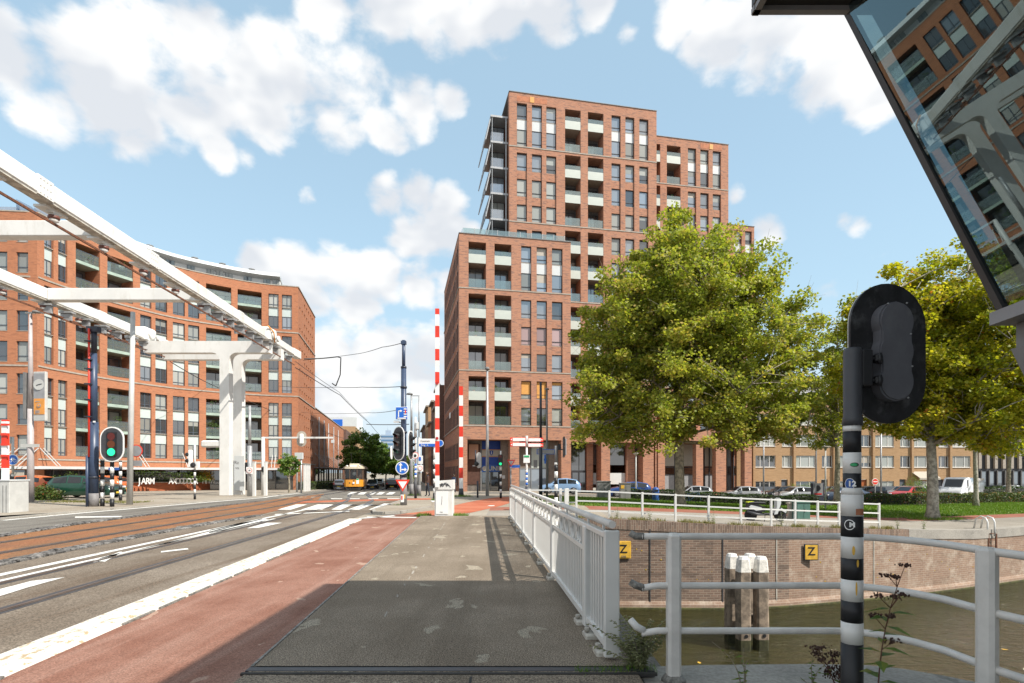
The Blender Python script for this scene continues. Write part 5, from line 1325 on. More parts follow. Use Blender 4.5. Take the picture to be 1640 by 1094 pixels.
# ------------------------------------------------------------------ bridge furniture
# ---------- white ornamental railing of the footway
def footway_railing():
    root = empty('bridge_railing', (ex(E_RAILING, 4.75), 4.75, 0.06), 'white ornamental bridge railing with rings along the footway', 'railing')
    ya, yb = 4.78, 19.6; d = VC((E_RAILING[1], 1, 0)).normalized(); s = VC((d.y, -d.x, 0)); A = math.atan2(d.y, d.x) - math.pi / 2
    P = lambda y, z, off=0.0: VC((ex(E_RAILING, y), y, 0.06 + z)) + s * off
    W = MT['white_paint']
    def part(name, f, mat=W): mb = MB(); f(mb); return mb.build(name, mat, root)
    part('handrail', lambda m: m.tube([P(ya - .03, 1.15), P(yb, 1.15)], .033, 10), MT['grey_rail'])
    part('top_rail', lambda m: m.beam(P(ya, 1.045), P(yb, 1.045), .075, .05, bev=.006))
    part('middle_rail', lambda m: m.beam(P(5.78, .80), P(yb, .80), .06, .045))
    part('bottom_rail', lambda m: m.beam(P(ya, .10), P(yb, .10), .075, .06))
    posts = [5.78, 8.4, 11.15, 13.95, 16.75, 19.55]
    pm = MB(); pm.box((0, 0, .53), (.11, .13, 1.03), bev=.012); pmesh = pm.mesh('post', W)
    for y in posts: mesh_obj('post', pmesh, root, P(y, 0) - wl(root), A)
    pe = MB(); pe.box((0, 0, .56), (.13, .06, 1.08), bev=.01); mesh_obj('end_post', pe.mesh('end_post', W), root, P(ya, 0) - wl(root), A)
    st = MB(); st.pole(0, 0, 1.06, 1.13, .014, n=6); stm = st.mesh('handrail_stay', W)
    y = ya + .3
    while y < yb: mesh_obj('handrail_stay', stm, root, P(y, 0) - wl(root), A); y += .7
    b1 = MB(); b1.box((0, 0, .45), (.022, .05, .66)); bm1 = b1.mesh('baluster', W)
    b2 = MB(); b2.box((0, 0, .57), (.022, .05, .92)); bm2 = b2.mesh('baluster', W)
    y = ya + .12
    while y < yb - .05:
        if min(abs(y - q) for q in posts) > .09: mesh_obj('baluster', bm2 if y < 5.75 else bm1, root, P(y, 0) - wl(root), A)
        y += .115
    # ring ornaments in the upper band
    def ring(rx, rz, t):
        m = MB(); n = 18; V = []; F = []
        for k in range(n):
            a = 2 * math.pi * k / n
            for (q, o) in ((1, -.015), (1, .015), (1 - t, .015), (1 - t, -.015)): V.append((o, rx * q * math.sin(a), rz * q * math.cos(a)))
        for k in range(n):
            j = (k + 1) % n
            for c in range(4): e = (c + 1) % 4; F.append((k * 4 + c, k * 4 + e, j * 4 + e, j * 4 + c))
        m.add(V, F); return m.mesh('ring', W)
    rm = ring(.10, .105, .22); dm = MB()
    dm.beam((0, -.09, -.10), (0, .09, .10), .03, .03); dm.beam((0, -.09, .10), (0, .09, -.10), .026, .03); dmm = dm.mesh('cross_ornament', W)
    for a, b in zip(posts, posts[1:]):
        L = b - a - .2; n = 11
        for k in range(n):
            y = a + .1 + L * (k + .5) / n; mesh_obj('ring' if k % 2 else 'cross_ornament', rm if k % 2 else dmm, root, P(y, .922) - wl(root), A)
    f = MB(); f.box((.02, 0, .0), (.22, .2, .09), bev=.015); fm_ = f.mesh('foot_block', MT['dirty_white']); f2 = MB(); f2.pole(0, 0, .07, .11, .025, n=6); f2m = f2.mesh('anchor_bolt', MT['dirty_white'])
    for y in (4.95, 5.45, 5.95, 8.4, 9.8, 11.15, 12.5, 13.95, 15.3, 16.75, 18.2, 19.5):
        o = mesh_obj('foot_block', fm_, root, P(y, 0, -.02) - wl(root), A); b = mesh_obj('anchor_bolt', f2m, o, (-.06, 0, -.02))
footway_railing()

# ---------- grey tube railing of the near quay
def near_railing():
    root = empty('quay_tube_railing', (1.27, 4.47, 0), 'grey tubular railing on the near quay with bent ends', 'railing')
    g = MT['grey_rail']
    for (x, y) in ((1.285, 4.47), (3.06, 3.62)):
        mb = MB(); mb.box((x, y, .58), (.105, .105, 1.18), rz=(0 if x < 2 else .5), bev=.022); mb.build('post', g, root)
    for i, z in enumerate((1.143, .752, .392)):
        pts = [(1.03, 4.47, z - (.02 if i else .0)), (1.16, 4.47, z), (1.6, 4.47, z), (2.55, 4.47, z)]
        for k in range(1, 8):
            a = R(75) * k / 7; pts.append((2.55 + .55 * math.sin(a) * .9, 4.47 - .55 * (1 - math.cos(a)), z))
        pts += [(3.06, 3.98, z), (3.08, 3.62, z), (3.16, 3.2, z), (3.45, 2.2, z), (3.6, 1.0, z)]
        mb = MB(); mb.tube(pts, .0265, 10); mb.build('rail', g, root)
        ends = [(1.05, 4.47, z - (.02 if i else 0)), (.985, 4.485, z + .0), (.945, 4.50, z + .025)] if i < 2 else [(1.05, 4.47, z), (.99, 4.48, z + .03), (.945, 4.49, z + .085)]
        mb = MB(); mb.tube(ends, [.029, .03, .027], 10); mb.build('rail_end', MT['scuffed_grey' if i < 2 else 'white_paint'], root)
    mb = MB(); mb.lathe((1.285, 4.47, -.004), [(.10, 0), (.09, .02), (.06, .05)], 10); mb.build('post_collar', MT['scuffed_grey'], root)
near_railing()

# ---------- white railing on the far quay
def far_railing():
    root = empty('quay_railing', (2.5, 20.6, 0), 'white three-bar railing on top of the canal wall', 'railing')
    pts = []
    X = 2.35
    while X < 14.9:
        pts.append(VC((X, wall_y(X) + .32, 0))); 
        dx = 1.20 if X < 9 else 1.0; X += dx
    W = MT['white_paint']
    pm = MB(); pm.box((0, 0, .5), (.075, .075, 1.04), bev=.008); me = pm.mesh('post', W)
    for p in pts: mesh_obj('post', me, root, VC((p.x, p.y, G(p.x, p.y))) - wl(root))
    for z in (.98, .62, .26):
        mb = MB()
        for a, b in zip(pts, pts[1:]): mb.beam(gv(a.x, a.y, z), gv(b.x, b.y, z), .05, .05)
        mb.build('rail', W, root)
    # double post where it meets the bridge railing, top rail running on to it
    for (x, y) in ((1.80, 20.9), (1.98, 20.7), (2.08, 21.1)):
        mb = MB(); mb.box((x, y, .52), (.10, .10, 1.08), bev=.01); mb.build('end_post', W, root)
    mb = MB()
    for z in (1.0, .55, .2): mb.beam((0.2, 20.9, z), (2.35, 20.65, z), .05, .05)
    mb.build('rail', W, root); mb = MB(); mb.box((.65, 20.85, .52), (.08, .08, 1.06)); mb.build('end_post', W, root)
far_railing()

# ---------- traffic signal seen from behind, on a banded post
def near_signal():
    Y = 3.7; X = atx(1364.5, Y); root = empty('traffic_signal', (X, Y, 0), 'large black traffic signal seen from behind on a black and white banded post', 'traffic light')
    r0 = .062; kz = lambda py: atz(py, Y)
    bands = [(-0.0, 1005.5 + 88), ]
    seq = [(1094, 1029, 'black'), (1029, 995, 'w'), (995, 961, 'b'), (961, 927, 'w'), (927, 893, 'b'), (893, 859, 'w'), (859, 826, 'b'), (826, 792, 'w')]
    mb = MB(); mb.pole(X, Y, -.02, kz(1029), .066, n=20); mb.build('post_foot', MT['black'], root)
    for (a, b, c) in seq[1:]:
        mb = MB(); mb.pole(X, Y, kz(a), kz(b), .0655, n=20); mb.build('band', MT['white_paint' if c == 'w' else 'black'], root)
    mb = MB(); mb.lathe((X, Y, kz(792)), [(.0655, 0), (.056, .045)], 20); mb.build('band', MT['white_paint'], root)
    for (a, b, c) in ((781, 758, 'b'), (758, 725, 'w'), (725, 691, 'b'), (691, 682, 'w')):
        mb = MB(); mb.pole(X, Y, kz(a), kz(b), .0535, n=20); mb.build('band', MT['white_paint' if c == 'w' else 'black'], root)
    mb = MB(); mb.lathe((X + .004, Y, kz(682)), [(.060, 0), (.060, .05), (.055, .06), (.055, .49), (.048, .51)], 20); mb.build('head_tube', MT['dark_grey'], root)
    # backing board: stadium outline, slightly turned
    c = at(1420, 567, Y + .13); w, h, rr = .285, .475, .285
    yaw = R(8); ux = VC((math.cos(yaw), math.sin(yaw), 0)); un = VC((math.sin(yaw), -math.cos(yaw), 0))
    poly = []
    for k in range(17): a = math.pi * k / 16; poly.append((w * math.cos(a), h - rr + rr * math.sin(a)))
    for k in range(17): a = math.pi + math.pi * k / 16; poly.append((w * math.cos(a), -(h - rr) + rr * math.sin(a)))
    f = lambda o: (lambda x, z: c + ux * x + un * o + VC((0, 0, z)))
    mb = MB(); mb.prism(poly, f(0), f(.016)); mb.build('backing_board', MT['board_black'], root)
    mb = MB(); mb.prism([(x * 1.0, z * 1.0) for x, z in poly], f(-.012), f(-.004)); mb.build('board_rim', MT['pale_grey'], root)
    # housing: three stacked discs merged into one outline
    hp = []; n = 0
    cz = [.205, 0, -.205]; R1 = .128
    def prof(z): return max([math.sqrt(max(R1 * R1 - (z - q) ** 2, 0)) for q in cz] + [.112 if abs(z) < .205 else 0])
    zs = [ -.333 + .666 * k / 48 for k in range(49)]
    right = [(prof(z), z) for z in zs]; left = [(-prof(z), z) for z in reversed(zs)]
    hp = [(x - .005, z) for x, z in right] + [(x - .005, z) for x, z in left]
    mb = MB(); mb.prism(hp, f(.016), f(.085)); mb.prism([(x * .93, z * .97) for x, z in hp], f(.084), f(.097)); mb.build('signal_housing', MT['housing_black'], root)
    mb = MB()
    for (x, z) in ((.06, .32), (.09, .115), (.07, -.31), (-.08, .31), (.1, -.1)): mb.lathe(c + ux * (x) + un * .098 + VC((0, 0, z)), [(.006, 0), (.005, .008)], 8, 'Y')
    mb.build('housing_screw', MT['galvanised'], root)
    br = VC((X + .095, Y - .0, 0))
    mb = MB(); mb.box((X + .085, Y + .0, kz(590)), (.07, .07, .24), bev=.008); mb.build('bracket', MT['black'], root)
    for py in (574, 609):
        mb = MB(); mb.box((X + .135, Y + .0, kz(py)), (.05, .018, .018)); mb.box((X + .17, Y + .01, kz(py)), (.05, .07, .055), bev=.01); mb.pole(X + .17, Y - .02, kz(py) - .04, kz(py) + .03, .014, n=8); mb.build('clamp', MT['black'], root)
    # stickers wrapped on the post
    def sticker(name, px, py, w, h, mat, shape='r', r=.0665):
        mb = MB(); n = 8; x0 = (px - 1364.5) / 900 * Y; pz = kz(py)
        V = []; F = []
        for i in range(n + 1):
            u = -w / 2 + w * i / n; a = (x0 + u) / r; hh = h / 2 if shape == 'r' else h / 2 * math.sqrt(max(1 - (2 * u / w) ** 2, .02))
            for zz in (-hh, hh): V.append((X + r * math.sin(a), Y - r * math.cos(a), pz + zz))
        for i in range(n): F.append((i * 2, i * 2 + 2, i * 2 + 3, i * 2 + 1))
        mb.add(V, F); return mb.build(name, MT[mat], root)
    sticker('sticker', 1352, 839.5, .064, .068, 'sign_white', 'o', .0668); sticker('sticker_disc', 1352, 839.5, .054, .057, 'black', 'o', .0672)
    put_text('sticker_lettering', 'M', .042, MT['sign_white'], root, (X - .035, Y - .060, kz(839.5)), R(-28), .002)
    sticker('sticker', 1354, 775, .062, .075, 'sign_white', 'o', .0548); sticker('sticker_disc', 1354, 775, .056, .069, 'street_blue', 'o', .0552)
    put_text('sticker_lettering', '12', .048, MT['sign_white'], root, (X - .031, Y - .050, kz(775)), R(-28), .002)
    sticker('sticker', 1361, 744.5, .055, .028, 'black', 'o', .0548); sticker('sticker_disc', 1360, 744.5, .045, .02, 'sign_green', 'o', .0553)
    sticker('sticker', 1369, 819, .065, .04, 'terracotta', 'r', .0668)
    sticker('rust_stain', 1358, 880, .018, .06, 'sign_yellow', 'o', .0662); sticker('rust_stain', 1362, 940, .012, .09, 'sign_yellow', 'o', .0662); sticker('rust_stain', 1364, 900, .015, .05, 'sign_yellow', 'o', .0662)
    # lenses face the road beyond
    for z in cz:
        mb = MB(); q = c + ux * -.005 - un * .02 + VC((0, 0, z)); mb.lathe(q, [(.10, 0), (.10, -.03)], 16, 'Y'); mb.build('lens', MT['lens_red_off'], root)
near_signal()

# ---------- control house of the bridge, top right
def control_house():
    root = empty('bridge_control_house', (4.5, 2.0, -.0), 'dark control house with outward leaning glass front at the upper right', 'building')
    # glass front leans out towards the road; plan runs along the bridge
    lb, lt = at(1607, 487, 4.43), at(1353, 16, 5.32); Yf, Yn = 4.43, -2.6; zb0, zt0 = lb.z, lt.z; xb, xt = lb.x, lt.x
    nb, nt_ = lb + VC(((Yn - lb.y) * .124, Yn - lb.y, 0)), lt + VC(((Yn - lt.y) * .124, Yn - lt.y, 0))
    # slanting glass panels with slim mullions
    n = 4
    for i in range(n):
        t0, t1 = i / n + .002, (i + 1) / n - .002
        mb = MB(); mb.quad(nb.lerp(lb, t0), nb.lerp(lb, t1), nt_.lerp(lt, t1), nt_.lerp(lt, t0)); mb.build('glass_front', MT['house_glass'], root)
        if i: mb = MB(); mb.beam(nb.lerp(lb, i / n) + VC((.05, 0, 0)), nt_.lerp(lt, i / n) + VC((.05, 0, 0)), .06, .06, up=(0, 1, 0)); mb.build('mullion', MT['house_dark'], root)
    # far end: glass leaning the same way
    fb, ft = VC((xb + 5.5, lb.y, zb0)), VC((xt + 6.2, lt.y, zt0))
    mb = MB(); mb.quad(lb + VC((.02, 0, 0)), fb, ft, lt + VC((.02, 0, 0))); mb.build('end_glass', MT['house_glass'], root); mb = MB(); q = VC((.12, -.1, 0)); mb.quad(fb + q, lb + q, lt + q, ft + q); mb.build('added_dark_screen', MT['house_inside'], root)  # dark sheet added inside the end glass to black out the sky behind
    mb = MB(); mb.beam(lb + VC((.01, .01, -.05)), lt + VC((.01, .01, .05)), .05, .06, up=(0, 1, 0)); mb.build('corner_post', MT['house_dark'], root)
    # inside: floor, ceiling, back wall, desk
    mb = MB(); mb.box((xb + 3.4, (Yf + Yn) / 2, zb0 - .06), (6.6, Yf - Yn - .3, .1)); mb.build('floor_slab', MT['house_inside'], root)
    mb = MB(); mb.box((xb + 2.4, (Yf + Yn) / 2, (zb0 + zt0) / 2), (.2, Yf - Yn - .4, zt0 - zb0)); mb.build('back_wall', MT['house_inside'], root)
    mb = MB(); mb.box((xb + .7, 1.2, zb0 + .45), (.7, 4.0, .1), bev=.02); mb.box((xb + .9, .0, zb0 + .2), (.3, .5, .4)); mb.box((xb + .9, 2.4, zb0 + .2), (.3, .5, .4)); mb.build('desk', MT['dark_grey'], root)
    # roof with its overhang
    rx, ry = 2.26, 5.32; zr = atz(18, ry)
    mb = MB(); mb.box((rx + 5.0, ry - 6.5, zr + .14), (10.0, 13.0, .28), bev=.02); mb.build('roof', MT['house_dark'], root)
    mb = MB(); mb.beam((rx + .04, ry - 13, zr - .02), (rx + .04, ry, zr - .02), .06, .05); mb.beam((rx, ry - .04, zr - .02), (rx + 9, ry - .04, zr - .02), .06, .05); mb.build('drip_edge', MT['house_grey'], root)
    mb = MB(); mb.prism([(lt.x, lt.y), (nt_.x, nt_.y), (nt_.x + 7, nt_.y), (lt.x + 6, lt.y)], lambda x, y: VC((x, y, zt0 + .01)), lambda x, y: VC((x, y, max(zr, zt0 + .06) - .01))); mb.build('ceiling_edge', MT['house_dark'], root)
    # grey sill band and tapering concrete foot
    mb = MB(); z0 = atz(500, Yf)
    mb.prism([(lb.x - .06, lb.y + .06), (nb.x - .06, nb.y), (nb.x + 7, nb.y), (lb.x + 6, lb.y + .06)], lambda x, y: VC((x, y, zb0 - .155)), lambda x, y: VC((x, y, zb0 - .055))); mb.build('sill_band', MT['house_grey'], root)
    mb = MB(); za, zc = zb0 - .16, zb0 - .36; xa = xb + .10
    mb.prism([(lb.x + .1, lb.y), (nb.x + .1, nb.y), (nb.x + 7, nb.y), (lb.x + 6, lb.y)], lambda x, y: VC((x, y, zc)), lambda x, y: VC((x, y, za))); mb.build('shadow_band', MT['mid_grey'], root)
    mb = MB(); za, zc = zc, .9; poly = [(xb + .04, za), (xb + 5.9, za), (xb + 5.2, zc), (xb + .9, zc)]
    poly = [(xb + .9, zc), (xb + 5.2, zc), (xb + 5.9, za), (xb + .04, za)]
    mb.prism(poly, lambda x, z: VC((x, Yf - .02, z)), lambda x, z: VC((x, Yn + .1, z))); mb.build('tapered_base', MT['house_grey'], root)
    mb = MB(); mb.box((xb + 3.0, (Yf + Yn) / 2 - 1.5, -1.4), (4.0, 7.0, 4.5)); mb.build('pedestal', MT['concrete'], root)
control_house()

# ---------- drawbridge frame: two long balance beams on T-shaped pylons
def drawbridge():
    W = MT['white_steel']; Hb = CZ + 9.8
    b1 = lambda y: -15.18 - .059 * y; b2 = lambda y: -23.9 - .059 * y
    root = empty('drawbridge_frame', (-20.3, 40, -.1), 'white steel drawbridge frame with long balance beams on T-shaped pylons', 'bridge frame')
    def part(name, f, mat=W): mb = MB(); f(mb); return mb.build(name, mat, root)
    P1 = lambda y, z=Hb, o=0.0: VC((b1(y) + o, y, z)); P2 = lambda y, z=Hb, o=0.0: VC((b2(y) + o, y, z))
    part('balance_beam', lambda m: m.beam(P1(-9), P1(41.0), .5, .62, bev=.04))
    part('balance_beam', lambda m: m.beam(P2(-9), P2(41.0), .5, .62, bev=.04))
    part('beam_tip', lambda m: (m.beam(P1(41.0), P1(45.6), .46, .54, bev=.04), m.box(P1(46.3, Hb), (.56, 1.5, .64), bev=.04)))
    part('beam_tip', lambda m: (m.beam(P2(41.0), P2(44.0), .46, .54, bev=.04)))
    part('beam_sole', lambda m: m.beam(P1(-9, Hb - .34), P1(41, Hb - .34), .42, .06), MT['dirty_white']); part('beam_sole', lambda m: m.beam(P2(-9, Hb - .34), P2(41, Hb - .34), .42, .06), MT['dirty_white'])
    for y in (40.2,):
        for P in (P1, P2):
            part('pivot_hub', lambda m: (m.box(P(y, Hb + .02), (.95, 1.3, 1.0), bev=.12), m.lathe(P(y, Hb + .05, .48), [(.34, 0), (.34, .12), (.2, .14)], 16, 'X'), m.lathe(P(y + 1.0, Hb + .0, .36), [(.22, 0), (.22, .2)], 12, 'X')))
        part('hub_pipe', lambda m: m.tube([P1(39.4, Hb + .5, .4), P1(39.9, Hb + .2, .6), P1(40.2, Hb - .5, .6)], .05, 6), MT['poster_orange'])
    # cross beams between the two
    for (y, h) in ((22.7, .62), (31.0, .66)):
        part('cross_beam', lambda m: m.beam(P2(y, Hb - .02, .28), P1(y, Hb - .02, -.28), .5, h, bev=.03))
    part('cross_beam', lambda m: m.beam(P2(11, Hb - .02, .28), P1(11, Hb - .02, -.28), .5, .62, bev=.03))
    # pylons: post and crossbar in one piece, rounded inner corners
    for (y, px0, px1, dz) in ((40.2, 355, 370, 0.0), (42.6, 373.5, 390, 0)):
        xl, xr = atx(px0, y), atx(px1, y); zt = Hb - .45; zc = zt - .82; r = .55; L0, R0 = b2(y) + .1, b1(y) + .3
        g = G(xl, y)
        poly = [(xl, g), (xr, g), (xr, zc - r)] + [(xr + r - r * math.cos(a), zc - r + r * math.sin(a)) for a in [R(90) * k / 6 for k in range(1, 7)]] + [(R0, zc), (R0, zt), (L0, zt), (L0, zc)] + [(xl - r + r * math.sin(a), zc - r + r * math.cos(a)) for a in [R(90) * k / 6 for k in range(0, 7)]]
        part('pylon', lambda m: m.prism(poly, lambda x, z: VC((x, y + .3, z)), lambda x, z: VC((x, y - .3, z))))
    for y in (6, 12.5, 19, 25.5, 35):
        for P in (P1, P2): part('splice_plate', lambda m: (m.beam(P(y), P(y + .7), .54, .66), [m.box(P(y + .12 + .15 * k, Hb + q, .275), (.03, .05, .05)) for k in range(4) for q in (-.24, 0, .24)]))
    part('machine_box', lambda m: m.box((atx(340, 40.2) , 40.2, atz(711, 40.2)), (1.45, .5, .5), bev=.1))
    part('access_plate', lambda m: m.box((atx(383, 42.1), 42.12, 1.6), (.75, .03, 2.6)), MT['white_panel'])
    put_text('graffiti_mark', 'Rz', .34, MT['mid_grey'], root, (atx(379, 42.1), 42.1, 2.4), 0); put_text('graffiti_mark', 'vx', .3, MT['mid_grey'], root, (atx(380, 42.1), 42.1, 2.0), 0)
    # overhead conductor slung under both beams on insulators
    for (P, ye) in ((P1, 45.5), (P2, 43)):
        part('conductor_bar', lambda m: (m.beam(P(-9, Hb - .86, -.1), P(ye, Hb - .86, -.1), .06, .08), m.beam(P(30, Hb - 1.08, .25), P(ye, Hb - 1.08, .25), .05, .07)), MT['rust'])
        y = 4.0
        while y < ye - 1:
            part('hanger', lambda m: (m.box(P(y, Hb - .41, -.2), (.44, 1.0, .08)), m.box(P(y, Hb - .47, -.1), (.22, .45, .1)), m.lathe(P(y, Hb - .84, -.1), [(.04, 0), (.16, .08), (.10, .2), (.16, .26), (.05, .4)], 10)), MT['white_steel'])
            part('insulator', lambda m: m.lathe(P(y, Hb - .70, -.1), [(.17, 0), (.19, .06), (.17, .12)], 10), MT['insulator'])
            y += 2.7 if y > 14 else 3.6
        y = 31.0
        while y < ye:
            part('clamp', lambda m: (m.box(P(y, Hb - .56, .1), (.7, .4, .1)), m.box(P(y, Hb - .82, .05), (.6, .14, .4))), MT['galvanised']); y += 1.5
    # hanger rods down to the leaf behind the camera
    for P in (P1, P2): part('pull_rod', lambda m: m.beam(P(-8.5, Hb), P(-8.5, .2), .16, .16))
drawbridge()

# ---------- lifting barriers
def boom_stripes(root, X, Y, z0, z1, w, step, first):
    z = z0; k = first
    while z < z1 - .01:
        zz = min(z + step, z1); mb = MB(); mb.box((X, Y, (z + zz) / 2), (w, w * .7, zz - z)); mb.build('boom_band', MT['sign_white' if k else 'signal_red'], root); z = zz; k = 1 - k
def barriers():
    Y = 20.95; X = atx(712, Y)
    root = empty('barrier_cabinet', (X, Y, 0), 'white barrier cabinet with black graffiti and raised red and white boom by the footway', 'barrier', 'raised barriers')
    mb = MB(); mb.box((X, Y, .54), (.66, .62, 1.0), bev=.015); mb.build('cabinet', MT['white_steel'], root)
    mb = MB(); poly = [(-.34, 0), (.36, 0), (.36, .36), (-.18, .32), (-.34, .06)]; mb.prism(poly, lambda x, z: VC((X + x, Y + .32, 1.03 + z)), lambda x, z: VC((X + x, Y - .34, 1.03 + z))); mb.build('cabinet_hood', MT['white_steel'], root)
    mb = MB(); mb.box((X - .06, Y - .318, .54), (.44, .02, .82)); mb.build('cabinet_door', MT['sign_white'], root)
    mb = MB(); mb.box((X, Y, .02), (.74, .7, .08)); mb.build('cabinet_foot', MT['dirty_white'], root)
    rg = random.Random(5)
    for (cx, cz, w, h, n, r, yy_) in ((.03, 1.2, .46, .17, 30, .009, .345), (.04, 1.19, .34, .13, 16, .011, .346), (-.06, .64, .07, .34, 12, .006, .331), (-.07, .2, .12, .03, 6, .006, .331)):
        mb = MB(); mb.tube([(X + cx + w * (k / n - .5) * (1 if w > h else .3) + rg.uniform(-.2, .2) * w * .3, Y - yy_, cz + h * (rg.uniform(-.5, .5) if w > h else k / n - .5)) for k in range(n)], r, 4); mb.build('graffiti_mark', MT['graffiti'], root)
    bx_ = atx(701.3, Y - .25); boom_stripes(root, bx_, Y - .42, 1.12, atz(495, Y - .4), .145, .42, 1)
    for z in (2.9, 4.9):
        mb = MB(); mb.lathe((bx_, Y - .49, z), [(.055, 0), (.05, .03)], 12, 'Y'); mb.build('boom_lamp', MT['tail_red'], root)
    # second barrier across the junction
    Y = 39.2; X = atx(738.5, Y); root = empty('barrier_post', (X, Y, G(X, Y)), 'raised red and white boom on a dark foot in front of the tower corner', 'barrier', 'raised barriers')
    mb = MB(); mb.pole(X, Y, G(X, Y) - .02, .55, .20, .15, 12); mb.build('foot', MT['dark_grey'], root); boom_stripes(root, X, Y, .55, atz(619, Y), .26, .72, 1)
    # left-hand barrier with its pale cabinet
    Y = 22.5; X = atx(10, Y); root = empty('barrier_cabinet', (X, Y, 0), 'pale grey barrier cabinet with red and white boom at the left edge', 'barrier', 'raised barriers')
    mb = MB(); mb.box((X - .05, Y, .66), (1.15, .9, 1.36), bev=.02); mb.build('cabinet', MT['pale_grey'], root)
    mb = MB()
    for i in range(8): mb.box((X - .5 + i * .13, Y - .458, .6), (.012, .012, 1.1))
    mb.build('cabinet_ribs', MT['mid_grey'], root)
    mb = MB(); mb.box((X - .05, Y, 1.35), (1.2, .95, .05)); mb.build('cabinet_lid', MT['white_panel'], root)
    xb_ = atx(5, Y); boom_stripes(root, xb_, Y + .1, 1.36, atz(672, Y), .20, .47, 1)
    for py in (680, 696, 712, 730): mb = MB(); mb.box((xb_ + .06, Y + .02, atz(py, Y)), (.3, .06, .08)); mb.build('boom_arm', MT['signal_red'], root)
barriers()

# ---------- poles, signals and signs
def disc(mb, c, r, t=.02, n=24): mb.lathe(c, [(r, 0), (r, t)], n, 'Y', smooth=False)
def sign_disc(root, c, r, mat, rim=None):
    if rim: mb = MB(); disc(mb, c, r); mb.build('sign_rim', MT[rim], root); mb = MB(); disc(mb, VC(c) - VC((0, .022, 0)), r * .86, .006); return mb.build('sign_face', MT[mat], root)
    mb = MB(); disc(mb, c, r); return mb.build('sign_face', MT[mat], root)
def tri_sign(root, c, w, rim='signal_red', face='sign_white', down=True):
    s = -1 if down else 1; h = w * .87
    mk = lambda k: [(-w / 2 * k, -s * h * .38 * k), (0, s * h * .58 * k), (w / 2 * k, -s * h * .38 * k)]
    P = mk(1); P = P if s < 0 else P[::-1]
    Q = mk(.62); Q = Q if s < 0 else Q[::-1]
    c = VC(c)
    mb = MB(); mb.prism(P[::-1] if s > 0 else P, lambda x, z: c + VC((x, .01, z)), lambda x, z: c + VC((x, -.01, z))); mb.build('sign_rim', MT[rim], root)
    mb = MB(); mb.prism(Q, lambda x, z: c + VC((x, -.011, z)), lambda x, z: c + VC((x, -.018, z))); mb.build('sign_face', MT[face], root)
def stadium(w, h, n=12):
    return [(w * math.cos(math.pi * k / n), h - w + w * math.sin(math.pi * k / n)) for k in range(n + 1)] + [(-w * math.cos(math.pi * k / n), -(h - w) - w * math.sin(math.pi * k / n)) for k in range(n + 1)]
def signal_head(root, c, w, h, yaw, lenses=('lens_red_off', 'lens_amber_off', 'lens_green_off'), visor=True):
    c = VC(c); ux = VC((math.cos(yaw), math.sin(yaw), 0)); un = VC((math.sin(yaw), -math.cos(yaw), 0))
    f = lambda o, k=1.0: (lambda x, z: c + ux * x + un * o + VC((0, 0, z)))
    P = stadium(w / 2, h / 2)
    mb = MB(); mb.prism(P, f(-.03), f(0)); b = mb.build('backing_board', MT['sign_white'], root)
    mb = MB(); t = w * .055; mb.prism(stadium(w / 2 - t, h / 2 - t), f(.001), f(.015)); mb.build('board_face', MT['dark_grey'], root)
    mb = MB(); mb.prism([(-w * .19, -h * .34), (w * .19, -h * .34), (w * .19, h * .34), (-w * .19, h * .34)], f(.016), f(.06)); mb.build('signal_housing', MT['black'], root)
    r = w * .165
    for k, z in enumerate((h * .22, 0, -h * .22)):
        q = c + un * .061 + VC((0, 0, z))
        mb = MB(); n = 18; V = [q + ux * (r * math.cos(2 * math.pi * i / n)) + VC((0, 0, r * math.sin(2 * math.pi * i / n))) + un * .012 for i in range(n)]; mb.add(V, [tuple(range(n))]); mb.build('lens', MT[lenses[k]], root)
        if visor:
            V = []; F = []; n = 12
            for i in range(n + 1):
                a = math.pi * (-.12 + 1.24 * i / n); p = q + ux * (r * 1.12 * math.cos(a)) + VC((0, 0, r * 1.12 * math.sin(a))); L = w * .36 * (.35 + .65 * max(math.sin(a), 0))
                V += [p, p + un * L - VC((0, 0, L * .12))]
            F = [(i * 2, i * 2 + 1, i * 2 + 3, i * 2 + 2) for i in range(n)]; mb = MB(); mb.add(V, F); mb.build('visor', MT['black'], root)
def banded_post(root, X, Y, z0, z1, r, step, first='b', foot=.35):
    g = z0; mb = MB(); mb.pole(X, Y, g - .02, g + foot, r * 1.08, n=12); mb.build('post_foot', MT['black'], root); z = g + foot; k = 'w' if first == 'b' else 'b'
    while z < z1 - .005:
        zz = min(z + step, z1); mb = MB(); mb.pole(X, Y, z, zz, r, n=12); mb.build('band', MT['white_paint' if k == 'w' else 'black'], root); z = zz; k = 'w' if k == 'b' else 'b'

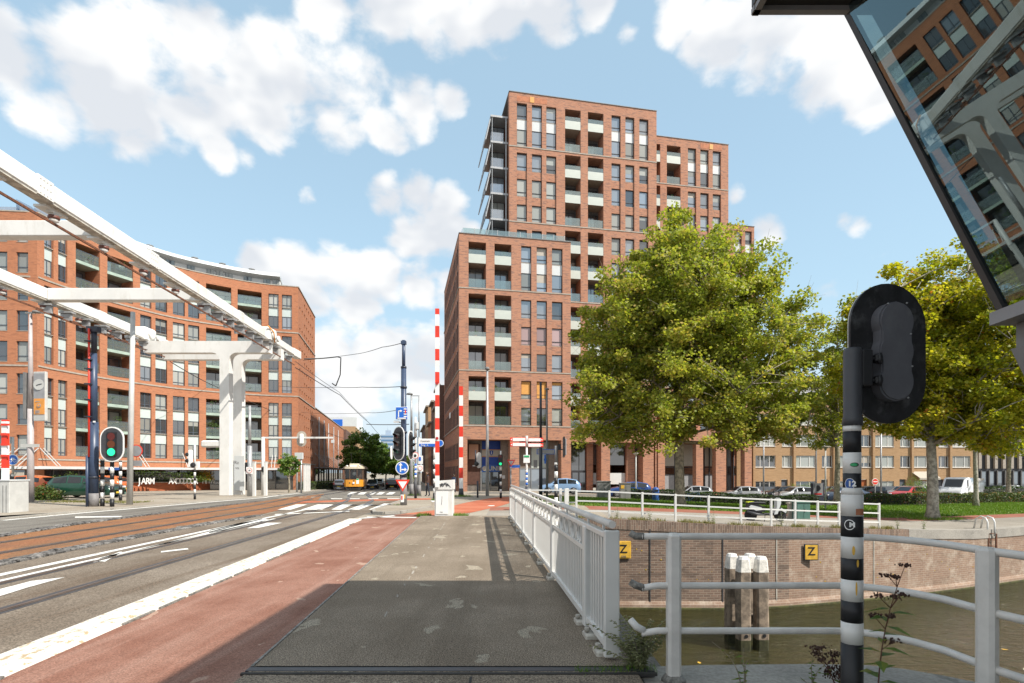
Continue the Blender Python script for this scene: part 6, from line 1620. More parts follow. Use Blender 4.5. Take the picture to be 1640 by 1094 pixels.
def mast_signals():
    # central blue mast with signal and signs on the island
    Y = 27.0; X = atx(646.5, Y); g = .085
    root = empty('signal_mast', (X, Y, g), 'dark blue tram mast with traffic light, turn sign and yield sign on the island', 'signal mast')
    def part(name, f, mat): mb = MB(); f(mb); return mb.build(name, MT[mat], root)
    part('mast_foot', lambda m: m.pole(X, Y, g - .02, atz(765, Y), .165, .16, 14), 'mast_foot'); part('mast', lambda m: m.pole(X, Y, atz(765, Y), atz(590, Y), .14, .125, 14), 'mast_blue'); part('mast_top', lambda m: (m.pole(X, Y, atz(590, Y), atz(545, Y), .085, .08, 12), m.box((X, Y, atz(549, Y)), (.24, .2, .16))), 'mast_blue')
    part('clamp', lambda m: (m.pole(X, Y, atz(622, Y), atz(619, Y), .16, n=12), m.pole(X, Y, atz(694, Y), atz(691, Y), .17, n=12), m.pole(X, Y, atz(590, Y), atz(587, Y), .14, n=12)), 'mast_dark')
    signal_head(root, (X - .16, Y - .42, atz(711, Y)), .76, 1.62, R(-38))
    signal_head(root, (X + .32, Y + .12, atz(713, Y)), .62, 1.4, R(80), visor=True)
    signal_head(root, (X - .62, Y + .10, atz(725, Y)), .30, .62, R(-95))
    part('sign_panel', lambda m: m.box((X - .05, Y - .2, atz(662.5, Y)), (.58, .03, .60), bev=.01), 'sign_white'); part('sign_face', lambda m: m.box((X - .05, Y - .222, atz(662.5, Y)), (.54, .02, .56)), 'sign_blue')
    part('sign_arrow', lambda m: (m.box((X - .20, Y - .236, atz(664, Y)), (.045, .01, .30)), m.box((X - .16, Y - .236, atz(659, Y)), (.11, .01, .045)), m.prism([(0, -.06), (.09, 0), (0, .06)], lambda x, z: VC((X - .11 + x, Y - .23, atz(659, Y) + z)), lambda x, z: VC((X - .11 + x, Y - .24, atz(659, Y) + z)))), 'sign_white')
    for i in range(4): part('sign_bar', lambda m: m.box((X + .12, Y - .236, atz(656 + i * 4, Y)), (.14, .01, .055)), 'sign_white')
    part('sign_bar', lambda m: m.box((X + .13, Y - .243, atz(660.5, Y)), (.05, .01, .16)), 'signal_red'); part('sign_bar', lambda m: m.box((X - .05, Y - .236, atz(670.6, Y)), (.40, .01, .05)), 'sign_white')
    part('camera', lambda m: (m.box((X - .32, Y - .12, atz(676, Y)), (.26, .13, .10)), m.box((X - .2, Y - .05, atz(677, Y)), (.18, .05, .05))), 'white_panel')
    c = VC((X - .03, Y - .22, atz(749.5, Y))); sign_disc(root, c, .315, 'sign_blue', 'sign_white')
    part('sign_arrow', lambda m: (m.box(c + VC((-.07, -.034, -.01)), (.055, .01, .36)), m.prism([(-.10, 0), (.10, 0), (0, .12)], lambda x, z: c + VC((-.07 + x, -.03, .12 + z)), lambda x, z: c + VC((-.07 + x, -.038, .12 + z))), m.box(c + VC((.04, -.034, -.08)), (.20, .01, .055)), m.prism([(0, -.09), (.11, 0), (0, .09)], lambda x, z: c + VC((.12 + x, -.03, -.08 + z)), lambda x, z: c + VC((.12 + x, -.038, -.08 + z)))), 'sign_white')
    tri_sign(root, (X - .0, Y - .24, atz(777, Y) + .04), .68)
    part('sticker', lambda m: m.box((X - .03, Y - .168, atz(798, Y)), (.16, .01, .36)), 'sign_white'); part('sticker', lambda m: m.box((X - .05, Y - .176, atz(797, Y)), (.06, .01, .2)), 'signal_red'); part('sticker', lambda m: m.box((X + .08, Y - .16, atz(795, Y)), (.05, .01, .2)), 'sign_yellow')
    # left-hand blue mast with red conduit
    Y = 26.2; X = atx(150, Y); root = empty('tram_mast', (X, Y, .07), 'thick dark blue tram mast with a red conduit beside the left-hand signal', 'mast')
    part('mast_foot', lambda m: m.pole(X, Y, .05, atz(790, Y), .215, .215, 16), 'mast_foot'); part('mast', lambda m: m.pole(X, Y, atz(790, Y), atz(676, Y), .21, .195, 16), 'mast_blue'); part('mast', lambda m: m.pole(X, Y, atz(676, Y), atz(566, Y), .165, .14, 14), 'mast_blue'); part('mast_top', lambda m: m.pole(X + .02, Y, atz(566, Y), atz(525, Y), .12, .12, 12), 'mast_dark')
    part('conduit', lambda m: m.pole(atx(142.5, Y - .2), Y - .2, atz(732, Y), atz(528, Y), .045, n=8), 'signal_red'); part('conduit_box', lambda m: m.pole(atx(139.5, Y - .2), Y - .2, .05, atz(730, Y), .06, n=8), 'mast_blue')
    for py in (548, 577, 592, 616, 641, 668): part('clamp', lambda m: m.box((atx(144, Y - .1), Y - .12, atz(py, Y)), (.3, .3, .06)), 'mast_dark')
    part('clamp', lambda m: m.pole(X, Y, atz(766, Y), atz(763, Y), .235, n=14), 'mast_dark'); part('sticker', lambda m: m.box((atx(156, Y), Y - .2, atz(676, Y)), (.11, .02, .07)), 'sign_white'); part('wire_box', lambda m: m.box((X, Y, atz(528, Y)), (.5, .3, .25)), 'mast_dark')
    # traffic light showing green on the left
    Y = 26.0; X = atx(179.5, Y); root = empty('traffic_signal', (X, Y, .07), 'traffic light showing green on a black and white post at the left', 'traffic light')
    banded_post(root, X, Y, .07, atz(738, Y), .085, .30)
    signal_head(root, (X + .14, Y - .2, atz(712, Y)), 1.06, 1.62, R(4), ('lens_red_off', 'lens_amber_off', 'lens_green_on'), visor=False)
    Y = 26.3; X = atx(164, Y); root = empty('banded_post', (X, Y, .07), 'slim black and white post left of the green traffic light', 'post', 'banded posts')
    banded_post(root, X, Y, .07, atz(735, Y), .085, .30)
    Y = 31.5; X = atx(193, Y); root = empty('banded_post', (X, Y, .07), 'slim black and white post behind the green traffic light', 'post', 'banded posts')
    banded_post(root, X, Y, .07, atz(738, Y), .075, .26); part('sign_panel', lambda m: m.box((X - .3, Y - .1, atz(751, Y)), (.6, .02, .14)), 'street_blue')
    # concrete-grey pole with a round sign behind
    Y = 27.6; X = atx(207.5, Y); root = empty('grey_pole', (X, Y, .07), 'tall pale grey pole with a red rimmed round sign, right of the green light', 'pole')
    part('pole', lambda m: m.tube([(X, Y, .05), (atx(213, Y), Y, atz(500, Y))], [.14, .10], 12), 'pale_grey'); sign_disc(root, (X + .24, Y + .15, atz(722, Y)), .31, 'print_grey', 'signal_red'); part('sign_panel', lambda m: m.box((X + .24, Y + .1, atz(742, Y)), (.62, .02, .28)), 'print_grey')
    # lamp post with clock and poster board
    Y = 30.4; X = atx(49, Y); root = empty('lamp_post', (X, Y, .07), 'mauve-grey lamp post with a clock and orange poster board at the left', 'lamp post')
    part('post', lambda m: (m.pole(X, Y, .05, atz(655, Y), .17, .14, 14), m.pole(X, Y, atz(655, Y), atz(500, Y), .14, .07, 14)), 'lamp_mauve'); part('lamp_arm', lambda m: m.box((atx(49, Y), Y, atz(501, Y)), (.5, .12, .08)), 'pale_grey'); part('lamp_head', lambda m: m.lathe((atx(58, Y), Y, atz(501, Y)), [(.05, -.02), (.2, 0), (.16, .1), (.04, .14)], 12), 'mid_grey')
    A = R(-6); cb = at(65, 635, Y - .1); part('poster_board', lambda m: m.box(cb, (.72, .16, 2.65), A, bev=.02), 'pale_grey'); part('poster_face', lambda m: m.box(cb + VC((0, -.09, .55)), (.62, .02, 1.35), A), 'print_grey'); part('poster', lambda m: m.box(cb + VC((0, -.09, -.55)), (.62, .02, .85), A), 'poster_orange')
    part('clock_face', lambda m: disc(m, cb + VC((0, -.11, .62)), .29), 'pale_grey'); part('clock_hand', lambda m: (m.beam(cb + VC((0, -.14, .62)), cb + VC((.17, -.14, .66)), .03, .02, up=(0, 1, 0)), m.beam(cb + VC((0, -.14, .62)), cb + VC((-.12, -.14, .58)), .03, .02, up=(0, 1, 0))), 'dark_grey')
    part('poster_logo', lambda m: (disc(m, cb + VC((0, -.105, -.5)), .11)), 'print_grey'); part('poster_logo', lambda m: disc(m, cb + VC((0, -.13, -.5)), .07, .006), 'poster_orange')
    for z in (-.28, -.78, -.84, -.9): part('poster_line', lambda m: m.box(cb + VC((0, -.102, z)), (.42, .006, .035)), 'print_grey')
    part('board_bracket', lambda m: m.box((atx(42, Y), Y, atz(634, Y)), (.10, .3, 2.5)), 'mid_grey'); part('street_sign', lambda m: m.box((atx(52, Y), Y - .16, atz(714, Y)), (1.0, .03, .17)), 'pale_grey')
    # bicycle sign
    Y = 31.5; X = atx(20.5, Y); root = empty('bicycle_sign', (X, Y, .07), 'round blue bicycle sign on a banded post at the far left', 'road sign')
    banded_post(root, X, Y, .07, atz(760, Y), .07, .25); part('post', lambda m: m.pole(X, Y, atz(760, Y), atz(700, Y), .065, n=10), 'pale_grey'); part('control_box', lambda m: m.box((atx(14.5, Y), Y, atz(705, Y)), (.32, .2, .38)), 'pale_grey')
    c = at(21, 736.5, Y - .15); sign_disc(root, c, .31, 'sign_blue', 'sign_white')
    def bike_icon(m):
        for s in (-.12, .12):
            n = 14; pts = [c + VC((s + .085 * math.cos(2 * math.pi * k / n), -.035, -.05 + .085 * math.sin(2 * math.pi * k / n))) for k in range(n + 1)]; m.tube(pts, .012, 4, caps=False)
        for a, b in (((-.12, -.05), (-.04, .08)), ((-.04, .08), (.09, .08)), ((.12, -.05), (.07, .12)), ((-.04, .08), (.0, -.05)), ((0, -.05), (.09, .08)), ((-.06, .11), (-.02, .11))): m.tube([c + VC((a[0], -.035, a[1])), c + VC((b[0], -.035, b[1]))], .012, 4)
    part('bicycle_symbol', bike_icon, 'sign_white')
    # small far signals and white posts near the pylon
    Y = 33.0; X = atx(312, Y); root = empty('traffic_signal', (X, Y, .07), 'small traffic light seen from behind on a banded post left of the pylon', 'traffic light')
    banded_post(root, X, Y, .07, atz(752, Y), .06, .25); part('post', lambda m: m.pole(X, Y, atz(752, Y), atz(713, Y), .05, n=8), 'white_paint'); part('signal_back', lambda m: m.box(at(305, 735, Y), (.26, .16, 1.05), bev=.05), 'sign_white'); part('signal_head', lambda m: (m.box(at(300.5, 728, Y), (.2, .3, .22), bev=.06), m.box(at(300.5, 738, Y), (.2, .3, .22), bev=.06), m.box(at(309, 745, Y - .2), (.3, .25, .32), bev=.1)), 'black'); part('control_box', lambda m: m.box(at(316, 744, Y), (.2, .2, .36)), 'sign_white')
    Y = 37.5; X = atx(400, Y); root = empty('steel_mast', (X, Y, G(X, Y)), 'slate grey steel mast with a speed sign beside the white pylon', 'mast')
    part('mast', lambda m: (m.pole(X, Y, .0, atz(714, Y), .16, .15, 12), m.pole(X, Y, atz(714, Y), atz(650, Y), .10, .08, 12)), 'galvanised'); part('sign_panel', lambda m: m.box(at(399.5, 753.5, Y - .2), (.42, .02, .45)), 'sign_white'); sign_disc(root, at(399.5, 753.5, Y - .22), .17, 'sign_white', 'signal_red'); put_text('sign_lettering', '30', .14, MT['black'], root, at(399.5, 753.5, Y - .26), 0); part('signal_head', lambda m: m.box(at(396, 748, Y), (.22, .24, .6)), 'black')
    for (px, lab) in ((407, 'short square white post right of the slate mast'), (425.5, 'short square white post under the gantry arm')):
        Y = 38.0 if px < 410 else 39; X = atx(px, Y); root = empty('white_post', (X, Y, G(X, Y)), lab, 'post'); part('post', lambda m: m.box((X, Y, (atz(740, Y)) / 2), (.20, .20, atz(740, Y)), bev=.01), 'white_paint'); part('post_cap', lambda m: m.box((X, Y, atz(740, Y) + .02), (.22, .22, .04)), 'pale_grey')
    Y = 40.5; X = atx(421.5, Y); root = empty('signal_gantry', (X, Y, G(X, Y)), 'white gantry post with a long arm carrying a round signal over the street', 'gantry')
    part('post', lambda m: (m.pole(X, Y, -.1, atz(700, Y), .13, .12, 12)), 'white_paint'); part('arm', lambda m: m.beam((X, Y, atz(701, Y)), at(533, 701, Y), .12, .12), 'white_paint'); part('signal_back', lambda m: m.prism(stadium(.34, .56), lambda x, z: at(483, 703, Y) + VC((x, .02, z)), lambda x, z: at(483, 703, Y) + VC((x, -.02, z))), 'shop_cream'); part('signal_housing', lambda m: m.box(at(483, 703, Y - .12), (.26, .2, .72), bev=.05), 'sign_white'); part('detector', lambda m: m.box(at(533, 707, Y), (.18, .18, .22)), 'white_panel'); part('signal_head', lambda m: m.box(at(422, 752, Y - .2), (.26, .3, .42), bev=.08), 'black')
mast_signals()

def right_poles():
    def part(name, f, mat, root): mb = MB(); f(mb); return mb.build(name, MT[mat], root)
    # mast group behind the central mast
    Y = 42; X = atx(659, Y); root = empty('lamp_post', (X, Y, G(X, Y)), 'slim steel lamp post just right of the central mast', 'lamp post')
    part('post', lambda m: (m.pole(X, Y, -.1, atz(690, Y), .14, .10, 10), m.pole(X, Y, atz(690, Y), atz(632, Y), .09, .06, 10)), 'galvanised', root); part('post_foot', lambda m: m.pole(X, Y, -.1, atz(775, Y), .16, n=10), 'mast_foot', root); part('lamp_head', lambda m: m.lathe(at(656, 632, Y), [(.1, -.02), (.26, 0), (.2, .1), (.05, .14)], 12), 'mid_grey', root); part('elbow', lambda m: (m.beam(at(659, 738, Y), at(667, 738, Y), .16, .16), ), 'galvanised', root)
    Y = 42.5; X = atx(671, Y); root = empty('steel_mast', (X, Y, G(X, Y)), 'tall thin steel mast with small white signs behind the barrier', 'mast')
    part('post', lambda m: (m.pole(X, Y, -.1, atz(700, Y), .14, .12, 10), m.pole(X, Y, atz(700, Y), atz(634, Y), .05, .05, 8)), 'galvanised', root); part('lamp_arm', lambda m: m.beam(at(660, 634, Y), at(672, 634, Y), .05, .05), 'mid_grey', root)
    part('sign_panel', lambda m: m.box(at(673.5, 736.5, Y - .2), (.36, .02, .62)), 'sign_white', root); part('sign_symbol', lambda m: m.box(at(672.5, 735, Y - .22), (.16, .02, .28)), 'sign_blue', root); part('sign_panel', lambda m: m.box(at(673, 750, Y - .2), (.44, .02, .5)), 'sign_white', root); sign_disc(root, at(673, 750, Y - .23), .16, 'sign_white', 'signal_red'); part('mast_foot', lambda m: m.pole(X, Y, -.1, atz(777, Y), .16, n=10), 'mast_foot', root)
    Y = 36; X = atx(665.5, Y); root = empty('zone_sign_post', (X, Y, G(X, Y)), 'blue and white striped post with a red rimmed house sign', 'road sign')
    part('post', lambda m: m.pole(X, Y, atz(743, Y), atz(668, Y), .065, n=10), 'white_paint', root); part('post_foot', lambda m: m.pole(X, Y, -.02, atz(765, Y), .09, n=10), 'dark_grey', root)
    for i in range(6): part('band', lambda m: m.pole(X, Y, atz(765 - i * 3.7, Y), atz(761.3 - i * 3.7, Y), .075, n=10), 'sign_blue' if i % 2 else 'sign_white', root)
    c = at(665, 729.5, Y - .12); sign_disc(root, c, .215, 'sign_white', 'signal_red'); part('house_symbol', lambda m: (m.box(c + VC((0, -.035, -.05)), (.14, .01, .1)), m.prism([(-.1, 0), (.1, 0), (0, .1)], lambda x, z: c + VC((x, -.03, z)), lambda x, z: c + VC((x, -.04, z)))), 'black', root)
    part('camera', lambda m: (m.box(at(668, 682, Y), (.2, .3, .5), bev=.05), m.pole(X, Y, atz(700, Y), atz(672, Y), .1, n=8)), 'white_panel', root)
    # street name sign on a post
    Y = 33; X = atx(695.5, Y); root = empty('direction_sign', (X, Y, 0), 'white and blue direction sign on a banded post behind the boom', 'road sign')
    banded_post(root, X, Y, 0, atz(735, Y), .07, .28, foot=.45); part('post', lambda m: m.pole(X, Y, atz(735, Y), atz(714, Y), .055, n=8), 'white_paint', root)
    part('sign_panel', lambda m: m.box(at(684.5, 708.5, Y - .1), (1.06, .03, .42), bev=.01), 'sign_white', root); part('sign_panel', lambda m: m.box(at(685, 713, Y - .12), (1.0, .02, .17)), 'sign_blue', root); put_text('sign_lettering', 'Centrum', .15, MT['mid_grey'], root, at(681, 706.3, Y - .13), 0); put_text('sign_lettering', 'Ring  A', .15, MT['sign_white'], root, at(680, 713, Y - .14), 0)
    sign_disc(root, at(705, 710, Y - .02), .2, 'sign_blue', 'sign_white')
    # lamp post in front of the tower
    Y = 41; X = atx(780.5, Y); root = empty('lamp_post', (X, Y, G(X, Y)), 'slender grey lamp post in front of the corner shop', 'lamp post')
    part('post', lambda m: m.pole(X, Y, G(X, Y) - .02, atz(592, Y), .13, .07, 12), 'galvanised', root); part('lamp_head', lambda m: m.lathe((X, Y, atz(592, Y)), [(.06, -.12), (.10, -.02), (.18, .0), (.17, .1), (.08, .2)], 12), 'mid_grey', root)
    # pedestrian signal showing green
    Y = 36; X = atx(802, Y); root = empty('pedestrian_signal', (X, Y, 0), 'small pedestrian signal showing green in front of the shop', 'traffic light')
    banded_post(root, X, Y, 0, atz(748, Y), .07, .24); part('post', lambda m: m.pole(X, Y, atz(748, Y), atz(722, Y), .045, n=8), 'white_paint', root); part('signal_housing', lambda m: m.box(at(801.5, 737, Y - .1), (.28, .2, .72), bev=.03), 'black', root); part('lens', lambda m: m.lathe(at(801.5, 743, Y - .2), [(.09, 0), (.09, .012)], 14, 'Y'), 'lens_green_on', root); part('lens', lambda m: m.lathe(at(801.5, 731, Y - .2), [(.09, 0), (.09, .012)], 14, 'Y'), 'lens_red_off', root); part('control_box', lambda m: m.box(at(806.5, 764, Y), (.18, .15, .2)), 'pale_grey', root)
    Y = 37; X = atx(765, Y); root = empty('traffic_signal', (X, Y, 0), 'traffic light seen from behind in front of the shop photograph', 'traffic light')
    part('post', lambda m: (m.pole(X, Y, -.02, atz(770, Y), .06, n=8), m.pole(X - .14, Y, atz(745, Y), atz(721, Y), .045, n=8)), 'mast_dark', root); part('signal_back', lambda m: m.prism(stadium(.16, .52), lambda x, z: at(767, 737, Y) + VC((x, .02, z)), lambda x, z: at(767, 737, Y) + VC((x, -.02, z))), 'pale_grey', root); part('signal_head', lambda m: m.box(at(763, 743, Y - .1), (.3, .25, .3), bev=.1), 'black', root); part('bracket', lambda m: m.box(at(763, 746, Y), (.5, .06, .06)), 'white_panel', root)
    # yield sign with a street name
    Y = 33; X = atx(818, Y); root = empty('yield_sign', (X, Y, 0), 'dark red yield sign with a blue street name plate by the railing end', 'road sign')
    part('post', lambda m: m.pole(X, Y, -.02, atz(748, Y), .045, n=8), 'mid_grey', root); tri_sign(root, at(818.5, 741, Y - .1), .50, 'tail_red', 'print_grey'); part('street_plate', lambda m: m.box(at(824.5, 747, Y), (.60, .02, .16)), 'sign_blue', root)
    # cycle signpost
    Y = 30; X = atx(843.5, Y); root = empty('cycle_signpost', (X, Y, 0), 'white and red cycle signpost with four boards on a striped post', 'signpost')
    part('post', lambda m: m.pole(X, Y, -.02, atz(698, Y), .055, n=10), 'white_paint', root); part('post_foot', lambda m: m.pole(X, Y, -.02, atz(779, Y), .07, n=10), 'mast_dark', root); part('post_collar', lambda m: m.pole(X, Y, atz(716, Y), atz(698, Y), .075, n=10), 'pale_grey', root)
    for k in range(6): part('band', lambda m: m.pole(X, Y, atz(777 - k * 4, Y), atz(773 - k * 4, Y), .06, n=10), 'sign_blue' if k % 2 == 0 else 'sign_white', root)
    for (x0, x1, py, side) in ((817, 842, 704, -1), (845.5, 870, 704.5, 1), (817, 842, 712, -1), (845.5, 870, 713, 1)):
        c = at((x0 + x1) / 2, py, Y - .05); w = (x1 - x0) / 900 * Y; part('sign_board', lambda m: m.box(c, (w, .03, .21), bev=.01), 'signal_red', root); part('sign_face', lambda m: m.box(c + VC((-side * .06, -.02, 0)), (w - .16, .01, .165)), 'sign_white', root); part('sign_arrow', lambda m: m.prism([(0, -.05), (side * .07, 0), (0, .05)] if side > 0 else [(0, .05), (-.07, 0), (0, -.05)], lambda x, z: c + VC((side * (w / 2 - .1) + x, -.018, z)), lambda x, z: c + VC((side * (w / 2 - .1) + x, -.026, z))), 'sign_white', root)
    part('route_sign', lambda m: m.box(at(843.5, 735, Y - .08), (.34, .02, .42)), 'sign_white', root); part('route_band', lambda m: m.box(at(843.5, 731, Y - .1), (.27, .02, .1)), 'sign_green', root)
    # dark mast and grey lamp with small blue plates
    Y = 34; X = atx(866, Y); root = empty('tram_mast', (X, Y, 0), 'thin dark mast right of the cycle signpost', 'mast')
    part('mast', lambda m: (m.pole(X, Y, -.05, atz(700, Y), .11, .10, 12), m.pole(X, Y, atz(700, Y), atz(612, Y), .075, .07, 12)), 'mast_dark', root); part('control_box', lambda m: m.box(at(857.5, 743, Y), (.22, .2, .46)), 'mid_grey', root)
    Y = 35; X = atx(876, Y); root = empty('lamp_post', (X, Y, 0), 'thin grey lamp post with the back of a street name sign', 'lamp post')
    part('post', lambda m: m.pole(X, Y, -.05, atz(624, Y), .075, .05, 10), 'mid_grey', root); part('lamp_head', lambda m: m.lathe((X, Y, atz(624, Y)), [(.03, -.05), (.14, 0), (.12, .07), (.03, .1)], 10), 'mid_grey', root); part('street_plate', lambda m: m.box(at(874, 723.5, Y - .1), (1.12, .02, .32)), 'sign_blue', root); part('plate_back', lambda m: m.box(at(874, 723.5, Y - .12), (1.04, .02, .25)), 'print_grey', root); sign_disc(root, at(873, 736, Y - .1), .0901, 'sign_blue'); part('sign_panel', lambda m: m.box(at(873, 735.5, Y - .15), (.1, .02, .55)), 'sign_blue', root)
    Y = 23.5; X = atx(890.5, Y); root = empty('traffic_signal', (X, Y, 0), 'traffic light seen edge-on on a banded post behind the white railing', 'traffic light')
    banded_post(root, X, Y, 0, atz(741, Y), .075, .27); part('head_tube', lambda m: m.pole(X, Y, atz(741, Y), atz(714, Y), .06, n=10), 'mid_grey', root); part('backing_board', lambda m: m.box(at(903, 716, Y), (.06, .5, .86), bev=.03), 'board_black', root); part('signal_housing', lambda m: m.box(at(905.5, 716, Y), (.06, .3, .7), bev=.02), 'print_grey', root); part('clamp', lambda m: (m.box(at(896, 716, Y), (.12, .06, .25)), m.box(at(900, 720, Y), (.12, .04, .04))), 'black', root)
    # lamps along the quay
    for (px, pt, pb, Y, lab) in ((1018.5, 729, 790, 46, 'small quay lamp with a flat shade beside the blue car'), (1322, 719, 812, 38, 'quay lamp with a wide flat shade behind the green box')):
        X = atx(px, Y); g = G(X, Y); root = empty('quay_lamp', (X, Y, g), lab, 'lamp post', 'quay lamps'); part('post', lambda m: m.pole(X, Y, g - .02, atz(pt, Y), .055, .045, 8), 'pale_grey', root); part('lamp_shade', lambda m: m.lathe((X, Y, atz(pt, Y)), [(.06, -.1), (.08, .0), (.24, .12), (.25, .16), (.06, .19)], 14), 'shop_cream', root)
    for (px, pt, Y, lab) in ((1223, 690, 58, 'thin steel street pole before the tan terrace bay windows'), (1307, 640, 60, 'tall steel pole behind the poster board'), (1411, 690, 56, 'thin pale pole right of the no-entry sign')):
        X = atx(px, Y); g = G(X, Y); root = empty('street_pole', (X, Y, g), lab, 'pole'); part('pole', lambda m: m.pole(X, Y, g - .02, atz(pt, Y), .09, .07, 8), 'galvanised', root); part('pole_foot', lambda m: m.pole(X, Y, g - .02, g + .9, .11, .10, 8), 'mid_grey', root)
    Y = 55; X = atx(1401.5, Y); g = G(X, Y); root = empty('no_entry_sign', (X, Y, g), 'red no-entry sign above the parked cars', 'road sign'); part('post', lambda m: m.pole(X, Y, g, atz(766, Y), .05, n=8), 'galvanised', root); c = at(1401.5, 771.5, Y - .08); sign_disc(root, c, .32, 'signal_red', 'sign_white'); part('sign_bar', lambda m: m.box(c + VC((0, -.035, 0)), (.42, .01, .09)), 'sign_white', root)
    # poster board
    Y = 52; c = at(1309, 786.5, Y); g = G(c.x, Y); root = empty('poster_stand', (c.x, Y, g), 'dark poster stand beside the silver car', 'poster stand'); part('frame', lambda m: m.box((c.x, Y, (g + atz(774, Y)) / 2), (1.3, .2, atz(774, Y) - g), R(12), bev=.03), 'mast_dark', root); part('poster', lambda m: m.box((c.x - .02, Y - .13, atz(784, Y)), (1.05, .02, 1.15), R(12)), 'mid_grey', root); part('poster_picture', lambda m: m.lathe((c.x - .05, Y - .16, atz(782, Y)), [(.28, 0), (.26, .01)], 12, 'Y'), 'black', root); part('poster_line', lambda m: m.box((c.x - .02, Y - .16, atz(791, Y)), (.8, .02, .12), R(12)), 'tail_red', root)
right_poles()

# ---------- overhead wires
def wires():
    def wire(name, pts, r, lab, mat='wire'):
        mb = MB(); P = []
        for a, b in zip(pts, pts[1:]):
            a, b = VC(a), VC(b); sag = (b - a).length * .004
            for k in range(7): t = k / 6; P.append(a.lerp(b, t) - VC((0, 0, 4 * sag * t * (1 - t))))
        mb.tube(P, r, 5); o = mb.build(name, MT[mat]); tag(o, lab, 'wire', 'overhead tram wires')
    e1 = VC((-15.18 - .059 * 46.5, 46.5, CZ + 8.7)); e2 = VC((-23.9 - .059 * 43.5, 43.5, CZ + 8.6))
    wire('contact_wire', [e1, at(545, 633, 62), at(592, 678, 90), at(612, 700, 130)], .035, 'tram wire running from the tip of the upper beam down the street')
    wire('contact_wire', [e1 + VC((.4, -1, .3)), at(543, 628, 63), at(588, 673, 92)], .022, 'thinner tram wire just above the one from the upper beam')
    wire('contact_wire', [e2, at(330, 612, 55), at(470, 672, 80), at(560, 705, 120)], .035, 'tram wire running from the tip of the lower beam behind the pylon')
    wire('span_wire', [at(645, 549, 27), at(612, 556, 33), at(577, 566, 40), at(486, 577, 46)], .018, 'span wire from the top of the central mast to the beam tip')
    wire('span_wire', [at(645, 619, 27), at(580, 620, 34), at(540, 620, 42), at(445, 618, 66)], .018, 'level span wire at the central mast')
    wire('span_wire', [at(645, 655, 27), at(590, 661, 44), at(480, 660, 75)], .016, 'faint span wire above the street trees')
    wire('span_wire', [at(655, 679.5, 42), at(587, 679.5, 50)], .03, 'short straight span wire left of the central signal')
    wire('span_wire', [at(168, 527, 26.2), at(215, 556, 36), at(300, 566, 60), at(395, 571, 70)], .02, 'span wire running right from the left-hand blue mast')
    wire('pull_off_wire', [at(487, 575, 46), at(516, 574, 47), at(540, 571.5, 48), at(546, 573, 48), at(545, 600, 48.4), at(538, 618, 48.6), at(532, 614, 48.6)], .05, 'curved pull-off arm hanging from the span wire')
    for (px, py, Y, dx) in ((600, 560, 35, 5), (560, 620, 38, 12), (520, 575, 47, 0)):
        pass
wires()

# ------------------------------------------------------------------ vehicles
def paint(name, col, metal=0.2): 
    m = M(name, col, 0.28, metal=metal, var=0.05, coat=0.6); return m
CARP = {'green': paint('car_green', (0.008, 0.06, 0.035)), 'orange': paint('car_orange', (0.55, 0.12, 0.02), 0), 'light_blue': paint('car_light_blue', (0.22, 0.35, 0.54)), 'blue': paint('car_blue', (0.025, 0.065, 0.22)),
        'black': paint('car_black', (0.012, 0.013, 0.016)), 'silver': paint('car_silver', (0.40, 0.41, 0.42), .5), 'red': paint('car_red', (0.42, 0.015, 0.015), 0), 'white': paint('car_white', (0.72, 0.73, 0.74), 0), 'navy': paint('car_navy', (0.03, 0.05, 0.09))}
WHEEL = {}
def wheel_mesh(r, rimmat):
    k = (round(r, 2), rimmat)
    if k not in WHEEL:
        t = MB(); t.lathe((0, 0, 0), [(r * .62, -.09), (r * .93, -.095), (r, -.07), (r, .07), (r * .93, .095), (r * .62, .09)], 20, 'Y')
        c = MB(); c.lathe((0, 0, 0), [(r * .63, .0), (r * .63, .098), (r * .55, .085)], 16, 'Y'); c.lathe((0, 0, 0), [(r * .14, .08), (r * .12, .105)], 8, 'Y')
        for i in range(7):
            a = 2 * math.pi * i / 7; c.beam((.04 * math.cos(a), -.094, .04 * math.sin(a)), (r * .6 * math.cos(a), -.094, r * .6 * math.sin(a)), .05, .02, up=(0, 1, 0))
        WHEEL[k] = (t.mesh('tyre', MT['tyre']), c.mesh('rim', MT[rimmat]))
    return WHEEL[k]
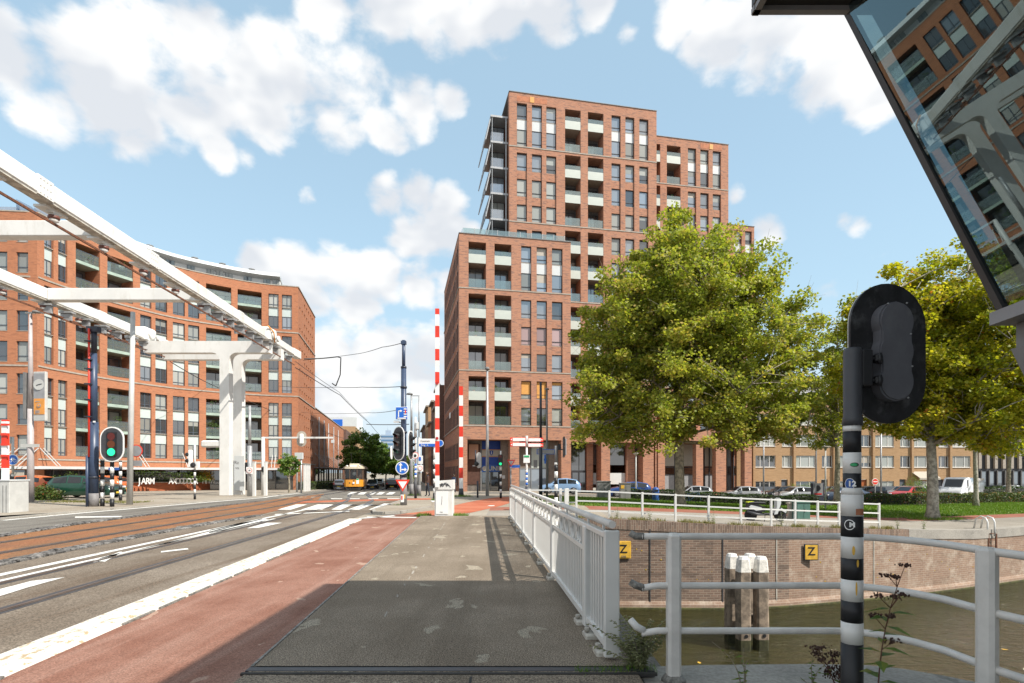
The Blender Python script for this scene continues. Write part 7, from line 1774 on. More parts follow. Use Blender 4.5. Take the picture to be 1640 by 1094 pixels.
def car(name, pos, yaw, col, label, cat='car', L=4.1, Wd=1.75, H=1.45, style='hatch', rimmat='rim', group='parked cars', roof=None):
    """front of the car points along local +x; yaw turns it about z"""
    root = empty(name, pos, label, cat, group, yaw)
    P = CARP[col]; h2 = Wd / 2
    if style == 'van':
        st = [(-.50, .45, .98), (-.495, .93, .97), (.18, .98, .97), (.27, .93, .92), (.385, .56, .90), (.47, .47, .88), (.495, .36, .80), (.50, .25, .76)]
        belt = .56
    elif style == 'sedan':
        st = [(-.50, .52, .80), (-.485, .64, .88), (-.38, .68, .90), (-.22, .965, .74), (-.02, 1.0, .76), (.12, .95, .76), (.27, .66, .88), (.44, .58, .84), (.485, .46, .78), (.50, .36, .70)]; belt = .63
    elif style == 'suv':
        st = [(-.50, .50, .84), (-.49, .70, .86), (-.44, .94, .80), (-.15, 1.0, .82), (.08, .97, .82), (.22, .68, .92), (.43, .62, .88), (.485, .5, .82), (.50, .36, .74)]; belt = .62
    else:
        st = [(-.50, .46, .80), (-.488, .66, .86), (-.40, .90, .76), (-.16, 1.0, .78), (.06, .965, .78), (.24, .66, .90), (.43, .57, .86), (.485, .44, .80), (.50, .34, .72)]; belt = .62
    zg = .17
    V = []; F = []; n = 9
    for i, (x, zt, tw) in enumerate(st):
        ztop = zt * H; zb = min(belt * H, ztop - .01); nose = 1 - .06 * (abs(x) / .5) ** 6 * 2.0
        lo = h2 * (.95 * nose); mid = h2 * nose
        X = x * L
        V += [(X, -lo * .92, zg), (X, -lo, zg + .10), (X, -mid, (zg + zb) * .55), (X, -mid * .97, zb), (X, -h2 * tw * (1 if ztop > zb + .05 else .97), ztop - .02), (X, -h2 * tw * .8, ztop)]
        V += [(X, -V[len(V) - 1 - k * 2][1], 0) for k in range(0)]
        base = V[-6:]
        V += [(p[0], -p[1], p[2]) for p in reversed(base)]
    m = 12
    for i in range(len(st) - 1):
        for k in range(m - 1): F.append((i * m + k, (i + 1) * m + k, (i + 1) * m + k + 1, i * m + k + 1))
    F.append(tuple(range(m - 1, -1, -1))); F.append(tuple((len(st) - 1) * m + k for k in range(m)))
    mb = MB(); mb.add(V, F, True); ob = mb.build('body', P, root, local=True)
    # glazing just proud of the upper body
    def glass(name, quads):
        g = MB()
        for q in quads: g.quad(*q)
        return g.build(name, MT['car_glass'], root, local=True)
    def vp(i, k): return VC(V[i * m + k])
    tops = [i for i, s in enumerate(st) if s[1] * H > belt * H + .12]
    i0, i1 = tops[0], tops[-1]
    for s in (0, 1):
        quads = []
        rng_ = range(i0, i1) if style != 'van' else range(i1 - 1, i1 + 1)
        if style == 'van': rng_ = [i1 - 1]
        for i in rng_:
            a, b, c, d = vp(i, 3), vp(i + 1, 3), vp(i + 1, 4), vp(i, 4)
            if s: a, b, c, d = [VC((p.x, -p.y, p.z)) for p in (a, b, c, d)]
            o = VC((0, -.012 if not s else .012, 0)); ins = .16
            a2, b2, c2, d2 = a.lerp(d, .10), b.lerp(c, .10), c.lerp(b, .12), d.lerp(a, .12)
            e = .05
            if style == 'van': a2, d2 = a2.lerp(b2, .35), d2.lerp(c2, .35)
            q = [a2.lerp(b2, e) + o, b2.lerp(a2, e) + o, c2.lerp(d2, e) + o, d2.lerp(c2, e) + o]
            quads.append(q if not s else q[::-1])
        # quarter lights next to the screen pillars
        if style != 'van' and i1 + 1 < len(st):
            a, b, c = vp(i1, 3), vp(i1 + 1, 3), vp(i1, 4)
            if s: a, b, c = [VC((p.x, -p.y, p.z)) for p in (a, b, c)]
            o = VC((0, -.012 if not s else .012, 0)); ctr = (a + b + c) / 3; t = [ctr.lerp(p, .72) + o for p in (a, b, c)]; g = MB(); g.add(t if not s else t[::-1], [(0, 1, 2)]); g.build('quarter_light', MT['car_glass'], root, local=True)
        glass('side_window', quads)
    def across(i, j, up):
        a, b = vp(i, 5), vp(j, 5); a2 = a.lerp(b, .08); b2 = a.lerp(b, .92); n_ = VC((0, 0, .012)) + (VC((.012, 0, 0)) if i < j else VC((-.012, 0, 0)))
        q = [a2 + n_, VC((a2.x, -a2.y, a2.z)) + n_, VC((b2.x, -b2.y, b2.z)) + n_, b2 + n_]; return q
    glass('windscreen', [across(i1, i1 + 1, 1)])
    if style != 'van' and i0 > 0: glass('rear_window', [across(i0, i0 - 1, -1)])
    if roof:
        r = MB()
        for i in range(i0, i1): r.quad(vp(i, 5) + VC((0, 0, .012)), vp(i + 1, 5) + VC((0, 0, .012)), vp(i + 1, 6) + VC((0, 0, .012)), vp(i, 6) + VC((0, 0, .012)))
        r.build('roof_panel', MT[roof], root, local=True)
    wr = .31 if style != 'van' else .36
    tm, rmm = wheel_mesh(wr, rimmat)
    for x in (-.305 * L, .31 * L):
        for s in (-1, 1):
            o = mesh_obj('tyre', tm, root, (x, s * (h2 - .07), wr)); q = mesh_obj('rim', rmm, o)
            if s > 0: o.rotation_euler[2] = math.pi
            a = MB(); nn = 12; pts = []
            for k in range(nn + 1): an = math.pi * k / nn; pts.append((x + (wr + .05) * math.cos(an), s * (h2 * .955 + .012), wr + (wr + .05) * math.sin(an)))
            pts = pts + [(x - (wr + .05), s * (h2 * .955 + .012), zg + .02), (x + (wr + .05), s * (h2 * .955 + .012), zg + .02)]
            a.add(pts, [tuple(range(len(pts))) if s < 0 else tuple(range(len(pts) - 1, -1, -1))]); a.build('wheel_arch', MT['black'], root, local=True)
    for s in (-1, 1):
        a = MB(); a.box((.475 * L, s * h2 * .66, .47 * H if style != 'van' else .36 * H), (.14, h2 * .42, .13), rz=s * -.35, bev=.03); a.build('headlight', MT['headlight'], root, local=True)
        a = MB(); a.box((-.487 * L, s * h2 * .74, (.58 if style != 'van' else .45) * H), (.09, h2 * .26, .22), bev=.02); a.build('tail_light', MT['tail_red'], root, local=True)
        a = MB(); a.box((st[i1][0] * L + .28, s * (h2 + .08), belt * H + .06), (.12, .18, .12), bev=.03); a.build('mirror', P, root, local=True)
    a = MB(); a.box((.493 * L, 0, .27), (.06, h2 * 1.3, .16)); a.build('grille', MT['black'], root, local=True)
    a = MB(); a.box((.503 * L + .02, 0, .33), (.02, .5, .11)); a.build('number_plate', MT['plate_yellow'], root, local=True); a = MB(); a.box((-.503 * L - .0, 0, .45), (.02, .5, .11)); a.build('number_plate', MT['plate_yellow'], root, local=True)
    a = MB(); a.box((0, 0, zg + .06), (L * .82, Wd * .86, .16)); a.build('underbody', MT['under_grey'], root, local=True)
    return root
def put_car(px, Y, yaw, col, label, **k):
    X = atx(px, Y); return car('parked_car', gv(X, Y, .012 if 'z' not in k else k.pop('z')), R(yaw), col, label, **k)
put_car(139, 35.5, 2, 'green', 'dark green hatchback parked behind the left-hand masts', L=3.9, H=1.42, rimmat='bronze_rim', roof='black', z=.08)
put_car(160, 43, 184, 'orange', 'orange car half hidden behind the green hatchback', L=3.8, z=.08)
put_car(42, 42, 182, 'orange', 'orange car seen over the low bush at the far left', L=3.9, z=.08)
put_car(896, 51.5, 183, 'light_blue', 'light blue car parked in front of the arcade', L=3.7, H=1.45)
put_car(1006, 51, 182, 'blue', 'dark blue car behind the grey cabinets', L=3.9)
put_car(1278, 55, 186, 'silver', 'silver saloon parked by the poster stand', style='sedan', L=4.5)
put_car(1252, 62, 182, 'black', 'dark car tucked behind the silver saloon', L=4.2)
put_car(1186, 60, 182, 'silver', 'pale grey car roof just above the hedge by the last pier', L=3.9)
put_car(1108, 59, 182, 'silver', 'silver car behind the hedge and the plane trunk', L=4.0)
put_car(1352, 53, 187, 'navy', 'dark navy car directly behind the banded signal post', style='sedan', L=4.4)
put_car(1384, 62, 187, 'black', 'black estate car below the no-entry sign', style='suv', L=4.4)
put_car(1340, 66, 185, 'black', 'black car far back between the poster stand and the post', L=4.2)
put_car(1455, 57, 202, 'red', 'red car behind the hedge', L=4.1)
put_car(1448, 62, 198, 'white', 'white estate car just behind the red car', style='suv', L=4.4)
put_car(1475, 66, 196, 'silver', 'grey car behind the white estate', L=4.2)
put_car(1540, 56, 212, 'white', 'white delivery van parked behind the right-hand plane tree', style='van', L=5.4, Wd=2.0, H=2.4, cat='van')
put_car(1617, 76, 200, 'white', 'small white car far off at the right edge', L=4.0)
put_car(1595, 88, 200, 'black', 'dark car far off behind the delivery van', L=4.1)
put_car(597, 88, 281, 'black', 'black car following the tram', L=4.2, H=1.5, group='street traffic')
put_car(607, 104, 281, 'silver', 'silver car in the street behind the tram', L=4.2, group='street traffic')
put_car(628, 82, 101, 'black', 'black car driving away left of the central mast', L=4.3, H=1.5, style='suv', group='street traffic')
put_car(628, 122, 101, 'white', 'white car far down the street', L=4.2, group='street traffic')
put_car(647, 95, 101, 'navy', 'dark car beyond the yield sign', L=4.2, group='street traffic')
put_car(545, 80, 101, 'silver', 'grey car beside the front of the tram', L=4.0, group='street traffic')

def person(name, pos, h, yaw, label, coat, legs, sitting=False, walk=.12, arms=((.16, .02, .0), (.16, .06, -.02)), hair_long=False, lean=0.0):
    """one skinned body, head with face, hair and clothes as parts"""
    root = empty(name, pos, label, 'person', None, yaw); s = h / 1.75
    def skinned(nm, verts, edges, rad, mat):
        me = bpy.data.meshes.new(nm); me.from_pydata([tuple(c * s for c in v) for v in verts], edges, []); me.materials.append(MT[mat])
        o = mesh_obj(nm, me, root); o.modifiers.new('Skin', 'SKIN'); o.modifiers.new('Sub', 'SUBSURF').levels = 1; o.modifiers['Sub'].render_levels = 1
        for i, r in enumerate(rad): me.skin_vertices[0].data[i].radius = (r[0] * s, r[1] * s)
        me.skin_vertices[0].data[0].use_root = True
        return o
    w = walk; hz = .93
    # facing local -y
    body_v = [(0, 0, hz), (0, .01, 1.12), (0, .01, 1.32), (0, .0, 1.45), (0, -.01, 1.54), (0, -.02, 1.62),
              (-.09, 0, hz - .05), (-.10, -w * .5, .50), (-.10, -w * .6, .09), (-.10, -w * .6 - .13, .04),
              (.09, 0, hz - .05), (.10, w * .35, .50), (.10, w, .10), (.10, w - .12, .04),
              (-.17, 0, 1.41), (-.23, .03 + w * .3, 1.14), (-.23, -.08 + w * .4, .92), (.17, 0, 1.41), (.23, .03 - w * .3, 1.14), (.23, -.12 - w * .3, .92)]
    if sitting:
        body_v[7] = (-.11, -.42, hz - .04); body_v[8] = (-.11, -.44, hz - .42); body_v[9] = (-.11, -.57, hz - .46); body_v[11] = (.11, -.42, hz - .04); body_v[12] = (.11, -.44, hz - .42); body_v[13] = (.11, -.57, hz - .46)
        body_v[15] = (-.25, -.08, 1.16); body_v[16] = (-.2, -.34, 1.13); body_v[18] = (.25, -.08, 1.16); body_v[19] = (.2, -.34, 1.13)
    body_e = [(0, 1), (1, 2), (2, 3), (3, 4), (4, 5), (0, 6), (6, 7), (7, 8), (8, 9), (0, 10), (10, 11), (11, 12), (12, 13), (2, 14), (14, 15), (15, 16), (2, 17), (17, 18), (18, 19)]
    rad = [(.155, .11), (.14, .10), (.16, .11), (.10, .08), (.055, .055), (.05, .05), (.09, .09), (.065, .065), (.05, .05), (.04, .035), (.09, .09), (.065, .065), (.05, .05), (.04, .035), (.065, .06), (.05, .05), (.04, .04), (.065, .06), (.05, .05), (.04, .04)]
    skinned('body', body_v, body_e, rad, legs)
    tv = [body_v[i] for i in (0, 1, 2, 3, 14, 15, 16, 17, 18, 19)]; tv[0] = (0, 0, hz - .1); tv[6] = tuple(VC(tv[5]).lerp(VC(tv[6]), .8)); tv[9] = tuple(VC(tv[8]).lerp(VC(tv[9]), .8))
    skinned('coat', tv, [(0, 1), (1, 2), (2, 3), (2, 4), (4, 5), (5, 6), (2, 7), (7, 8), (8, 9)], [(.19, .14), (.165, .12), (.18, .125), (.10, .085), (.08, .075), (.064, .06), (.056, .05), (.08, .075), (.064, .06), (.056, .05)], coat)
    hm = MB(); hm.lathe((0, -.025 * s, 1.55 * s), [(.03 * s, -.02 * s), (.058 * s, .03 * s), (.075 * s, .09 * s), (.078 * s, .14 * s), (.06 * s, .19 * s), (.02 * s, .215 * s)], 14); hm.box((0, -.105 * s, 1.645 * s), (.022 * s, .03 * s, .04 * s)); [hm.box((q * .08 * s, -.02 * s, 1.65 * s), (.015 * s, .03 * s, .05 * s)) for q in (-1, 1)]
    hd = hm.build('head', MT['skin'], root, local=True)
    e = MB(); [e.box((q * .03 * s, -.098 * s, 1.665 * s), (.022 * s, .01 * s, .01 * s)) for q in (-1, 1)]; e.box((0, -.095 * s, 1.605 * s), (.04 * s, .01 * s, .008 * s)); eo = e.build('face_features', MT['hair'], hd, local=True)
    hr = MB(); hr.lathe((0, .0, 1.55 * s), [(.07 * s, (.0 if hair_long else .06) * s), (.09 * s, .12 * s), (.085 * s, .17 * s), (.05 * s, .215 * s), (.01 * s, .232 * s)], 14); hr.build('hair', MT['hair'], root, local=True)
    # hands: palm and five fingers each
    for i in (16, 19):
        c = VC(body_v[i]) * s; hb = MB(); d = VC((0, -.3, -1)).normalized() if not sitting else VC((0, -1, -.2)).normalized()
        hb.beam(c, c + d * .085 * s, .07 * s, .03 * s, bev=.008 * s)
        for k in range(4): q = c + d * .08 * s + VC(((k - 1.5) * .019 * s, 0, 0)); hb.tube([q, q + d * (.04, .05, .048, .036)[k] * s, q + d * .065 * s + VC((0, -.015 * s, 0))], .009 * s, 5)
        q = c + d * .03 * s + VC((.035 * s, 0, 0)); hb.tube([q, q + d * .035 * s + VC((.025 * s, -.01 * s, 0)), q + d * .06 * s + VC((.02 * s, -.02 * s, 0))], .01 * s, 5)
        hb.build('hand', MT['skin'], root, local=True)
    return root
def people():
    Y = 40; X = atx(685, Y); person('person', gv(X, Y, .0), 1.72, R(-70), 'person in a long brown coat walking behind the boom', 'coat_brown', 'trousers', hair_long=True)
    Y = 55; X = atx(726.5, Y); person('person', gv(X, Y, .0), 1.78, R(150), 'person in a dark blue jacket walking along the tower flank', 'jacket_blue', 'trousers')
    Y = 24.2; X = atx(14, Y); person('person', gv(X, Y, .05), 1.72, R(100), 'person in black behind the pale cabinet at the left edge', 'black', 'trousers')
people()

def tram():
    yaw = math.atan2(.981, -.194) - math.pi / 2; Y = 66.5; X = atx(566, Y); g = G(X, Y)
    root = empty('vintage_tram', (X, Y, g), 'yellow and cream vintage tram coming down the street', 'tram', None, yaw)
    # local: front at y = 0 facing -y, body runs to +y
    def part(name, f, mat, par=None): mb = MB(); f(mb); return mb.build(name, MT[mat], par or root, local=True)
    w, L = 2.15, 9.4
    fr = lambda t: [(-w / 2, .35), (-w / 2 * .82, .10), (-w * .22, 0), (w * .22, 0), (w / 2 * .82, .10), (w / 2, .35), (w / 2, L - .35), (w / 2 * .82, L - .1), (w * .22, L), (-w * .22, L), (-w / 2 * .82, L - .1), (-w / 2, L - .35)]
    def shell(m, z0, z1, ins=0.0):
        P = [(x * (1 - ins / (w / 2)), y + (ins if y < L / 2 else -ins)) for x, y in fr(0)]
        m.prism(P, lambda x, y: VC((x, y, z0)), lambda x, y: VC((x, y, z1)))
    part('lower_body', lambda m: shell(m, .50, 1.35), 'tram_yellow'); part('waist_band', lambda m: shell(m, 1.35, 1.42, -.02), 'tram_brown')
    part('roof', lambda m: (shell(m, 2.62, 2.86, -.06), shell(m, 2.86, 3.0, .12), m.box((0, L / 2, 3.12), (1.1, L - 2.4, .26), bev=.05)), 'tram_cream')
    part('saloon_floor', lambda m: m.box((0, L / 2, 1.1), (w - .2, L - .8, .08)), 'tram_brown')
    for k, (x, y) in enumerate([(-.97, .38), (.97, .38), (-.42, .06), (.42, .06)]): part('pillar', lambda m: m.box((x, y, 2.02), (.10, .10, 1.22)), 'tram_brown')
    for i in range(8):
        y = 1.2 + i * (L - 1.6) / 8
        for s in (-1, 1): part('pillar', lambda m: m.box((s * (w / 2 - .06), y, 2.02), (.12, .14, 1.22)), 'tram_brown')
    for i in range(7):
        y = 1.2 + (i + .5) * (L - 1.6) / 8
        for s in (-1, 1): part('side_window', lambda m: m.box((s * (w / 2 - .06), y, 2.0), (.02, (L - 1.6) / 8 - .14, 1.1)), 'pane_dark')
    part('front_window', lambda m: m.quad((-.40, .04, 1.5), (.40, .04, 1.5), (.40, .04, 2.55), (-.40, .04, 2.55)), 'tram_glass')
    for s in (-1, 1): part('front_window', lambda m: m.quad((s * .95, .32, 1.5), (s * .45, .07, 1.5), (s * .45, .07, 2.55), (s * .95, .32, 2.55)) if s < 0 else m.quad((.45, .07, 1.5), (.95, .32, 1.5), (.95, .32, 2.55), (.45, .07, 2.55)), 'tram_glass')
    part('rear_partition', lambda m: m.box((0, 1.3, 1.9), (w - .3, .06, 1.4)), 'tram_brown')
    part('destination_box', lambda m: m.box((0, .1, 2.95), (.95, .22, .24), bev=.04), 'tram_cream'); part('destination_blind', lambda m: m.box((0, -.02, 2.95), (.8, .02, .16)), 'sign_white')
    for s in (-1, 1): part('roof_lamp', lambda m: m.lathe((s * .72, .06, 2.95), [(.10, 0), (.1, .08), (.03, .1)], 12, 'Y'), 'sign_white')
    part('headlight', lambda m: m.lathe((.02, .0, .93), [(.13, 0), (.13, .08), (.1, .1)], 14, 'Y'), 'headlight'); part('crest', lambda m: m.prism([(-.1, .1), (0, -.12), (.1, .1), (0, .06)][::-1], lambda x, z: VC((x + .05, .0, 1.18 + z)), lambda x, z: VC((x + .05, -.03, 1.18 + z))), 'black')
    part('front_poster', lambda m: m.box((.48, .02, 1.15), (.30, .05, .62)), 'sign_white'); part('poster_head', lambda m: m.box((.48, -.01, 1.38), (.26, .05, .14)), 'sign_green'); part('buffer_lamp', lambda m: m.lathe((-.42, .03, .95), [(.09, 0), (.08, .05)], 10, 'Y'), 'tram_brown')
    part('fender', lambda m: (m.box((0, .25, .40), (1.9, .25, .16)), m.box((0, L - .25, .40), (1.9, .25, .16)), m.box((0, .1, .22), (1.7, .06, .14))), 'under_grey'); part('truck', lambda m: m.box((0, L / 2, .38), (1.6, L * .5, .26)), 'under_grey')
    for y in (2.9, 6.4):
        for s in (-1, 1): part('wheel', lambda m: m.lathe((s * .72, y, .36), [(.36, -.06), (.36, .06)], 16, 'X'), 'under_grey')
    part('trolley_bow', lambda m: (m.tube([(-.5, 4.2, 3.2), (-.55, 3.4, 4.6), (.55, 3.4, 4.6), (.5, 4.2, 3.2)], .03, 5)), 'wire')
    c = Matrix.Rotation(yaw, 3, 'Z') @ VC((.05, .72, 0)); p = person('person', (X + c.x, Y + c.y, g + 1.14), 1.30, yaw, 'tram driver in a white shirt behind the front window', 'shirt_white', 'trousers', walk=.02)
tram()

# ---------- scooter, bicycles
def scooter():
    Y = 23.3; X = atx(1226, Y); root = empty('parked_scooter', gv(X, Y, .006), 'white and black motor scooter parked on the quay behind the railing', 'scooter', None, R(-6))
    def part(name, f, mat): mb = MB(); f(mb); return mb.build(name, MT[mat], root, local=True)
    for x in (-.58, .60):
        part('tyre', lambda m: m.lathe((x, .04, .25), [(.15, -.05), (.22, -.055), (.25, -.03), (.25, .03), (.22, .055), (.15, .05)], 18, 'Y'), 'tyre'); part('rim', lambda m: (m.lathe((x, .04, .25), [(.15, -.02), (.15, .02)], 14, 'Y'),), 'dark_grey')
    def side(P, y0, y1): return lambda m: m.prism(P, lambda x, z: VC((x, y1, z)), lambda x, z: VC((x, y0, z)))
    part('rear_body', side([(-.78, .58), (-.45, .36), (-.08, .40), (-.02, .58), (-.30, .70), (-.74, .74)], -.13, .13), 'black'); part('side_panel', side([(-.70, .60), (-.42, .45), (-.16, .48), (-.2, .58), (-.62, .68)], -.145, .145), 'car_white_panel' if 'car_white_panel' in MT else 'white_panel')
    part('seat', lambda m: m.box((-.36, 0, .765), (.72, .26, .10), bev=.04), 'black'); part('footboard', lambda m: m.box((.12, 0, .30), (.50, .30, .10), bev=.03), 'black')
    part('leg_shield', side([(.28, .30), (.42, .32), (.56, .78), (.50, .98), (.40, .92), (.40, .6)], -.18, .18), 'white_panel'); part('front_fender', side([(.38, .44), (.62, .56), (.82, .42), (.78, .36), (.6, .46), (.42, .38)], -.07, .07), 'white_panel')
    part('fork', lambda m: (m.beam((.60, -.07, .25), (.50, -.07, .8), .05, .05), m.beam((.60, .07, .25), (.50, .07, .8), .05, .05)), 'dark_grey'); part('handlebar', lambda m: m.tube([(.40, -.34, 1.04), (.46, 0, 1.0), (.40, .34, 1.04)], .02, 6), 'black'); part('headlight', lambda m: m.box((.56, 0, .88), (.08, .18, .12), bev=.02), 'headlight')
    for s in (-1, 1): part('mirror', lambda m: (m.tube([(.42, s * .25, 1.04), (.42, s * .3, 1.2)], .01, 5), m.lathe((.42, s * .3, 1.22), [(.06, 0), (.06, .02)], 10, 'X')), 'black')
    part('hi_vis_strip', lambda m: m.box((-.62, 0, .80), (.26, .2, .05), rz=.1), 'hi_vis'); part('exhaust', lambda m: m.tube([(-.1, -.16, .28), (-.4, -.18, .30), (-.78, -.18, .42)], [.03, .055, .05], 8), 'dark_grey'); part('kick_stand', lambda m: m.tube([(-.05, -.1, .25), (-.1, -.18, .01)], .015, 5), 'dark_grey')
    part('engine', lambda m: m.box((-.36, .02, .34), (.45, .18, .2), bev=.04), 'dark_grey')
scooter()
def bicycle(px, Y, yaw, label, mat):
    X = atx(px, Y); root = empty('parked_bicycle', gv(X, Y, .015), label, 'bicycle', 'bicycles parked on the lawn edge', R(yaw))
    def part(name, f, m_): mb = MB(); f(mb); return mb.build(name, MT[m_], root, local=True)
    for x in (-.54, .54):
        n = 20; ring = [(x + .34 * math.cos(2 * math.pi * k / n), 0, .35 + .34 * math.sin(2 * math.pi * k / n)) for k in range(n + 1)]
        part('wheel', lambda m: (m.tube(ring, .02, 5, caps=False), [m.tube([(x, 0, .35), ring[k]], .004, 3) for k in range(0, n, 2)]), 'tyre')
    T = lambda m, a, b, r=.018: m.tube([(a[0], 0, a[1]), (b[0], 0, b[1])], r, 5)
    part('frame', lambda m: (T(m, (-.54, .35), (-.14, .32)), T(m, (-.14, .32), (-.24, .82)), T(m, (-.14, .32), (.40, .78)), T(m, (-.22, .72), (.38, .86)), T(m, (-.54, .35), (-.22, .7), .012), T(m, (.54, .35), (.40, .9))), mat)
    part('saddle', lambda m: m.box((-.26, 0, .90), (.26, .14, .06), bev=.02), 'black'); part('handlebar', lambda m: m.tube([(.26, -.28, 1.06), (.40, -.1, 1.04), (.40, .1, 1.04), (.26, .28, 1.06)], .014, 5), 'mid_grey'); part('carrier', lambda m: m.box((-.56, 0, .76), (.36, .14, .03)), 'black'); part('mudguard', lambda m: m.tube([(-.54 + .37 * math.cos(R(a)), 0, .35 + .37 * math.sin(R(a))) for a in range(20, 200, 20)], .018, 4), 'black')
bicycle(1036, 40.0, 4, 'dark bicycle leaning behind the railing left of the plane trunk', 'black')
bicycle(1053, 41.0, 10, 'black bicycle standing beside the blue bin left of the plane trunk', 'black')
bicycle(1108, 34.5, -12, 'pale blue bicycle at the foot of the plane trunk', 'car_light_blue')
bicycle(1178, 58, 5, 'bicycle by the last pier of the arcade', 'dark_grey')

# ---------- boxes, bins, posts on the quay
def boxes():
    def cab(px0, px1, pt, Y, mat, lab, name='utility_cabinet', dpt=.5, cat='cabinet'):
        x0, x1 = atx(px0, Y), atx(px1, Y); g = G((x0 + x1) / 2, Y); h = atz(pt, Y) - g
        root = empty(name, ((x0 + x1) / 2, Y, g), lab, cat); mb = MB(); mb.box(((x0 + x1) / 2, Y, g + h / 2 + .04), (x1 - x0, dpt, h - .08), bev=.02); mb.build('cabinet', MT[mat], root)
        mb = MB(); mb.box(((x0 + x1) / 2, Y, g + h + .0), (x1 - x0 + .08, dpt + .08, .06), bev=.015); mb.build('lid', MT[mat], root); mb = MB(); mb.box(((x0 + x1) / 2, Y, g + .04), (x1 - x0 + .04, dpt + .04, .1)); mb.build('base', MT['concrete'], root)
        for s in (-.25, .25): mb = MB(); mb.box(((x0 + x1) / 2 + s * (x1 - x0), Y - dpt / 2 - .006, g + h * .5), ((x1 - x0) * .46, .012, h * .8)); mb.build('door', MT[mat], root)
        mb = MB(); mb.box(((x0 + x1) / 2 + .04, Y - dpt / 2 - .02, g + h * .55), (.03, .03, .14)); mb.build('handle', MT['dark_grey'], root)
        return root, g, h
    cab(956, 977, 771, 41.5, 'cabinet_grey', 'tall grey utility cabinet on the lawn edge')
    r, g, h = cab(992.5, 1009, 774, 42, 'cabinet_grey', 'smaller grey utility cabinet with a yellow sticker'); Y = 42
    mb = MB(); mb.box((atx(996, Y), Y - .275, g + h * .78), (.25, .01, .26)); mb.build('sticker', MT['sign_yellow'], r)
    cab(1272, 1293, 804, 25.3, 'cabinet_green', 'green utility cabinet behind the quay railing')
    cab(1262, 1270.5, 806, 25.6, 'stone_band', 'narrow weathered post beside the green cabinet', 'weathered_post', .2, 'post')
    Y = 40.5; X = atx(1050, Y); g = G(X, Y); root = empty('litter_bin', (X, Y, g), 'dark blue litter bin beside the bicycles', 'bin'); mb = MB(); mb.lathe((X, Y, g), [(.2, 0), (.24, .1), (.25, .85), (.2, .95), (.06, 1.02)], 12); mb.build('bin', MT['street_blue'], root); mb = MB(); mb.box((X, Y - .24, g + .78), (.26, .04, .1)); mb.build('slot', MT['black'], root)
    Y = 70; X = atx(1212, Y); g = G(X, Y); root = empty('bench', (X, Y, g), 'wooden bench in front of the tan terrace', 'bench')
    for i in range(3): mb = MB(); mb.box((X, Y - .15 + i * .16, g + .46), (1.2, .12, .05)); mb.build('seat_slat', MT['bench_wood'], root)
    for i in range(2): mb = MB(); mb.box((X, Y + .26, g + .65 + i * .17), (1.2, .05, .13)); mb.build('back_slat', MT['bench_wood'], root)
    for s in (-.5, .5): mb = MB(); mb.box((X + s, Y + .02, g + .22), (.06, .4, .44)); mb.build('leg', MT['dark_grey'], root)
    # parked moped by the last pier
    # yellow signs on the canal wall
    for (px0, px1, py0, py1, lab, rim) in ((986, 1010.5, 866.5, 894.5, 'yellow mooring sign with a black Z half hidden by the railing end', 'sign_yellow'), (1287.5, 1310.5, 871, 897.5, 'yellow mooring sign with a black Z and dark rim on the canal wall', 'mast_dark')):
        Xc = atx((px0 + px1) / 2, 20.1); Y = wall_y(Xc) - .06; c = at((px0 + px1) / 2, (py0 + py1) / 2, Y); w, h = (px1 - px0) / 900 * Y, (py1 - py0) / 900 * Y
        root = empty('mooring_sign', c, lab, 'sign', 'mooring signs'); mb = MB(); mb.box(c, (w, .04, h), bev=.01); mb.build('sign_rim', MT[rim], root); mb = MB(); mb.box(c - VC((0, .024, 0)), (w * .86, .012, h * .88)); mb.build('sign_face', MT['sign_yellow'], root)
        put_text('sign_letter', 'Z', .42, MT['black'], root, c + VC((0, -.036, .02)), 0, .006)
        if 'half' in lab: put_text('sign_lettering', 'GAS', .1, MT['mid_grey'], root, c + VC((0, -.036, -.24)), 0)
    # ladder in the wall
    X = atx(1594, 24.2); Y = wall_y(X) - .08; g = G(X, Y); root = empty('quay_ladder', (X, Y, WATER_Z), 'rusty ladder with white hand loops in the canal wall', 'ladder')
    for s in (-.17, .17):
        mb = MB(); mb.box((X + s + (.0), Y, (g + WATER_Z) / 2 - .1), (.05, .06, g - WATER_Z - .1)); mb.build('stile', MT['rust'], root)
        mb = MB(); mb.tube([(X + s * .9 - .05, Y + .0, g - .25), (X + s * .9 - .05, Y, g + .35), (X + s * .9 - .05, Y + .1, g + .52), (X + s * .9 - .05, Y + .35, g + .58), (X + s * .9 - .05, Y + .62, g + .45), (X + s * .9 - .05, Y + .72, g)], .035, 8); mb.build('hand_loop', MT['white_paint'], root)
    z = WATER_Z + .1
    while z < g - .1: mb = MB(); mb.tube([(X - .17, Y, z), (X + .17, Y, z)], .018, 6); mb.build('rung', MT['rust'], root); z += .27
boxes()
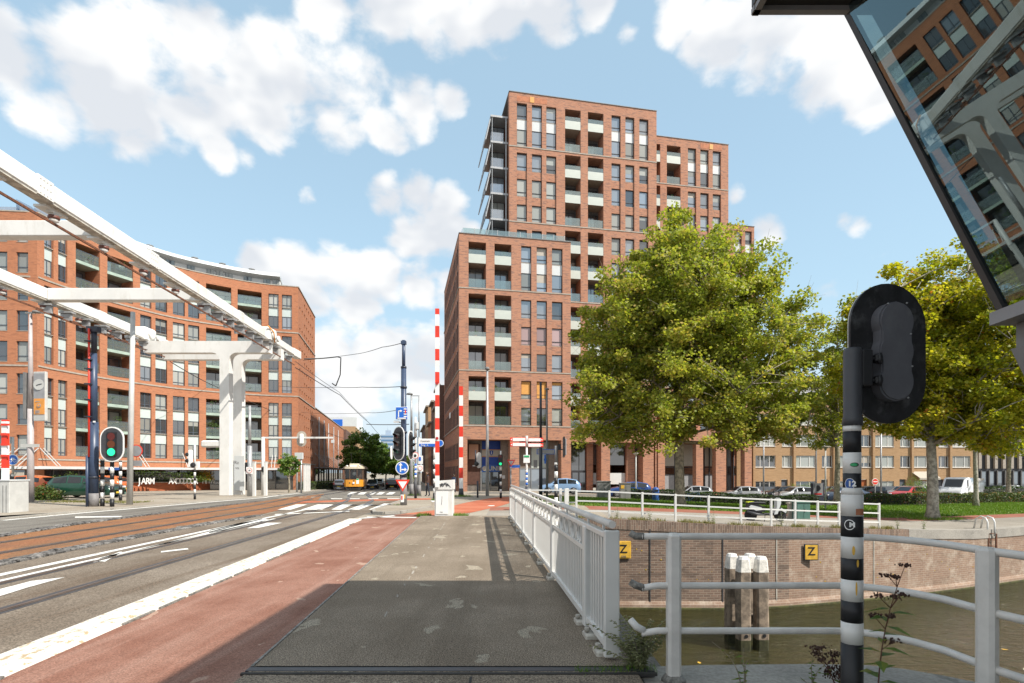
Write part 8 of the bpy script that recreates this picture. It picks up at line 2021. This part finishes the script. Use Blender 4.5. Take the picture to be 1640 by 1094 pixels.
def dolphin():
    Yc = 15.9; Xc = atx(1197, Yc); root = empty('mooring_dolphin', (Xc, Yc, WATER_Z), 'cluster of four mooring posts with white tops in the canal', 'mooring posts')
    for i, (px, Y, top) in enumerate(((1172, 16.35, 886.5), (1201, 16.45, 886.5), (1190, 15.55, 891), (1218.5, 15.6, 891))):
        X = atx(px, Y); zt = atz(top, Y); w = .34
        for (z0, z1, mat, nm, tp) in ((WATER_Z - 1.0, WATER_Z + .30, 'timber_wet', 'wet_foot', 0), (WATER_Z + .30, zt - .42, 'timber', 'post', 0), (zt - .42, zt - .08, 'timber_white', 'painted_top', 1), (zt - .08, zt, 'white_paint', 'cap', 2)):
            a = w / 2 - (.0 if tp < 2 else .03); b = w / 2 - (.0 if tp == 0 else (.03 if tp == 1 else .06)); c = .05
            def oct_(q): return [(q, -q + c), (q, q - c), (q - c, q), (-q + c, q), (-q, q - c), (-q, -q + c), (-q + c, -q), (q - c, -q)]
            n = 4 if nm == 'post' else 1; V = []; F = []
            for k in range(n + 1):
                t = k / n; q = a + (b - a) * t
                for (x, y) in oct_(q): V.append((X + x + random.uniform(-.006, .006), Y + y + random.uniform(-.006, .006), z0 + (z1 - z0) * t))
            for k in range(n):
                for j in range(8): F.append((k * 8 + j, k * 8 + (j + 1) % 8, k * 8 + 8 + (j + 1) % 8, k * 8 + 8 + j))
            F.append(tuple(range(7, -1, -1))); F.append(tuple(n * 8 + j for j in range(8)))
            mb = MB(); mb.add(V, F); mb.build(nm, MT[mat], root)
        mb = MB(); mb.lathe((X + .02, Y - w / 2 - .005, WATER_Z + .42), [(.05, 0), (.05, .012)], 12, 'Y'); mb.build('bolt', MT['black'], root)
    for (z, mat) in ((WATER_Z + .75, 'timber'), (WATER_Z + 1.95, 'timber')):
        mb = MB(); mb.beam((atx(1190, 15.9), 15.95, z), (atx(1216, 15.9), 15.95, z), .22, .26); mb.build('cross_timber', MT[mat], root)
dolphin()

# ---------- low brick wall with planting and white letters in front of the curved block
def low_wall():
    pts = [VC(p) for p in [(-39.2, 47.5), (-34.0, 51.2), (-30.0, 54.2), (-25.6, 57.4), (-24.0, 58.6)]]
    P = [gp(205, 788), gp(280, 787), gp(345, 785.6), gp(400, 784.2), gp(456, 782.6)]
    root = empty('planter_wall', P[2], 'low red brick planter wall in front of the curved block', 'wall'); mb = MB(); cp = MB(); fl = MB()
    for a, b in zip(P, P[1:]):
        mb.beam(a + VC((0, 0, .48)), b + VC((0, 0, .48)), .35, 1.0); cp.beam(a + VC((0, 0, 1.02)), b + VC((0, 0, 1.02)), .42, .07)
        fl.beam(a + VC((0, .1, 1.3)), b + VC((0, .1, 1.3)), .03, .04); fl.beam(a + VC((0, .1, 2.05)), b + VC((0, .1, 2.05)), .03, .04)
    mb.build('brickwork', MT['low_wall_brick'], root); cp.build('coping', MT['stone_band'], root); fl.build('letter_rail', MT['dark_grey'], root)
    # letters stand free in front of the planting, so each word is its own thing
    wq = lambda px: gp(px, float(np.interp(px, [150, 205, 280, 345, 400], [788.6, 788, 787, 785.6, 784.2])))
    for (txt, p0, p1, size, lab) in (('JARM', 220, 247, .95, 'white free-standing letters JARM on the planter wall'), ('AXOODOOR', 271, 317, .9, 'row of white block letters right of the first word'), ('HIIVELI', 325, 353, .85, 'last white letters on the planter beside the pylon'), ('hwiiiiii', 158, 203, .7, 'small white letters behind the green traffic light')):
        o = empty('letter_sign', at((p0 + p1) / 2, 774, wq((p0 + p1) / 2).y - 1.1), lab, 'sign', 'letters on the planter')
        for i, ch in enumerate(txt):
            px = p0 + (p1 - p0) * (i + .5) / len(txt); me = text_mesh(ch, size, MT['sign_white'], extrude=.03, bold=.012); q = mesh_obj('letter', me, o, at(px, 771, wq(px).y - 1.1) - wl(o)); q.rotation_euler = (R(90), 0, R(14)); q.scale = (.72, 1, 1)
    return P
LOWP = low_wall()
def planter_posts():
    for (px, t, Y, lab) in ((239, 735, 66, 'white square post rising above the planter letters'), (272, 736, 66, 'second white square post above the planter')):
        c = at(px, t, Y); root = empty('white_post', (c.x, Y, G(c.x, Y)), lab, 'post'); mb = MB(); mb.box((c.x, Y, c.z / 2 + 0.0), (.30, .30, c.z), bev=.02); mb.build('post', MT['white_paint'], root); mb = MB(); mb.box((c.x, Y, c.z + .02), (.34, .34, .05)); mb.build('post_cap', MT['white_panel'], root)
    for i in range(3):
        Y = 58 + i * 1.2; X = atx(488 + i * 3.6, Y); root = empty('white_post', (X, Y, G(X, Y)), ('leftmost', 'middle', 'rightmost')[i] + ' of the three white columns near the low wing', 'post', 'columns near the wing'); mb = MB(); mb.box((X, Y, 1.0), (.2, .2, 2.9)); mb.build('post', MT['white_paint'], root); mb = MB(); mb.box((X, Y, 2.47), (.24, .24, .05)); mb.build('post_cap', MT['pale_grey'], root)
    for px, Y in ((479, 52),):
        X = atx(px, Y); root = empty('steel_mast', (X, Y, G(X, Y)), 'pair of short steel masts with white boxes near the small street tree', 'mast'); 
        for s in (-.2, .2): mb = MB(); mb.pole(X + s, Y, G(X, Y) - .02, 3.1, .09, n=8); mb.build('mast', MT['galvanised'], root)
        mb = MB(); mb.box((X, Y, 3.2), (.7, .3, .6)); mb.build('control_box', MT['white_panel'], root)
planter_posts()

# ------------------------------------------------------------------ plants
def add_tint(me, per_face):
    a = me.attributes.new('tint', 'FLOAT', 'FACE'); a.data.foreach_set('value', per_face.astype(np.float32))
def leaves(name, C, size, mat, parent, off, shade=None, tint_mu=.45, tint_sd=.2, lobed=True, up=.6):
    """leaf-sized faces at points C; each a folded, lobed blade"""
    n = len(C); rng = RNG
    nrm = rng.normal(size=(n, 3)); nrm[:, 2] = np.abs(nrm[:, 2]) * .6 + up; nrm /= np.linalg.norm(nrm, axis=1)[:, None]
    t = rng.normal(size=(n, 3)); t -= (t * nrm).sum(1)[:, None] * nrm; t /= np.linalg.norm(t, axis=1)[:, None]; b = np.cross(nrm, t)
    s = size * rng.uniform(.6, 1.3, n)[:, None]
    shp = [(-.5, 0, 0), (-.15, -.48, .08), (.55, -.12, .0), (.3, .0, -.1), (.5, .25, .04), (-.1, .5, .08)] if lobed else [(-.5, 0, 0), (0, -.28, .05), (.5, 0, -.05), (0, .28, .05)]
    k = len(shp); V = np.empty((n, k, 3))
    for i, (a, c, d) in enumerate(shp): V[:, i] = C + s * (t * a + b * c + nrm * d)
    V = V.reshape(-1, 3) - np.array(off); F = np.arange(n * k).reshape(n, k)
    me = arrays_mesh(name, V, F, mat)
    tint = np.clip(rng.normal(tint_mu, tint_sd, n) + (0 if shade is None else shade), 0, 1); add_tint(me, tint)
    return mesh_obj(name, me, parent)

def tree(pos, trunk_h, trunk_r, crown, label, leafmat, n_leaf, leaf_size, bark='bark', lean=(0, 0), clumps=150, seed=1, name='plane_tree', group='plane trees on the quay', clump_r=1.0, tint=.45, bald=0.0, shell=.6, twig=3):
    """crown: list of ellipsoids (cx, cy, cz, rx, ry, rz) around the trunk, in metres from the foot"""
    rng = np.random.default_rng(seed); random.seed(seed)
    root = empty(name, pos, label, 'tree', group); o = np.array(pos)
    trunk = MB(); top = VC((pos[0] + lean[0], pos[1] + lean[1], pos[2] + trunk_h)); base = VC(pos)
    pts = []; rs = []
    for k in range(9):
        t = k / 8; p = base.lerp(top, t) + VC((math.sin(t * 4 + seed) * .06 * t, math.cos(t * 5 + seed) * .05 * t, 0)); pts.append(p); rs.append(trunk_r * (1 + .45 * (1 - min(t * 8, 1)) ** 2) * (1 - .28 * t))
    pts[0].z -= .1
    trunk.tube(pts, rs, 14)
    # clump centres spread through the ellipsoids, more of them near the surface
    tot = sum(e[3] * e[4] * e[5] for e in crown); CC = []
    for e in crown:
        m = max(4, int(clumps * e[3] * e[4] * e[5] / tot)); d = rng.normal(size=(m, 3)); d /= np.linalg.norm(d, axis=1)[:, None]
        rr = (shell + (1 - shell) * rng.random(m)) if True else 1; rr = np.where(rng.random(m) < .3, rng.random(m) ** .5 * .8, rr)
        wob = 1 + .13 * np.sin(d[:, 0] * 5 + seed) + .12 * np.sin(d[:, 2] * 6 + 2 * seed) + .10 * np.sin(d[:, 1] * 7 + d[:, 0] * 4)
        CC.append(np.array(e[:3]) + d * (rr * wob)[:, None] * np.array(e[3:]))
    CC = np.concatenate(CC) + o
    # limbs: main boughs first, then a branch to every clump from the nearest bough
    boughs = []
    nb = 11; lead_h = max(e[2] + e[5] * .75 for e in crown)
    lead = [top, top.lerp(VC((pos[0] + crown[0][0], pos[1] + crown[0][1], pos[2] + lead_h)), .5) + VC((.2, 0, 0)), VC((pos[0] + crown[0][0], pos[1] + crown[0][1], pos[2] + lead_h))]
    trunk.tube([pts[-2]] + lead, [rs[-1] * 1.0, rs[-1] * .85, rs[-1] * .45, .03], 8)
    nodes = [(lead[0].lerp(lead[2], t), rs[-1] * (1 - t) * .6) for t in np.linspace(0, .95, 12)]
    idx = rng.permutation(len(CC))[:nb * 2]
    for i in idx:
        c = VC(CC[i]); hz = min(max((c.z - pos[2]) * .62, trunk_h * .88), lead_h * .8); s0 = base.lerp(top, min(hz / trunk_h, 1.0)) if hz < trunk_h else lead[0].lerp(lead[2], min((hz - trunk_h) / max(lead_h - trunk_h, .1), .9))
        mid = s0.lerp(c, .5) + VC((0, 0, -.06 * (c - s0).length)) + VC((random.uniform(-.2, .2), random.uniform(-.2, .2), 0)); r0 = rs[-1] * .42
        trunk.tube([s0, mid, c], [r0, r0 * .6, .02], 6)
        for t in np.linspace(.2, 1, 7): nodes.append((s0.lerp(mid, t * 2) if t < .5 else mid.lerp(c, t * 2 - 1), r0 * (1 - t) * .7 + .02))
    NP = np.array([tuple(q[0]) for q in nodes])
    for c in CC:
        j = int(np.argmin(((NP - c) ** 2).sum(1) + 4 * np.maximum(0, NP[:, 2] - c[2]))); a = VC(NP[j]); cv = VC(c)
        trunk.tube([a, a.lerp(cv, .55) + VC((random.uniform(-.15, .15), random.uniform(-.15, .15), .05)), cv], [max(.02, min(nodes[j][1], .05)), .022, .008], 4, caps=False)
        for _ in range(twig): trunk.tube([cv, cv + VC(rng.normal(size=3)) * clump_r * .5], [.010, .004], 3, caps=False)
    trunk.build('trunk', MT[bark], root, uv=False)
    # leaves in clumps, each clump flattened and hung from its twig; a few loose ones between
    per = np.maximum(1, (n_leaf / len(CC) * rng.uniform(.45, 1.6, len(CC)))).astype(int)
    if bald: per = np.where(rng.random(len(CC)) < bald, per // 5, per)
    ci = np.repeat(np.arange(len(CC)), per); g = rng.normal(size=(len(ci), 3)); g *= (np.abs(rng.normal(0, 1, len(ci))) ** .35 / np.maximum(np.linalg.norm(g, axis=1), 1e-3))[:, None]
    rad = clump_r * rng.uniform(.6, 1.25, len(CC)); P = CC[ci] + g * rad[ci][:, None] * np.array([1, 1, .7]) * .62
    cl = rng.normal(0, .10, len(CC))[ci]
    leaves('crown', P, leaf_size, MT[leafmat], root, wl(root), shade=cl, tint_mu=tint)
    return root
# the big plane in front of the tower
p1 = gv(9.75, 32.6)
tree(p1, 4.3, .30, [(a - .45, b, c * .955 - .1, d, e, f) for (a, b, c, d, e, f) in [(.6, 0, 8.6, 6.6, 5.4, 4.8), (.4, 0, 12.4, 5.2, 4.6, 4.0), (1.4, 0, 14.8, 3.8, 3.2, 2.8), (-3.6, -.4, 6.4, 3.3, 3.4, 2.4), (4.6, -.6, 6.6, 3.8, 3.6, 3.0), (-2.9, 0, 10.4, 3.2, 3, 2.9), (5.2, 0, 10.6, 3.2, 3.2, 3.2), (-.3, 0, 16.9, 1.6, 1.5, 1.3), (5.4, -.3, 4.8, 2.4, 2.2, 1.4), (4.0, 0, 13.2, 2.4, 2.4, 2.2)]], 'big plane tree with a rounded green crown in front of the tower', 'plane_leaf', 150000, .155, clumps=900, seed=3, clump_r=1.0, shell=.6, tint=.56)
p2 = gv(22.6, 30.2)
tree(p2, 4.6, .29, [(2.0, 0, 8.4, 5.2, 4.6, 4.0), (1.4, 0, 11.6, 4.0, 3.6, 2.8), (-2.0, -.4, 6.4, 2.8, 2.8, 2.2), (-1.0, 0, 9.6, 2.8, 2.8, 2.6), (6.0, 0, 9.0, 3.8, 3.4, 3.8), (3.6, -.6, 5.2, 3.6, 2.8, 2.2), (.2, -1, 5.6, 3.0, 2.4, 1.6), (-2.7, 0, 10.4, 2.4, 2.4, 2.4), (-3.6, 0, 7.6, 2.2, 2.2, 2.0)], 'yellowing plane tree behind the black signal board', 'yellow_leaf', 125000, .155, clumps=700, seed=8, bark='bark_pale', clump_r=.95, shell=.6, tint=.44)
p3 = gv(26.3, 45.5)
tree(p3, 5.2, .24, [(.0, 0, 10.2, 3.4, 3.2, 4.4), (-.6, 0, 6.2, 2.6, 2.6, 1.8), (.6, 0, 13.6, 2.0, 2.0, 2.0)], 'slim half bare plane tree left of the banded post', 'plane_leaf', 24000, .17, clumps=200, seed=12, clump_r=.9, bald=.3, tint=.5, shell=.5)
p4 = gv(35.5, 43.0)
tree(p4, 5.5, .17, [(.6, 0, 9.5, 4.2, 3.6, 4.2), (-1.6, 0, 6.6, 2.4, 2.4, 1.6)], 'pale-stemmed plane tree in front of the white van', 'yellow_leaf', 18000, .22, clumps=170, seed=15, bark='bark_pale', clump_r=1.0)
p5 = gv(49.5, 56.0)
tree(p5, 5.5, .22, [(.0, 0, 9.5, 5.2, 4.6, 4.6), (-2.6, 0, 6.4, 3.0, 2.6, 1.8)], 'plane tree far right near the distant white car', 'yellow_leaf', 16000, .25, clumps=170, seed=17, clump_r=1.2)
# trees down the street
for i, (px, Y, h, r, lab) in enumerate(((578, 92, 9.2, 3.6, 'dark green street tree right behind the tram'), (600, 104, 8.2, 3.8, 'second street tree along the left side'), (618, 118, 7.4, 3.6, 'third street tree further down'), (632, 138, 7.6, 3.6, 'smaller street tree behind the central signal'), (641, 165, 7.5, 4.0, 'last street tree at the end of the street'))):
    X = atx(px, Y); tree(gv(X, Y), 3.2, .16, [(0, 0, h * .62, r, r, h * .38), (.6, 0, h * .85, r * .6, r * .6, h * .2), (-1.2, 0, h * .5, r * .7, r * .7, h * .2)], lab, 'street_leaf', 9000, .30, clumps=90, seed=21 + i, name='street_tree', group='trees down the street', clump_r=1.1, twig=1)
X = atx(463, 50.5); tree(gv(X, 50.5), 1.5, .09, [(0, 0, 2.5, .85, .85, .95), (.1, 0, 3.1, .6, .6, .5)], 'small round street tree near the wing entrance', 'street_leaf', 2600, .16, clumps=40, seed=31, name='young_tree', group='trees down the street', clump_r=.4, twig=1)
X = atx(655, 60); tree(gv(X, 60), 1.2, .08, [(0, 0, 2.2, .7, .7, 1.6)], 'narrow bright green bush beside the steel masts', 'bright_leaf', 1800, .16, clumps=40, seed=32, name='young_tree', group='trees down the street', clump_r=.4, twig=1)

def shrub(pos, rx, ry, rz, n, size, mat, label, cat='bush', name='bush', seed=1, group=None, tint=.5):
    rng = np.random.default_rng(seed); root = empty(name, pos, label, cat, group)
    st = MB()
    for k in range(9):
        a = 2 * math.pi * k / 9; st.tube([VC(pos), VC(pos) + VC((math.cos(a) * rx * .6, math.sin(a) * ry * .6, rz * 1.2))], [.02, .006], 4)
    st.build('stem', MT['bark'], root, uv=False)
    d = rng.normal(size=(n, 3)); d /= np.linalg.norm(d, axis=1)[:, None]; d[:, 2] = np.abs(d[:, 2]) * 1.0; r = rng.uniform(.55, 1.0, n) * (1 + .15 * np.sin(d[:, 0] * 6 + seed) + .12 * np.sin(d[:, 1] * 7))
    P = np.array(pos) + d * r[:, None] * np.array([rx, ry, rz * 2]) ; P[:, 2] = np.maximum(P[:, 2], pos[2] + .04)
    leaves('crown', P, size, MT[mat], root, wl(root), tint_mu=tint, lobed=False)
    return root
def bush(px, Y, rx, rz, n, lab, mat='hedge_leaf', seed=1, up=0.0, size=.12, tint=.5): X = atx(px, Y); return shrub(gv(X, Y, up), rx, rx * .9, rz, n, size, mat, lab, seed=seed, tint=tint)
bush(72, 32.5, 1.0, .42, 2600, 'low clipped bush at the foot of the lamp post', seed=2, up=.05, tint=.62)
bush(44, 33.5, .9, .40, 1900, 'low dark bush left of the lamp post', seed=3, up=.05, tint=.4)
bush(121, 46, 1.9, .85, 3600, 'rounded bright green bush behind the green hatchback', 'bright_leaf', 4, tint=.4)
bush(1284, 66, 1.9, .85, 3600, 'rounded bush in front of the tan terrace', 'street_leaf', 5, tint=.6)
bush(1242, 66, 1.3, .55, 1500, 'pale low shrub beside the bench', 'sage_leaf', 6)
bush(1330, 55, 1.0, .6, 1200, 'scrubby shrub by the poster stand', 'street_leaf', 7)
bush(1480, 50, 1.2, .9, 1500, 'loose shrub behind the right-hand plane trunk', 'street_leaf', 9, tint=.3)
bush(326, 67, 1.2, .9, 1500, 'autumn coloured shrub left of the pylon', 'yellow_leaf', 10, tint=.9, up=1.3)
bush(303, 66, 2.4, .7, 2400, 'broad green shrub behind the planter letters', 'street_leaf', 13, up=1.1)
bush(1462, 70, 1.4, 1.3, 1800, 'climber covered bush at the awning', 'street_leaf', 14, tint=.5)

def hedge(name, P, w, h, n, mat, label, size=.13, tint=.45, seed=3, up=0.0):
    rng = np.random.default_rng(seed); P = [VC(p) for p in P]; root = empty(name, P[0], label, 'hedge')
    core = MB()
    for a, b in zip(P, P[1:]): core.beam(a + VC((0, 0, h * .45 + up)), b + VC((0, 0, h * .45 + up)), w * .72, h * .8)
    core.build('branches', MT['under_grey'], root)
    L = [(b - a).length for a, b in zip(P, P[1:])]; T = sum(L); pts = []
    seg = rng.choice(len(L), n, p=np.array(L) / T); t = rng.random(n)
    A = np.array([tuple(p) for p in P]); C = A[seg] + (A[seg + 1] - A[seg]) * t[:, None]
    D = (A[seg + 1] - A[seg]); D /= np.linalg.norm(D, axis=1)[:, None]; S = np.stack([D[:, 1], -D[:, 0], 0 * D[:, 0]], 1)
    face = rng.random(n); u = np.where(face < .45, 1.0, np.where(face < .6, -1.0, rng.uniform(-1, 1, n))); zz = np.where(face < .6, rng.uniform(.02, 1, n), rng.uniform(.9, 1.05, n))
    C = C + S * (u * w / 2 * rng.uniform(.85, 1.1, n))[:, None]; C[:, 2] += zz * h * (1 + .08 * np.sin(C[:, 0] * 1.7)) + up
    leaves('foliage', C, size, MT[mat], root, wl(root), tint_mu=tint, lobed=False)
hq = [gv(8.5, 42.3), gv(14, 43.2), gv(20, 44.2), gv(24.2, 44.8)]
hedge('hedge', hq, 1.0, .80, 9000, 'hedge_leaf', 'dark clipped hedge left of the banded post', .13, .22, 3)
hedge('hedge', [gv(27.0, 46.2), gv(32, 47.3), gv(40, 49.6), gv(52, 55)], 1.1, .85, 12000, 'hedge_leaf', 'hedge with reddish leaves in front of the red car', .14, .66, 4)
hedge('hedge', [gv(50, 62), gv(70, 72), gv(95, 80)], 1.2, 1.3, 5000, 'hedge_leaf', 'far dark hedge at the right edge', .2, .3, 6)
hedge('hedge', [p + VC((-.1, .9, 0)) for p in LOWP], 1.1, 1.15, 11000, 'hedge_leaf', 'climbing hedge on top of the low brick wall', .15, .55, 5, up=1.0)
X0, X1 = atx(505, 76), atx(545, 84)
hedge('hedge', [gv(X0, 70), gv(X1 + 1, 84)], .8, 1.1, 3000, 'hedge_leaf', 'low hedge along the wing shop front', .16, .55, 7)

def blades(name, pts, h, w, mat, kind='stuff', tint=.5):
    """upright blades at pts"""
    n = len(pts); rng = RNG; a = rng.uniform(0, 2 * math.pi, n); d = np.stack([np.cos(a), np.sin(a), 0 * a], 1); ln = rng.normal(0, .35, (n, 2)); H = h * rng.uniform(.4, 1.3, n)
    V = np.empty((n, 3, 3)); V[:, 0] = pts - d * w / 2; V[:, 1] = pts + d * w / 2; V[:, 2] = pts + np.stack([ln[:, 0] * H, ln[:, 1] * H, H], 1)
    me = arrays_mesh(name, V.reshape(-1, 3), np.arange(n * 3).reshape(n, 3), MT[mat]); add_tint(me, np.clip(rng.normal(tint, .22, n), 0, 1)); o = mesh_obj(name, me); tag(o, kind=kind); return o
def lawn():
    rng = RNG; n = 60000; X = rng.uniform(.8, 46, n); lo = np.interp(X, [p[0] for p in q2], [p[1] for p in q2]); hi = np.interp(X, [p[0] for p in q3], [p[1] for p in q3]); Y = lo + (hi - lo) * rng.random(n)
    P = np.array([(x, y, G(x, y) + .01) for x, y in zip(X, Y)]); blades('lawn_grass', P, .10, .05, 'grass_blade', tint=.55)
    # weeds on the edge of the canal wall
    n = 5000; X = rng.uniform(2.2, 15.5, n); X = X + rng.normal(0, .4, n) * 0; cl = np.sin(X * 3.1) + np.sin(X * 7.3) + rng.normal(0, .6, n); X = X[cl > .2]
    P = np.array([(x, wall_y(x) + abs(random.gauss(.12, .12)), G(x, wall_y(x)) + .02) for x in X]); blades('wall_weeds', P, .13, .02, 'dry_blade', tint=.5)
    # tufts round the cabinet, the island, tree feet
    T = []
    for (x, y, r, k) in ((atx(680, 21), 20.9, .3, 250), (atx(735, 21), 20.9, .35, 300), (atx(640, 27.3), 27, .25, 80), (atx(738, 39), 38.6, .9, 300), (22.6, 30.0, 1.5, 900), (9.75, 32.4, 1.2, 500), (atx(660, 43), 42, .8, 200), (atx(697, 33), 33, .3, 100)):
        for _ in range(k): a = random.uniform(0, 6.28); q = r * math.sqrt(random.random()); xx, yy_ = x + q * math.cos(a), y + q * math.sin(a) * .5; T.append((xx, yy_, G(xx, yy_) + .02))
    blades('grass_tufts', np.array(T), .14, .025, 'grass_blade', tint=.6)
    P = []
    for _ in range(1800): x = random.uniform(-.1, 1.0); P.append((x * .6 + .25, 4.55 + random.gauss(0, .04) + (x - .5) * .06, .05))
    blades('joint_grass', np.array(P)[:240] + np.array([.32, 0, 0]), .05, .006, 'grass_blade', tint=.4)
    n = 1600; X = rng.uniform(-25, -19.3, n); P = np.stack([X, 30 + rng.normal(0, .5, n) + (X + 22) * -.2, np.full(n, .08)], 1); blades('verge_grass', P, .08, .03, 'dry_blade', tint=.3)
lawn()

def weed_stems(pos, label, specs, leafmat, umbel=False, seed=1, name='weed'):
    """specs: (dx, dy, height, leaf count, leaf length)"""
    random.seed(seed); root = empty(name, pos, label, 'plant'); b = VC(pos); stem = MB(); L = MB(); U_ = MB()
    for (dx, dy, h, nl, ll) in specs:
        pts = [b + VC((dx * .2 * t + dx * t * t, dy * t, h * t)) + VC((math.sin(t * 5 + dx * 9) * .012, 0, 0)) for t in [k / 8 for k in range(9)]]
        stem.tube(pts, [.006 * (1 - .7 * k / 8) for k in range(9)], 5)
        for k in range(nl):
            t = .05 + (.72 if umbel else .95) * k / max(nl, 1); p = pts[int(t * 8)].lerp(pts[min(int(t * 8) + 1, 8)], t * 8 % 1); a = k * 2.4 + random.uniform(-.4, .4); d = VC((math.cos(a), math.sin(a), random.uniform(-.1, .5))).normalized(); s = VC((-d.y, d.x, 0)).normalized(); l = ll * random.uniform(.6, 1.2) * (1.1 - .5 * t); q = l * .22
            V = [p, p + d * l * .35 - s * q + VC((0, 0, .0)), p + d * l * .35 + VC((0, 0, -.01)), p + d * l * .35 + s * q, p + d * l - VC((0, 0, l * .25))]
            L.add(V, [(0, 1, 2), (0, 2, 3), (1, 4, 2), (2, 4, 3)])
        if umbel:
            for k in range(9):
                t = .62 + .38 * k / 8; p = pts[int(min(t * 8, 7.9))]; a = k * 2.3; e = p + VC((math.cos(a) * .07, math.sin(a) * .05, .05 + .02 * (k % 3))) if k < 8 else pts[-1]
                stem.tube([p, e], [.003, .002], 4)
                for _ in range(26):
                    q = e + VC((random.gauss(0, .022), random.gauss(0, .02), random.gauss(.006, .007))); r = random.uniform(.004, .008); U_.lathe(q, [(r * .4, -r), (r, 0), (r * .4, r)], 5)
    stem.build('stem', MT['stem_red' if umbel else 'bark'], root, uv=False)
    me = L.mesh('leaf', MT[leafmat], wl(root), False); add_tint(me, RNG.uniform(.1, .9, len(me.polygons))); mesh_obj('foliage', me, root)
    if umbel: K(U_.build('flower_head', MT['umbel'], root, uv=False), 'stuff')
Yp = 3.55
weed_stems((atx(1400, Yp), Yp, 0.0), 'tall weed with dark red flower heads in front of the water', [(.16, .0, 1.06, 28, .19)], 'bright_leaf', True, 5)
weed_stems((atx(1340, 3.9), 3.9, 0.0), 'short reddish weed left of the banded post foot', [(-.10, .0, .42, 8, .09), (.05, .02, .25, 8, .08)], 'bright_leaf', True, 6)
random.seed(4)
weed_stems((atx(1022, 4.62), 4.62, 0.0), 'grey-green bushy weed at the end of the white railing', [(random.gauss(0, .17), random.gauss(0, .06), random.uniform(.22, .50), 44, .065) for _ in range(34)], 'sage_leaf', False, 7)
weed_stems((atx(1190, 4.3), 4.3, 0.0), 'thin dry weed left of the traffic signal', [(-.18, .05, .34, 6, .05), (.04, 0, .22, 8, .07), (.02, .02, .3, 5, .1)], 'bright_leaf', False, 8)
weed_stems((atx(1297, 4.2), 4.2, 0.0), 'small green weed at the foot of the tube railing', [(.03, 0, .26, 16, .05), (.10, 0, .22, 14, .05), (-.05, 0, .12, 8, .05)], 'bright_leaf', False, 9)
for i, (px, Y) in enumerate(((985, 20.75), (1036, 20.75), (1133, 20.9), (1238, 21.3), (1433, 22.6), (1473, 23.2))):
    X = atx(px, Y); weed_stems(gv(X, wall_y(X) + .2), ('spindly weed on the canal wall, %s from the left' % ('first', 'second', 'third', 'fourth', 'fifth', 'sixth')[i]), [(.04, 0, .62, 22, .10), (-.08, 0, .4, 14, .1), (.12, 0, .36, 12, .1)], 'bright_leaf', False, 20 + i, 'wall_weed')
